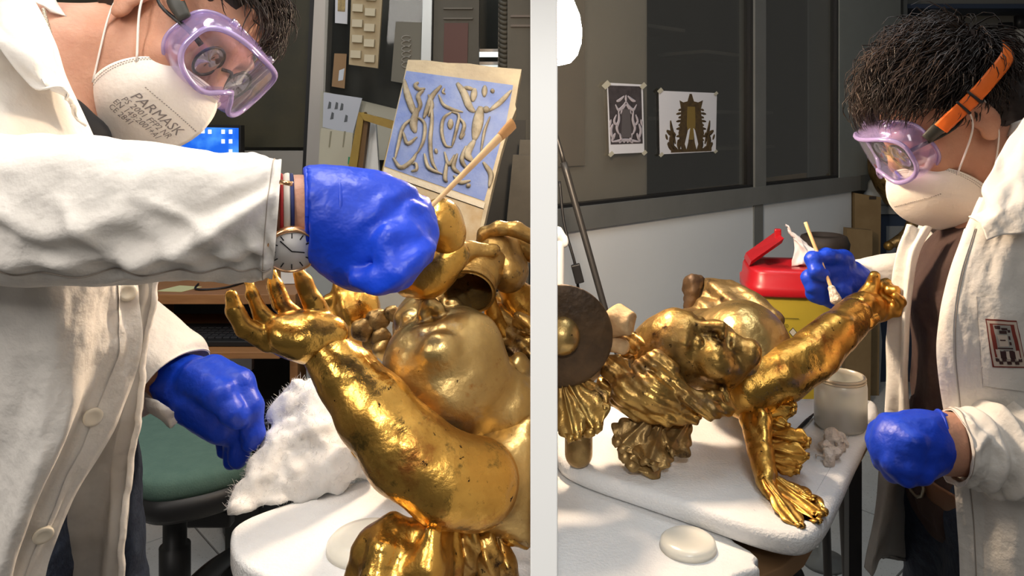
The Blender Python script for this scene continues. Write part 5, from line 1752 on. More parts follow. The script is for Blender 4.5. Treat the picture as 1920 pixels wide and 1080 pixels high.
# far front half and its hanging skirt, wrong side towards us
v, f, _, _ = patchm([[(1700, 420, 1.16), (1722, 425, 1.15), (1748, 425, 1.14)],
                     [(1684, 470, 1.16), (1702, 475, 1.14), (1722, 478, 1.13)],
                     [(1670, 560, 1.17), (1688, 560, 1.14), (1709, 560, 1.13)],
                     [(1664, 640, 1.17), (1684, 640, 1.14), (1704, 640, 1.13)],
                     [(1661, 720, 1.17), (1682, 720, 1.14), (1702, 720, 1.13)],
                     [(1656, 800, 1.17), (1682, 800, 1.15), (1708, 800, 1.14)]], 60, 24, 0.002,
                    lambda U, W: 0.006 * np.sin(W * 10) + 0.003 * n2(U, W, 5, 3, 71))
obj('front_half', v, f, COAT, coat2)
v, f, _, _ = patchm([[(1652, 800, 1.17), (1672, 800, 1.165), (1690, 800, 1.19), (1722, 800, 1.22), (1760, 800, 1.24)],
                     [(1648, 880, 1.16), (1668, 880, 1.155), (1688, 880, 1.185), (1722, 880, 1.21), (1760, 880, 1.24)],
                     [(1640, 960, 1.15), (1660, 960, 1.145), (1678, 960, 1.18), (1720, 960, 1.21), (1765, 960, 1.24)],
                     [(1626, 1030, 1.14), (1646, 1035, 1.135), (1662, 1036, 1.175), (1715, 1040, 1.21), (1768, 1046, 1.24)],
                     [(1620, 1062, 1.135), (1640, 1082, 1.13), (1654, 1046, 1.17), (1715, 1052, 1.21), (1768, 1060, 1.24)]], 60, 60, 0.002,
                    lambda U, W: 0.004 * n2(U, W, 4, 4, 73))
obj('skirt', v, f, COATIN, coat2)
# back of the coat
s = SD(0.007)
s.cone(V(0.775, 1.10, 1.03), V(0.79, 1.12, 0.80), 0.115, 0.118, 0.05)
s.cone(V(0.79, 1.12, 0.80), V(0.80, 1.12, 0.45), 0.118, 0.150, 0.05)
s.cone(P(2040, 430, 1.03), V(0.775, 1.10, 1.03), 0.070, 0.09, 0.05)
s.cone(V(0.76, 1.25, 1.03), V(0.775, 1.10, 1.03), 0.07, 0.10, 0.05)
s.build('coat_back', COAT, coat2, clip=[(V(0, 0, 0.36), V(0, 0, -1))], disp=lambda p: 0.006 * fbm(p * V(1.6, 1.6, 0.6), 9, 3, 79))
# near sleeve
SLV2 = [(2035, 430, 1.02, 90), (2025, 640, .96, 92), (1985, 800, .915, 92), (1915, 838, .900, 84), (1850, 840, .895, 76), (1800, 838, .893, 69), (1786, 837, .893, 67)]


def slv2(U, A):
    w = A / (2 * np.pi)
    return 0.003 * n2(U, np.cos(A), 9, 2, 81) + 0.0075 * np.sin(U * 60 + 2.2 * np.sin(A + 0.6)) * np.exp(-((U - 0.62) / 0.13) ** 2) + 0.003 * n2(U, np.sin(A), 16, 3, 82) \
        + creases(U, w, [(0.72, 0.30, 0.95, 0.20, 0.02, 0.005), (0.70, 0.20, 0.9, 0.35, 0.02, 0.004)])


v, f = shellm([P(x, y, D) for x, y, D, r in SLV2], [m(r, D) for x, y, D, r in SLV2], 0.0022, 120, 80, None, (1, 0, 0), slv2)
obj('sleeve', v, f, COAT, coat2)
g = v[:120 * 80].reshape(120, 80, 3)
for i in (110,):
    sl = g[i, list(range(80)) + [0]]
    obj('cuff_stitching', *tubem(sl + 0.0004 * (sl - g[i].mean(0)) / 0.05, 0.0006, sides=5, raw=True), SEAM, coat2)
# far sleeve
SLV3 = [(1800, 440, 1.25, 66), (1752, 520, 1.29, 60), (1700, 520, 1.31, 48), (1640, 520, 1.31, 40), (1600, 528, 1.305, 36)]
v, f = shellm([P(x, y, D) for x, y, D, r in SLV3], [m(r, D) for x, y, D, r in SLV3], 0.002, 50, 40, None, (0, 0, 1), lambda U, A: 0.004 * n2(U, np.cos(A), 6, 2, 91))
obj('sleeve', v, f, COAT, coat2)


# pocket and stitched emblem, laid on the coat's own surface
def on_coat(px, py, off):
    d = nrm(P(px, py, 1.0) - V(0, 0, H))
    rel = cg2.reshape(-1, 3) - V(0, 0, H)
    t = rel @ d
    e = np.linalg.norm(rel - t[:, None] * d, axis=1)
    ix = np.argsort(e)[:4]
    wgt = 1 / (e[ix] + 1e-5)
    tt = (t[ix] * wgt).sum() / wgt.sum()
    nn = cn2.reshape(-1, 3)[ix[0]]
    if np.dot(nn, d) > 0:
        nn = -nn
    return V(0, 0, H) + d * tt + nn * off


def patch_on(name, quadpx, off, M, parent, n=8, label=None):
    (a, b_, c_, d_) = [np.array(q, float) for q in quadpx]
    G = []
    for i in range(n):
        for j in range(n):
            s, t = j / (n - 1), i / (n - 1)
            q = a * (1 - s) * (1 - t) + b_ * s * (1 - t) + c_ * s * t + d_ * (1 - s) * t
            G.append(on_coat(q[0], q[1], off))
    G = np.array(G)
    low = np.array([q + V(0, 0.0009, 0) for q in G])
    fs = grid_faces(n, n)
    return obj(name, np.concatenate([G, low]), [q[::-1] for q in fs] + [tuple(i + n * n for i in q) for q in fs], M, parent, label=label)


patch_on('pocket', [(1832, 556), (1960, 566), (1975, 740), (1845, 722)], 0.0022, COAT, coat2, 12)
EQ = [np.array(q, float) for q in ((1851, 600), (1902, 603), (1919, 685), (1863, 684))]


def eq(s, t):
    return EQ[0] * (1 - s) * (1 - t) + EQ[1] * s * (1 - t) + EQ[2] * s * t + EQ[3] * (1 - s) * t


def erect(s0, t0, s1, t1):
    return [eq(s0, t0), eq(s1, t0), eq(s1, t1), eq(s0, t1)]


EC = mat('emblem_cream', (0.60, 0.50, 0.42), 0.8)
ER = mat('emblem_red', (0.20, 0.03, 0.02), 0.8)
EG = mat('emblem_grey', (0.36, 0.34, 0.31), 0.8)
ED = mat('emblem_dark', (0.05, 0.02, 0.02), 0.8)
em = patch_on('emblem', erect(-.03, -.03, 1.03, 1.03), 0.0036, ER, coat2, label='stitched red and grey emblem on the pocket')
patch_on('border', erect(0, 0, 1, 1), 0.0040, EC, em)
patch_on('field', erect(.09, .06, .91, .80), 0.0044, ER, em)
patch_on('figure', erect(.23, .08, .78, .66), 0.0048, EG, em)
patch_on('niche', erect(.30, .30, .58, .55), 0.0052, EC, em)
patch_on('niche_line', erect(.34, .40, .50, .425), 0.0056, ED, em, 4)
for a_ in ((.28, .10, .42, .17), (.45, .14, .62, .19), (.36, .20, .58, .27), (.62, .18, .72, .24), (.62, .32, .68, .40), (.62, .45, .68, .52), (.24, .58, .70, .61)):
    patch_on('figure_mark', erect(*a_), 0.0052, ED, em, 4)
patch_on('base_field', erect(.28, .64, .82, .82), 0.0048, ED, em)
for a_ in ((.16, .62, .28, .86), (.46, .66, .56, .84), (.72, .64, .86, .86)):
    patch_on('pillar', erect(*a_), 0.0052, EC, em, 4)
for i in range(7):
    for j in range(2):
        if (i + j) % 2 == 0:
            patch_on('chequer', erect(.10 + i * .115, .82 + j * .065, .10 + (i + 1) * .115, .82 + (j + 1) * .065), 0.0054, ED, em, 4)

# ---- gloves
g3 = SD(0.0024)
g3.tube([(1762, 826, .893, 50), (1735, 830, .89, 56), (1700, 838, .885, 56)], 0.012)
g3.pell(1698, 840, .880, 62, 56, 0.034, 10, 0.014)
for (pa_, pb_, pc_, pd_) in (((1668, 800, .905, 26), (1645, 830, .905, 19), (1655, 866, .895, 17), (1682, 872, .885, 16)),
                             ((1676, 812, .885, 27), (1656, 850, .878, 20), (1676, 884, .872, 18), (1704, 880, .87, 16)),
                             ((1690, 822, .868, 27), (1676, 868, .858, 20), (1702, 894, .855, 18), (1728, 884, .86, 16)),
                             ((1712, 830, .856, 25), (1708, 876, .85, 19), (1732, 890, .85, 17), (1750, 874, .857, 15))):
    g3.tube([pa_, pb_, pc_, pd_], 0.006)
g3.tube([(1700, 806, .90, 30), (1668, 798, .915, 20), (1644, 808, .918, 15), (1636, 822, .915, 11)], 0.008)
g3.cone(P(1766, 826, .893), P(1830, 826, .893), m(49, .893), m(60, .893), 0.003, 's')
g3.build('glove', BLUE, man2, disp=lambda p: 0.0014 * fbm(p, 45, 3, 93), label='dark blue nitrile glove closed in a loose fist beside the table')
a = np.linspace(0, 2 * np.pi, 41)
rp = np.stack([P(1764, 826, .892) + V(m(10, .89) * math.cos(t), m(50, .89) * math.cos(t), m(53, .89) * math.sin(t)) for t in a])
obj('glove_rim', *tubem(rp, 0.0022, sides=8, raw=True, caps=False), BLUE, man2)

g4 = SD(0.0022)
g4.tube([(1598, 528, 1.29, 38), (1575, 526, 1.285, 42), (1552, 524, 1.28, 38)], 0.010)
g4.pell(1558, 530, 1.272, 44, 42, 0.036, 0, 0.012)
g4.tube([(1580, 490, 1.27, 22), (1550, 482, 1.245, 16), (1524, 486, 1.235, 14), (1530, 508, 1.225, 13), (1544, 516, 1.225, 12)], 0.006)    # index over the swab
g4.tube([(1570, 510, 1.26, 22), (1536, 512, 1.24, 15), (1516, 520, 1.24, 13), (1522, 540, 1.235, 13)], 0.006)
g4.tube([(1566, 530, 1.255, 22), (1534, 540, 1.24, 15), (1526, 552, 1.24, 13), (1540, 560, 1.24, 12)], 0.006)
g4.tube([(1574, 548, 1.26, 18), (1552, 560, 1.245, 13), (1560, 568, 1.245, 11)], 0.006)
g4.tube([(1592, 530, 1.265, 20), (1578, 548, 1.235, 14), (1588, 552, 1.232, 10)], 0.006)      # thumb tip towards the right
g4.build('glove', BLUE, man2, disp=lambda p: 0.0011 * fbm(p, 60, 3, 97), label='blue nitrile glove pinching the cotton swab')

# ---- worn and held things
make_goggles(h2, 'lilac safety goggles with orange strap on the upright head', 1,
             [(0.050, 0.016, 0.089), (0.034, 0.022, 0.096), (0.0, 0.030, 0.1035), (-0.040, 0.040, 0.1035), (-0.088, 0.048, 0.082), (-0.135, 0.05, 0.0)])
make_spectacles(h2, 'dark spectacles behind the goggles with the orange strap')
make_mask(h2, 'plain cream respirator mask below the goggles with the orange strap', 1)

pa, pb = P(1510, 417, 1.26), P(1562, 548, 1.205)
sw = thing('cotton_swab', 'long wooden cotton swab held in the gloved fingers against the raised gilded hand', 'swab', pb)
obj('shaft', *tubem(np.array([pa, pb]), 0.0030, 12, 10), WOODS, sw)
c = SD(0.0016)
ax = nrm(pb - pa)
c.cone(pb - ax * 0.006, pb + ax * 0.012, 0.006, 0.0085, 0.004)
c.build('cotton_tip', COTTOND, sw, disp=lambda p: 0.0012 * fbm(p, 160, 3, 3))
# ------------------------------------------------------------------ right bench and what lies on it
RCLIP = [(V(0.0105, 0, 0), V(-1, 0, 0))]
tag(slab('foam_sheet', [(0.012, 1.225), (0.558, 1.225), (0.306, 0.822), (0.262, 0.806), (0.164, 0.883), (0.012, 0.992)], TZ, 0.026, FOAM, None, 0.011),
    'upper white foam sheet carrying the second gilded cherub', 'foam sheet')
tag(slab('foam_sheet', [(0.012, 1.20), (0.20, 1.10), (0.212, 0.86), (0.238, 0.825), (0.228, 0.812), (0.233, 0.80), (0.205, 0.79), (0.185, 0.772), (0.15, 0.70), (0.012, 0.55)], TZ - 0.0268, 0.022, FOAM, None, 0.006, 1),
    'lower white foam sheet under the round lid at the front of the right bench', 'foam sheet')
tb = thing('work_table', 'work table with black metal legs below the right-hand foam sheets', 'table', V(0.25, 0.95, 0))
slab('table_top', [(0.014, 1.21), (0.53, 1.21), (0.288, 0.85), (0.20, 0.80), (0.014, 0.60)], TZ - 0.049, 0.022, mat('table_board', (0.30, 0.17, 0.08), 0.6), tb, 0.002, 1)
for x, y in ((0.276, 0.853), (0.48, 1.16), (0.05, 1.16), (0.05, 0.66)):
    obj('leg', *boxm(V(x, y, 0.3645), (0.010, 0.010, 0.3645), None, 0.001), BLACKM, tb, False)
lc = onz(1290, 1026, TZ - 0.0268)
tag(obj('round_lid', *lathem([(0.001, 0.010), (0.018, 0.0102), (0.027, 0.0095), (0.0305, 0.0068), (0.032, 0.0)], lc + V(0, 0, 0.0005), (0, 0, 1), 56), ALAB),
    'round milky plastic lid lying alone on the lower foam sheet', 'lid')

# jar of cleaning liquid
jc = onz(1576, 800, TZ)
jr = m(47, jc[1])
FROST = clear('frosted_plastic', (0.95, 0.95, 0.92), 0.2, 0.72, (0.93, 0.93, 0.89), 0.25, 0.55)
ja = thing('plastic_jar', 'open frosted jar half full of pale liquid beside the gilded arm', 'jar', jc)
jh = (800 - 704) * jc[1] / F
obj('wall', *lathem([(jr * .90, 0.0), (jr, 0.006), (jr, jh * 0.80), (jr * .97, jh * 0.88), (jr * .92, jh * 0.91), (jr * .90, jh * 0.92), (jr * .90, jh), (jr * .85, jh), (jr * .85, jh * 0.9), (jr * .94, jh * 0.8), (jr * .94, 0.005), (jr * .1, 0.005)], jc + V(0, 0, 0.0006), (0, 0, 1), 56), FROST, ja)
RIMB = mat('jar_thread', (0.66, 0.56, 0.40), 0.4)
for z in (0.93, 0.985):
    a = np.linspace(0, 2 * np.pi, 57)
    obj('thread_ring', *tubem(np.stack([jc + V(jr * .915 * math.cos(t), jr * .915 * math.sin(t), jh * z) for t in a]), 0.0019, sides=8, raw=True, caps=False), RIMB, ja)
obj('liquid', *lathem([(jr * .90, 0.006), (jr * .925, 0.008), (jr * .925, jh * 0.44), (jr * .5, jh * 0.441)], jc + V(0, 0, 0.0006), (0, 0, 1), 48), mat('pale_liquid', (0.80, 0.80, 0.64), 0.15, sss=0.3, sss_col=(0.03, 0.03, 0.02)), ja)
# used cotton and brush
c = SD(0.0026)
for (x, y, r) in ((1560, 822, 20), (1576, 832, 16), (1545, 834, 16), (1560, 846, 18), (1555, 858, 13), (1536, 850, 9), (1583, 822, 9)):
    p = onz(x, y + 14, TZ)
    c.cone(p + V(0, 0, 0.008), p + V(0, 0, 0.009), m(r, p[1]) * 0.8, m(r, p[1]) * 0.8, 0.008)
tag(c.build('used_cotton', COTTOND, None, clip=[(V(0, 0, TZ + 0.0004), V(0, 0, -1))], disp=lambda p: 0.005 * fbm(p, 90, 3, 7)), 'soiled tuft of cotton in front of the frosted jar', 'cotton')
pa, pb = onz(1484, 818, TZ + 0.004), onz(1526, 776, TZ + 0.006)
br = thing('fine_brush', 'thin dark brush lying between the gilded wing and the jar', 'brush', pa)
obj('handle', *tubem(np.array([pa, pa * .4 + pb * .6, pa * .2 + pb * .8]), [0.0022, 0.003, 0.0022], 12, 8), BLACKP, br)
obj('bristles', *tubem(np.array([pa * .2 + pb * .8, pb]), [0.0024, 0.0012], 8, 8), DARKB, br)
pa, pb = onz(1500, 735, TZ + 0.004), onz(1530, 716, TZ + 0.005)
tag(obj('scalpel_handle', *tubem(np.array([pa, pb]), [0.003, 0.0045], 8, 8), BLACKP), 'short dark tool handle behind the gilded arm', 'tool')

# ---- the second cherub
c2 = thing('gilded_cherub', 'gilded cherub with curly hair and one arm stretched towards the second person', 'sculpture', V(0.22, 1.0, TZ))
b = SD(0.0032)
b.tube([(1345, 650, 1.13, 62), (1395, 655, 1.11, 82)], 0.02)
b.pell(1390, 650, 1.11, 78, 80, 0.075, 0, 0.02)
b.tube([(1385, 715, 1.06, 45), (1430, 700, 1.05, 52)], 0.02)
b.tube([(1330, 640, 1.2, 60), (1395, 640, 1.18, 66)], 0.03)
b.build('torso', GOLDP, c2, disp=lambda p: 0.002 * fbm(p, 22, 3, 15))
b = SD(0.0026)
b.tube([(1402, 728, 1.035, 58), (1465, 702, 1.035, 50), (1518, 674, 1.045, 45)], 0.004)
b.tube([(1530, 660, 1.055, 46), (1566, 626, 1.08, 41), (1602, 594, 1.112, 34)], 0.003)
b.build('arm', GOLD, c2, disp=lambda p: 0.0016 * fbm(p, 32, 2, 16))
b = SD(0.0020)
b.tube([(1600, 590, 1.13, 30), (1636, 578, 1.15, 28)], 0.006)
b.pell(1612, 570, 1.135, 30, 22, 0.022, -25, 0.008)
b.tube([(1596, 604, 1.105, 15), (1625, 603, 1.10, 14), (1640, 596, 1.105, 11)], 0.005)          # thumb along the edge
b.tube([(1622, 560, 1.16, 18), (1637, 535, 1.165, 14), (1640, 518, 1.160, 10)], 0.004)
b.tube([(1645, 552, 1.17, 16), (1660, 535, 1.168, 13), (1668, 545, 1.150, 10)], 0.004)
b.tube([(1655, 570, 1.165, 17), (1676, 552, 1.16, 13), (1678, 545, 1.145, 9)], 0.004)
b.tube([(1650, 588, 1.15, 16), (1678, 580, 1.145, 13), (1688, 566, 1.135, 10), (1680, 556, 1.13, 8)], 0.004)
b.build('hand', GOLD, c2, disp=lambda p: 0.0014 * fbm(p, 70, 2, 26))
b = SD(0.0022)
k2 = Head(P(1286, 676, 1.02), V(0.24, -0.46, 0.85), V(-0.93, 0.14, 0.33), 0.66)
k2.skull(b)
b.ell(k2(0.048, 0.040, 0), np.array((0.050, 0.050, 0.060)) * 0.69, k2.ax, 0.010)
for e in (-1, 1):
    b.ell(k2(0.055, -0.048, e * 0.040), np.array((0.030, 0.034, 0.033)) * 0.70, k2.ax, 0.012)
b.ell(k2(0.080, -0.104, 0), np.array((0.022, 0.020, 0.026)) * 0.62, k2.ax, 0.014)
b.tube([(1390, 690, 1.04, 48), (1420, 690, 1.07, 52)], 0.012)
b.build('head', GOLD2, c2, disp=lambda p: 0.0012 * fbm(p, 45, 2, 36))
b = SD(0.0026)
for q_ in ([(1172, 660, 1.02, 14), (1205, 645, 1.01, 17), (1240, 652, .99, 16), (1262, 690, .975, 13), (1275, 715, .97, 10)],
           [(1200, 690, .98, 17), (1228, 676, .97, 18), (1256, 692, .962, 16), (1275, 730, .955, 14), (1305, 750, .95, 15), (1345, 742, .955, 12)],
           [(1150, 690, 1.0, 26), (1168, 712, .99, 24), (1180, 735, .985, 20)], [(1175, 735, .97, 30), (1225, 735, .965, 40), (1270, 750, .97, 30)],
           [(1160, 752, .98, 16), (1195, 768, .97, 20), (1250, 778, .965, 20), (1300, 780, .97, 16)], [(1285, 745, .945, 14), (1330, 772, .945, 15), (1366, 766, .955, 12), (1360, 745, .965, 10)],
           [(1195, 665, 1.04, 30), (1235, 700, 1.02, 44)], [(1165, 640, 1.03, 10), (1190, 632, 1.02, 12)], [(1350, 740, .965, 9), (1356, 726, .97, 7)], [(1130, 720, 1.01, 14), (1150, 745, 1.0, 16)]):
    b.tube(q_, 0.004)
b.ball(1222, 728, .925, 16, 0.008, 's')
b.ball(1248, 752, .93, 12, 0.006, 's')
b.build('hair_locks', GOLD2, c2, disp=lambda p: 0.0012 * np.sin(p[:, 2] * 500 + p[:, 0] * 350 + 3 * fbm(p, 30, 2, 3)) + 0.001 * fbm(p, 60, 2, 5))
b = SD(0.003)
b.tube([(1318, 556, 1.33, 30), (1350, 562, 1.31, 40), (1400, 592, 1.27, 44), (1440, 610, 1.22, 30)], 0.008)
b.tube([(1290, 620, 1.28, 22), (1320, 590, 1.28, 26), (1370, 572, 1.27, 20), (1405, 585, 1.25, 14)], 0.006)
b.tube([(1300, 620, 1.25, 40), (1340, 720, 1.2, 50)], 0.02)
b.build('thigh_drapery', GOLD3, c2, clip=[(V(0, 0, TZ + .0004), V(0, 0, -1))], disp=lambda p: 0.003 * np.sin(p[:, 0] * 120 + p[:, 2] * 160) + 0.0015 * fbm(p, 50, 2, 3))
b = SD(0.003)
b.tube([(1300, 530, 1.31, 18), (1296, 575, 1.30, 15)], 0.006)
b.tube([(1288, 560, 1.32, 8), (1310, 528, 1.32, 12)], 0.006)
b.build('broken_end', BRONZE, c2, disp=lambda p: 0.003 * fbm(p, 70, 2, 3))


def leafm(base, tip, width, up, n=30, k=13, curl=0.10, lobes=3, th=0.0035, seed=0):
    """a carved leaf or feather: midrib, furrowed blade, lobed edge, with thickness"""
    base, tip = np.asarray(base, float), np.asarray(tip, float)
    ax = tip - base
    L = np.linalg.norm(ax)
    ax = ax / L
    up = nrm(np.asarray(up, float) - np.dot(up, ax) * ax)
    sd = np.cross(ax, up)
    rows = []
    for i in range(n):
        t = i / (n - 1)
        w = 1.6 * width * (0.30 + 0.95 * t) * (1 - t ** 6) ** 0.55 * (0.82 + 0.18 * abs(math.sin(lobes * math.pi * t + seed)))
        row = []
        for j in range(k):
            s = j / (k - 1) * 2 - 1
            lift = curl * L * (t ** 2) * 0.5 - 0.09 * width * s * s + 0.022 * width * math.cos(s * 9.4) + 0.07 * width * math.exp(-(s / 0.12) ** 2) + 0.03 * width * math.sin(t * 11 + s * 3 + seed)
            lag = -0.10 * L * abs(s) ** 1.5 * t
            row.append(base + ax * (t * L + lag) + sd * (s * w * 0.5) + up * lift)
        rows.append(row)
    v, f, _, _ = patchm(np.array(rows), n, k * 2, th, None, -up, True)
    return v, f


# the long gilded wing standing on the foam
stem = SD(0.0026)
stem.tube([(1392, 735, 1.045, 14), (1404, 790, 1.0, 16), (1420, 850, .955, 17), (1436, 905, .915, 18), (1462, 955, .88, 15), (1500, 988, .855, 11), (1530, 996, .84, 8)], 0.006)
stem.tube([(1412, 740, 1.03, 20), (1430, 790, .99, 16), (1436, 850, .95, 14), (1444, 890, .92, 12)], 0.008)
stem.build('wing_arm', GOLD, c2, clip=[(V(0, 0, TZ + .0004), V(0, 0, -1))], disp=lambda p: 0.0014 * fbm(p, 50, 2, 46))
for i, (x0, y0, D0, x1, y1, D1, w) in enumerate(((1402, 752, 1.03, 1496, 768, 1.00, 44), (1410, 785, 1.01, 1482, 806, .985, 40), (1418, 812, .99, 1524, 834, .95, 40), (1424, 836, .965, 1520, 862, .93, 38),
                                                 (1430, 858, .95, 1504, 884, .915, 28), (1436, 884, .925, 1552, 975, .850, 44), (1440, 905, .915, 1540, 992, .838, 40), (1432, 895, .90, 1505, 1000, .828, 34),
                                                 (1446, 890, .93, 1530, 945, .87, 30))):
    v, f = leafm(P(x0, y0, D0), P(x1, y1, D1), m(w, D1), V(0.25, -0.8, 0.55), curl=0.12, seed=i * 1.3)
    v[:, 2] = np.maximum(v[:, 2], TZ + 0.0006)
    obj('wing_feather', v, f, GOLD, c2)
# small dark wing under the hair
for i, (x0, y0, D0, x1, y1, D1, w) in enumerate(((1262, 790, .985, 1170, 872, .945, 84), (1240, 800, .975, 1215, 876, .932, 60), (1290, 790, .99, 1250, 850, .95, 52), (1215, 785, .97, 1158, 840, .955, 56))):
    v, f = leafm(P(x0, y0, D0), P(x1, y1, D1), m(w, D1), V(-0.1, -0.85, 0.5), curl=0.06, seed=i * 2.1, th=0.006)
    v[:, 2] = np.maximum(v[:, 2], TZ + 0.0006)
    obj('wing_feather', v, f, GOLD3, c2)

# ---- round dark boss with petals at the partition
o4 = thing('gilded_rosette', 'large dark disc with a pale centre knob and carved petals beside the partition', 'ornament', V(0.05, 0.97, TZ))
b = SD(0.0026)
b.pell(1050, 630, .95, 100, 98, 0.010, 0, 0.003)
b.build('disc', BRONZE, o4, clip=RCLIP)
b = SD(0.0024)
b.pell(1054, 630, .936, 34, 36, 0.022, 0, 0.003)
b.build('centre_knob', GOLDP, o4, clip=RCLIP)
for i, q_ in enumerate(([(1072, 556, 1.0, 12), (1082, 545, .99, 5)], [(1104, 590, 1.0, 20), (1126, 596, .99, 16)], [(1138, 612, .995, 24), (1160, 600, .98, 26), (1178, 606, .965, 22)], [(1060, 700, 1.0, 30), (1100, 690, 1.0, 26)],
                        [(1150, 640, .995, 20), (1165, 650, .985, 16)])):
    b = SD(0.0024)
    b.tube(q_, 0.006)
    b.build('petal', RAWWOOD, o4, clip=RCLIP + ([(P(1184, 606, .96), V(0.85, -0.5, 0))] if i == 2 else []), disp=lambda p: 0.0014 * fbm(p, 70, 2, 3))
for i, (x0, y0, D0, x1, y1, D1, w) in enumerate(((1062, 712, .955, 1118, 815, .915, 70), (1054, 722, .95, 1078, 830, .905, 46), (1075, 705, .96, 1136, 775, .93, 40))):
    v, f = leafm(P(x0, y0, D0), P(x1, y1, D1), m(w, D1), V(-0.1, -0.9, 0.3), curl=0.05, seed=i * 1.7, th=0.005)
    v[:, 2] = np.maximum(v[:, 2], TZ + 0.0006)
    v[:, 0] = np.maximum(v[:, 0], 0.0108)
    obj('leaf', v, f, GOLD2, o4)
b = SD(0.0028)
b.tube([(1085, 690, 1.0, 30), (1085, 760, .99, 26), (1085, 850, .98, 26)], 0.01)
b.build('foot', GOLD3, o4, clip=RCLIP + [(V(0, 0, TZ + .0004), V(0, 0, -1))])

# ------------------------------------------------------------------ lamp, pole, cable
lp = thing('work_lamp', 'glowing work lamp at the top beside the white partition', 'lamp', P(1120, 560, 1.75))
lpos = V(0.0225, 1.20, P(1040, 50, 1.20)[2])
GLOW = emit('lamp_glow', (1.0, 0.76, 0.53), 380.0)
obj('bulb', *lathem([(0.004, -0.062), (0.020, -0.058), (0.031, -0.046), (0.0375, -0.026), (0.0385, -0.005), (0.035, 0.018), (0.026, 0.040), (0.019, 0.055), (0.016, 0.062)], lpos, (0, 0, 1), 40), GLOW, lp)
obj('socket', *lathem([(0.018, 0.060), (0.021, 0.067), (0.021, 0.10), (0.012, 0.115)], lpos, (0, 0, 1), 28), ALUL, lp)
a = np.linspace(math.radians(110), math.radians(215), 25)
sv = np.concatenate([np.stack([lpos + V(r_ * math.cos(t), r_ * math.sin(t), z) for t in a]) for r_, z in ((0.043, -0.05), (0.043, 0.07), (0.0415, 0.07), (0.0415, -0.05))])
sf = [(k * 25 + i, k * 25 + i + 1, ((k + 1) % 4) * 25 + i + 1, ((k + 1) % 4) * 25 + i) for k in range(4) for i in range(24)] + [(0, 25, 50, 75), (24, 99, 74, 49)]
obj('added_shield', sv, sf, ALUL, lp)  # added to keep the bulb's light off the relief panel
p0, p1 = P(1057, 305, 1.70), P(1140, 600, 1.62)
ax = nrm(p1 - p0)
POLE = mat('dark_steel_pole', (0.05, 0.047, 0.044), 0.4, 0.5)
obj('pole', *tubem(np.array([p0, p0 * .5 + p1 * .5, p1]), [0.0082, 0.0075, 0.0072], 16, 12), POLE, lp)
fl = p1 + ax * (p1[2] - 0.02) / -ax[2]
obj('lower_pole', *tubem(np.array([p1, fl]), 0.0065, 8, 12), POLE, lp)
obj('gooseneck', *tubem(np.array([p0, p0 - ax * 0.12 + V(0, 0, .05), p0 + V(0.02, -0.05, 0.42), lpos + V(0.02, 0.12, 0.26), lpos + V(0, 0.02, 0.20), lpos + V(0, 0, 0.11)]), 0.005, 50, 10), POLE, lp)
for k in range(3):
    a = k * 2.094 + 0.4
    obj('foot', *tubem(np.array([fl + V(0, 0, 0.05), fl + V(0.16 * math.cos(a), 0.16 * math.sin(a), -0.012)]), 0.006, 6, 8), POLE, lp)
cbl = thing('lamp_cable', 'black hanging cable with an inline switch beside the dark pole', 'cable', P(1085, 530, 1.66))
obj('cord', *tubem(np.array([P(1049, 340, 1.70), P(1058, 420, 1.68), P(1078, 495, 1.66), P(1084, 540, 1.66), P(1096, 640, 1.66), V(P(1110, 700, 1.66)[0], 1.66, 0.02)]), 0.0032, 50, 8), BLACKP, cbl)
obj('switch', *boxm(P(1083, 513, 1.655), (0.010, 0.008, 0.021), [nrm(V(.97, 0, .25)), V(0, 1, 0), nrm(V(-.25, 0, .97))], 0.002), BLACKP, cbl, False)
b = SD(0.004)
b.tube([(1044, 440, 1.60, 16), (1056, 448, 1.60, 9)], 0.01)
b.tube([(1042, 460, 1.60, 10), (1060, 458, 1.60, 6)], 0.01)
wc_ = thing('white_cloth', 'corner of white cloth hanging at the partition edge', 'cloth', P(1050, 470, 1.6))
b.build('cloth', WHITEP, wc_, clip=RCLIP)
b = SD(0.005)
b.cone(P(1046, 455, 1.6), V(P(1046, 455, 1.6)[0], 1.6, 0.02), 0.014, 0.014, 0.01)
b.build('hanging_end', WHITEP, wc_, clip=RCLIP)

# ------------------------------------------------------------------ sharps bin on a stool
bn = thing('sharps_bin', 'yellow waste bin with red lid and a white tissue sticking out', 'bin', V(0.56, 1.85, 0.50))
byaw = math.radians(-8)
bx, by = V(math.cos(byaw), math.sin(byaw), 0), V(-math.sin(byaw), math.cos(byaw), 0)
bc = P(1478, 560, 1.80)
bc = V(bc[0], bc[1], 0)
YEL = mat('yellow_plastic', (0.56, 0.42, 0.045), 0.35, var=(0.50, 0.38, 0.05), vscale=5)
REDP = mat('red_plastic', (0.52, 0.012, 0.02), 0.32)


def ring(w, d, z, n=40, p=5.0, off=(0, 0)):
    a = np.linspace(0, 2 * np.pi, n, endpoint=False)
    x = w * np.sign(np.cos(a)) * np.abs(np.cos(a)) ** (2 / p) + off[0]
    y = d * np.sign(np.sin(a)) * np.abs(np.sin(a)) ** (2 / p) + off[1]
    return bc + x[:, None] * bx + y[:, None] * by + V(0, 0, z)


def loftm(rings, cap0=True, cap1=True):
    n = len(rings[0])
    v = np.concatenate(rings)
    f = grid_faces(len(rings), n, True)
    if cap0:
        f.append(tuple(range(n))[::-1])
    if cap1:
        f.append(tuple(range((len(rings) - 1) * n, len(rings) * n)))
    return v, f


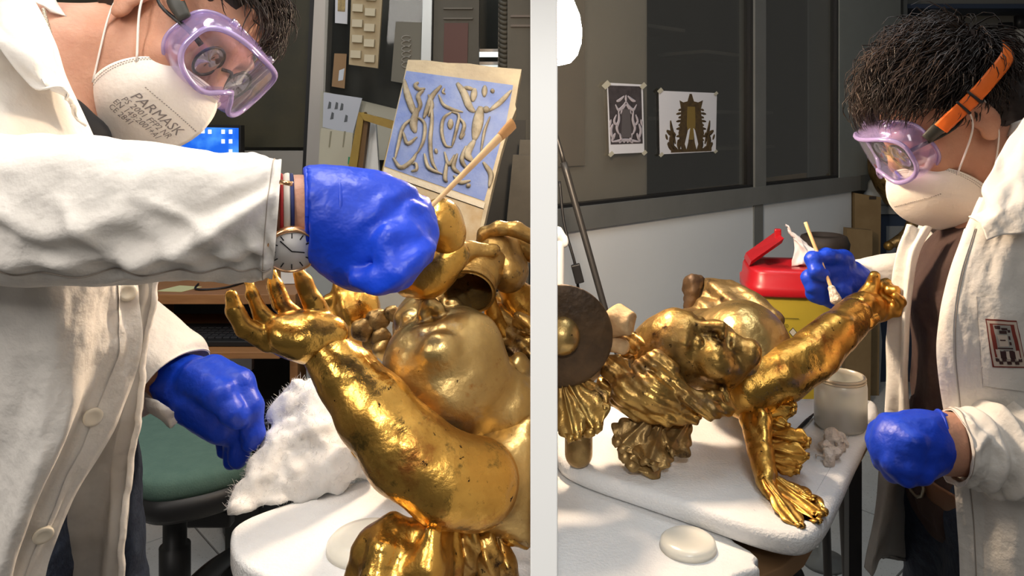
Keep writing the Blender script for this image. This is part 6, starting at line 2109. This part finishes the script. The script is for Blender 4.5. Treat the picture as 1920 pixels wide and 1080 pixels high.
zl = P(1478, 548, 1.72)[2]
obj('body', *loftm([ring(.085, .075, .502), ring(.088, .078, .51), ring(.10, .09, zl - 0.005), ring(.10, .09, zl)]), YEL, bn)
obj('lid', *loftm([ring(.107, .097, zl - 0.010), ring(.109, .099, zl - 0.006), ring(.109, .099, zl + 0.014), ring(.104, .094, zl + 0.018), ring(.102, .092, zl + 0.042), ring(.098, .088, zl + 0.050), ring(.055, .045, zl + 0.052), ring(.050, .040, zl + 0.046)]), REDP, bn)
# raised flap at the left with hinge lug
fp = [bc + x * bx + y * by + V(0, 0, z) for x, y, z in ((-.098, -.05, zl + .052), (-.098, .05, zl + .055), (-.02, .085, zl + .105), (-.015, .0, zl + .10))]
obj('flap', *prism(fp, V(0.004, -0.004, 0.012)), REDP, bn, False)
obj('flap_lug', *boxm(bc - 0.018 * bx + 0.04 * by + V(0, 0, zl + .115), (0.008, 0.006, 0.014), [bx, by, V(0, 0, 1)], 0.003), REDP, bn, False)
v, f, _, _ = patchm([[bc + (x + .012) * bx + y * by + V(0, 0, z) for x, y, z in r] for r in
                     (((-.01, -.02, zl + .05), (.02, -.03, zl + .055), (.05, -.02, zl + .05)), ((.0, -.01, zl + .085), (.025, -.02, zl + .09), (.055, -.01, zl + .075)),
                      ((-.005, .0, zl + .125), (.01, -.005, zl + .105), (.05, .0, zl + .088)), ((-.02, .0, zl + .145), (-.012, .0, zl + .138), (.012, .005, zl + .10)))], 24, 24, 0.002,
                    lambda U, W_: 0.008 * n2(U, W_, 5, 5, 3), (0, 1, 0), True)
obj('tissue', v, f, mat('white_tissue', (0.85, 0.80, 0.80), 0.9), bn)
b = SD(0.003)
b.cone(bc + 0.045 * bx + V(0, 0, zl + .06), bc + 0.072 * bx + V(0, 0, zl + .065), 0.022, 0.018, 0.01)
b.build('crumpled_bag', mat('pink_film', (0.75, 0.52, 0.52), 0.5), bn, disp=lambda p: 0.008 * fbm(p, 45, 3, 4))
# label with its frame line, lettering and diamond
fy = -by


def onbin(x, z, off=0.0012):
    zz = np.clip((z - .51) / (zl - .515), 0, 1)
    return bc + x * bx + (0.0795 + 0.012 * zz + off) * fy + V(0, 0, z)


INK = mat('black_ink', (0.02, 0.02, 0.015), 0.6)


def text_obj(name, s, size, place, M_, parent):
    cu = bpy.data.curves.new('t', 'FONT')
    cu.body = s
    cu.size = 1.0
    cu.resolution_u = 2
    cu.align_x = 'RIGHT'
    to = bpy.data.objects.new('t', cu)
    COL.objects.link(to)
    bpy.context.view_layer.update()
    me = bpy.data.meshes.new_from_object(to.evaluated_get(bpy.context.evaluated_depsgraph_get()))
    co = np.array([list(q_.co) for q_ in me.vertices])
    fs = [list(p.vertices) for p in me.polygons]
    bpy.data.objects.remove(to)
    bpy.data.meshes.remove(me)
    return obj(name, np.array([place(x * size, y * size) for x, y, _ in co]), fs, M_, parent, False)


def bpx(px, py):
    """front face of the bin at a pixel -> (x, z)"""
    d = P(px, py, 1.0) - V(0, 0, H)
    o_ = V(0, 0, H)
    p0_ = bc + 0.086 * fy
    t = np.dot(p0_ - o_, fy) / np.dot(d, fy)
    h_ = o_ + d * t
    return np.dot(h_ - bc, bx), h_[2]


for s_, px, py, sz in (('FUMIGATED', 1478, 614, 0.0125), ('ONLY', 1476, 625, 0.0125), ('IN', 1473, 643, 0.0125)):
    x0, z0 = bpx(px, py)
    text_obj('lettering', s_, sz, lambda a, c, x0=x0, z0=z0: onbin(x0 + a * 0.62, z0 + c), INK, bn)
x0, z0 = bpx(1486, 622)
obj('diamond_sign', *prism([onbin(x0 + dx, z0 + dz, 0.0012) for dx, dz in ((0, .011), (.0095, 0), (0, -.011), (-.0095, 0))], fy * 0.0005), INK, bn, False)
obj('diamond_field', *prism([onbin(x0 + dx, z0 + dz, 0.0019) for dx, dz in ((0, .009), (.0078, 0), (0, -.009), (-.0078, 0))], fy * 0.0004), mat('diamond_cream', (0.62, 0.58, 0.48), 0.6), bn, False)
x0, z0 = bpx(1486, 636)
for k in range(3):
    obj('small_print', *prism([onbin(x0 + dx, z0 - k * 0.0055 + dz, 0.0012) for dx, dz in ((-.008 + .004 * (k == 0), .0016), (.008 - .004 * (k == 0), .0016), (.008 - .004 * (k == 0), -.0016), (-.008 + .004 * (k == 0), -.0016))], fy * 0.0004), INK, bn, False)
x0, z0 = bpx(1440, 594)
x1, z1 = bpx(1497, 596)
obj('frame_line', *prism([onbin(x0, z0), onbin(x1, z1), onbin(x1, z1 - 0.0012), onbin(x0, z0 - 0.0012)], fy * 0.0004), INK, bn, False)
so = thing('stool', 'low grey stool carrying the yellow waste bin', 'stool', V(bc[0], bc[1], 0))
obj('stool_seat', *loftm([ring(.13, .12, .47), ring(.135, .125, .475), ring(.135, .125, .495), ring(.13, .12, .50)]), ALU, so)
for sx in (-1, 1):
    for sy in (-1, 1):
        p = bc + sx * .10 * bx + sy * .09 * by
        obj('leg', *tubem(np.array([p + V(0, 0, .475), p + sx * .02 * bx + sy * .02 * by]), 0.011, 6, 10), BLACKM, so)

# ------------------------------------------------------------------ prints taped to the glass
def onw(px, py, off=-0.0175):
    o_ = V(0, 0, H)
    d = P(px, py, 1.0) - o_
    q0 = W(0, 0, off)
    t = np.dot(q0 - o_, wnor) / np.dot(d, wnor)
    return o_ + d * t


def wq(name, pts, M_, parent, lay=0):
    return obj(name, *prism([onw(x, y, -0.0175 + 0.0006 * lay) for x, y in pts], wnor * 0.0004), M_, parent, False)


TAPE = mat('masking_tape', (0.50, 0.48, 0.38), 0.7)
PDK = mat('print_dark', (0.045, 0.038, 0.042), 0.6, var=(0.075, 0.065, 0.07), vscale=40)
PPA = mat('print_pale', (0.46, 0.42, 0.46), 0.6)
PBR = mat('print_brown', (0.10, 0.065, 0.025), 0.6, var=(0.055, 0.035, 0.018), vscale=60)
PGD = mat('print_gold', (0.22, 0.15, 0.04), 0.6)
t1 = thing('taped_print', 'narrow dark print of an ornate altar taped to the glass', 'print', onw(1175, 290))
wq('sheet', [(1138, 155), (1205, 158.5), (1208, 286), (1142, 289)], PAPER, t1, 0)
wq('picture', [(1140, 160), (1202, 162), (1205, 269), (1145, 271)], PDK, t1, 1)


def stroke(name, pts, w, M_, parent, lay=2):
    q_ = crom(np.array([onw(x, y, -0.0175 + 0.0006 * lay) for x, y in pts]), 8 + 4 * len(pts))
    r_ = w * 2.4 / 1400 * 0.85 * np.sin(np.linspace(.4, np.pi - .4, len(q_)))
    return obj(name, *tubem(q_, r_, sides=6, raw=True, rb=np.full(len(q_), 0.0002), ref=np.cross(wnor, nrm(q_[-1] - q_[0]))), M_, parent)


cx1 = 1174
for sgn in (-1, 1):
    for pts, w in (([(0, 190), (6, 200), (14, 206), (20, 196)], 4), ([(3, 180), (12, 188), (18, 190)], 4), ([(14, 208), (13, 225), (17, 240), (13, 252)], 5), ([(18, 215), (22, 228), (16, 236)], 4),
                   ([(12, 250), (9, 262), (13, 268)], 5), ([(24, 232), (28, 245), (24, 262)], 5), ([(28, 224), (30, 236)], 4), ([(20, 250), (27, 266)], 5), ([(4, 262), (3, 268)], 4), ([(0, 196), (7, 206), (10, 214)], 3)):
        stroke('altar_line', [(cx1 + sgn * x, y) for x, y in pts], w, PPA, t1)
stroke('altar_line', [(cx1, 178), (cx1, 192)], 4, PPA, t1)
stroke('altar_line', [(cx1 - 26, 266), (cx1, 263), (cx1 + 26, 266)], 4, PPA, t1)
wq('altar_niche', [(1167, 205), (1181, 205), (1184, 258), (1165, 258)], mat('print_mid', (0.11, 0.10, 0.105), 0.6), t1, 2)
t2 = thing('taped_print', 'wider white print of a brown altar cut-out taped to the glass', 'print', onw(1290, 292))
wq('sheet', [(1235, 170), (1344, 174.5), (1342, 284), (1237, 289.5)], PAPER, t2, 0)
wq('altar_body', [(1274, 188), (1281, 192), (1289, 190), (1293, 176), (1297, 176), (1301, 190), (1309, 192), (1318, 188), (1314, 205), (1316, 225), (1320, 250), (1312, 282), (1278, 282), (1272, 250), (1276, 225), (1277, 205)], PBR, t2, 1)
wq('altar_gold', [(1289, 200), (1303, 200), (1304, 235), (1300, 262), (1292, 262), (1288, 235)], PGD, t2, 2)
wq('altar_gap', [(1290, 244), (1294, 240), (1290, 268), (1287, 280), (1284, 270)], PAPER, t2, 3)
wq('altar_gap', [(1303, 244), (1300, 240), (1303, 268), (1306, 280), (1309, 270)], PAPER, t2, 3)
for sgn in (-1, 1):
    for k in range(9):
        y = 205 + k * 7
        stroke('altar_ray', [(1296 + sgn * 18, y), (1296 + sgn * (24 + 4 * (k % 2)), y + 2)], 3, PBR, t2, 1)
    for pts, w in (([(40, 226), (38, 240), (34, 255), (30, 270)], 6), ([(48, 245), (40, 250), (32, 252)], 6), ([(30, 250), (38, 262), (34, 280)], 10), ([(46, 268), (38, 276), (26, 281)], 8), ([(24, 262), (22, 280)], 8), ([(50, 252), (46, 262)], 4)):
        stroke('altar_branch', [(1296 + sgn * x * 0.92 - 2, y) for x, y in pts], w, PBR, t2, 1)
wq('altar_base', [(1258, 280), (1334, 277), (1334, 283), (1258, 286)], PBR, t2, 2)
for pr, c_ in ((t1, ((1128, 150, 18), (1199, 154, 14), (1140, 283, 12), (1203, 281, 11))), (t2, ((1232, 164, 12), (1338, 171, 9), (1235, 285, 10), (1338, 280, 8)))):
    for x, y, s_ in c_:
        wq('tape', [(x, y + s_ * .6), (x + s_ * .6, y), (x + s_, y + s_ * .45), (x + s_ * .4, y + s_)], TAPE, pr, 4)

# ------------------------------------------------------------------ far right background
def fbox(name, x0, y0, x1, y1, D, th, M_, parent=None, bev=0.003):
    a_, c_ = P(x0, y0, D), P(x1, y1, D)
    return obj(name, *boxm((a_ + c_) / 2 + V(0, th / 2, 0), (abs(c_[0] - a_[0]) / 2, th / 2, abs(c_[2] - a_[2]) / 2), None, bev), M_, parent, False)


CARD = mat('brown_card', (0.22, 0.15, 0.07), 0.7, var=(0.19, 0.125, 0.055), vscale=10)
cb1 = thing('wooden_board', 'tall brown board standing in the corner left of the mask', 'board', V(P(1620, 500, 3.4)[0], 3.4, 0))
fl_y = HY + H * F / 3.42
obj('sheet', *prism([P(1603, 362, 3.42), P(1652, 370, 3.42), P(1648, fl_y, 3.42), P(1603, fl_y, 3.42)], (0, 0.04, 0)), CARD, cb1, False)
fbox('knot', 1630, 368, 1643, 374, 3.418, 0.002, DARKB, cb1, 0)
cb2 = thing('wooden_board', 'lower brown board leaning in front of the tall one', 'board', V(P(1605, 500, 3.3)[0], 3.3, 0))
fl_y = HY + H * F / 3.3
obj('sheet', *prism([P(1588, 428, 3.3), P(1636, 432, 3.3), P(1632, fl_y, 3.3), P(1584, fl_y, 3.3)], (0, 0.04, 0)), CARD, cb2, False)
tl = thing('tray', 'shallow wooden tray behind the narrow glass bay', 'tray', W(1.45, 0.93, -0.2))
obj('front_rail', *prism([W(1.215, 0.965, -0.09), W(1.70, 0.965, -0.09), W(1.70, 1.025, -0.09), W(1.215, 1.018, -0.09)], -0.015 * wnor), mat('tray_wood', (0.42, 0.28, 0.13), 0.6, var=(0.34, 0.22, 0.10), vscale=10), tl, False)
obj('base', *prism([W(1.215, 0.905, -0.09), W(1.70, 0.905, -0.09), W(1.70, 0.965, -0.09), W(1.215, 0.965, -0.09)], -0.30 * wnor), mat('tray_base', (0.2, 0.13, 0.06), 0.7), tl, False)
cab = thing('blue_cabinet', 'dark blue cabinet behind the mask in the corner', 'cabinet', V(P(1690, 500, 3.6)[0], 3.6, 0))
fl_y = HY + H * F / 3.6
NB = mat('navy_paint', (0.025, 0.04, 0.075), 0.5)
fbox('carcass', 1644, 402, 1800, fl_y, 3.6, 0.35, NB, cab)
fbox('pale_panel', 1662, 424, 1700, 500, 3.595, 0.01, mat('pale_grey_panel', (0.20, 0.215, 0.225), 0.6), cab)
fbox('top_board', 1636, 386, 1810, 402, 3.58, 0.37, mat('grey_top', (0.24, 0.255, 0.26), 0.6), cab)
wcl = SD(0.010)
wcl.tube([(1632, 370, 3.62, 16), (1660, 360, 3.62, 22), (1700, 362, 3.62, 26)], 0.03)
wcl.tube([(1640, 345, 3.64, 16), (1690, 340, 3.64, 22)], 0.03)
tag(wcl.build('grey_cloth', mat('grey_white_cloth', (0.34, 0.36, 0.36), 0.9), None, disp=lambda p: 0.02 * fbm(p, 9, 3, 3), clip=[(P(1640, 386.5, 3.6), V(0, 0, -1))]), 'pale grey cloth bundle lying on the dark blue cabinet', 'cloth')
gd = SD(0.010)
gd.tube([(1650, 290, 3.5, 16), (1648, 325, 3.5, 20), (1660, 345, 3.5, 22), (1690, 350, 3.5, 20)], 0.02)
gd.tube([(1665, 345, 3.5, 10), (1665, 372, 3.52, 9)], 0.02)
tag(gd.build('gilded_fragment', GOLD3, None, disp=lambda p: 0.014 * np.sin(p[:, 0] * 70 + p[:, 2] * 30)), 'dull gilded drapery fragment standing on the grey cloth', 'ornament')
gl_ = thing('gilded_bracket', 'curved gilded bracket with a ball foot in front of the dark blue cabinet', 'ornament', P(1668, 472, 3.4))
b = SD(0.006)
b.tube([(1715, 400, 3.45, 10), (1705, 435, 3.42, 11), (1685, 452, 3.4, 10), (1670, 458, 3.4, 8)], 0.01)
b.build('curve', GOLD3, gl_)
b = SD(0.005)
b.ball(1666, 461, 3.39, 9, 0.004)
b.build('ball', GOLD2, gl_)
b = SD(0.008)
b.cone(P(1690, 452, 3.42), V(P(1690, 452, 3.42)[0], 3.42, 0.01), 0.022, 0.03, 0.01)
b.build('post', GOLD3, gl_)
gc = thing('grey_crate', 'grey plastic crate on the floor behind the frosted jar', 'crate', V(P(1630, 700, 3.5)[0], 3.5, 0))
fl_y = HY + H * F / 3.5
obj('shell', *prism([P(1606, 600, 3.5), P(1650, 597, 3.5), P(1654, 640, 3.5), P(1650, fl_y, 3.5), P(1608, fl_y, 3.5)], (0, 0.08, 0)), mat('grey_plastic', (0.33, 0.35, 0.36), 0.5), gc, False)
fbox('lid_edge', 1604, 592, 1653, 600, 3.495, 0.09, mat('pale_plastic', (0.55, 0.56, 0.55), 0.5), gc)
# round brown pot behind the swab hand
tag(obj('brown_pot', *lathem([(0.001, 0.0), (0.055, 0.0), (0.065, 0.02), (0.07, 0.055), (0.062, 0.075), (0.05, 0.08), (0.05, 0.07)], P(1545, 492, 2.12), (0, 0, 1), 32), DARKB), 'round dark brown pot behind the swab hand', 'pot')
ps = thing('plant_stand', 'slim grey pedestal under the dark brown pot', 'pedestal', V(P(1545, 492, 2.12)[0], 2.12, 0))
zt = P(1545, 492, 2.12)[2]
obj('top_plate', *lathem([(0.075, -0.012), (0.075, -0.001)], V(P(1545, 492, 2.12)[0], 2.12, zt), (0, 0, 1), 28), ALU, ps)
obj('column', *lathem([(0.06, 0.0), (0.06, 0.01), (0.015, 0.02), (0.015, zt - 0.013)], V(P(1545, 492, 2.12)[0], 2.12, 0), (0, 0, 1), 24), ALU, ps)
# shelving with jars behind the second head
sh = thing('wall_shelving', 'navy edged shelving with jars behind the dark hair', 'shelving', V(P(1830, 300, 4.2)[0], 4.3, 0))
SG = mat('shelf_grey', (0.17, 0.175, 0.165), 0.6)
fbox('back', 1690, -60, 2040, 640, 4.38, 0.02, SG, sh)
for y in (7, 208, 420):
    fbox('shelf_board', 1700, y, 2040, y + 9, 4.1, 0.28, NB, sh)
fl_y = HY + H * F / 4.1
for x in (1694, 2030):
    fbox('upright', x, -60, x + 8, fl_y, 4.1, 0.28, SG, sh)
JG = mat('jar_white', (0.34, 0.34, 0.32), 0.5)
for i, (x, y, r, h_, M_, lab) in enumerate(((1885, 208, 15, 165, JG, 'tall pale jar with black cap right of the dark hair'), (1912, 208, 12, 178, JG, 'tallest pale jar at the right picture edge behind the dark hair'), (1850, 208, 12, 120, JG, 'slim pale jar half behind the dark hair'))):
    j = thing('shelf_jar', lab, 'jar', P(x, y, 4.2), 'jars on the far shelving')
    hh, rr_ = m(h_, 4.2), m(r, 4.2)
    obj('jar_body', *lathem([(rr_ * .9, 0.001), (rr_, 0.01), (rr_, hh * .78), (rr_ * .7, hh * .84), (rr_ * .7, hh * .86)], P(x, y, 4.2), (0, 0, 1), 24), M_, j)
    obj('cap', *lathem([(rr_ * .8, hh * .86), (rr_ * .8, hh), (rr_ * .3, hh)], P(x, y, 4.2), (0, 0, 1), 24), BLACKP, j)
# black bag under the bench
b = SD(0.006)
b.tube([(1390, 1090, .90, 40), (1470, 1085, .92, 40)], 0.02)
b.tube([(1430, 1180, .92, 90), (1470, 1500, .95, 120)], 0.03)
b.cone(V(0.27, 0.95, 0.4), V(0.27, 0.95, 0.08), 0.09, 0.08, 0.03)
bg = thing('black_bag', 'black bag with a strap under the front edge of the right bench', 'bag', V(0.27, 0.95, 0))
b.build('sack', BLACKP, bg, clip=[(V(0, 0, 0.002), V(0, 0, -1)), (V(0, 0, TZ - .075), V(0, 0, 1))], disp=lambda p: 0.006 * fbm(p, 20, 3, 3))
obj('strap', *tubem(np.array([P(1440, 1075, .86), P(1475, 1062, .865), P(1500, 1085, .88), P(1505, 1130, .9)]), 0.008, 24, 8, 0.003), BLACKP, bg)
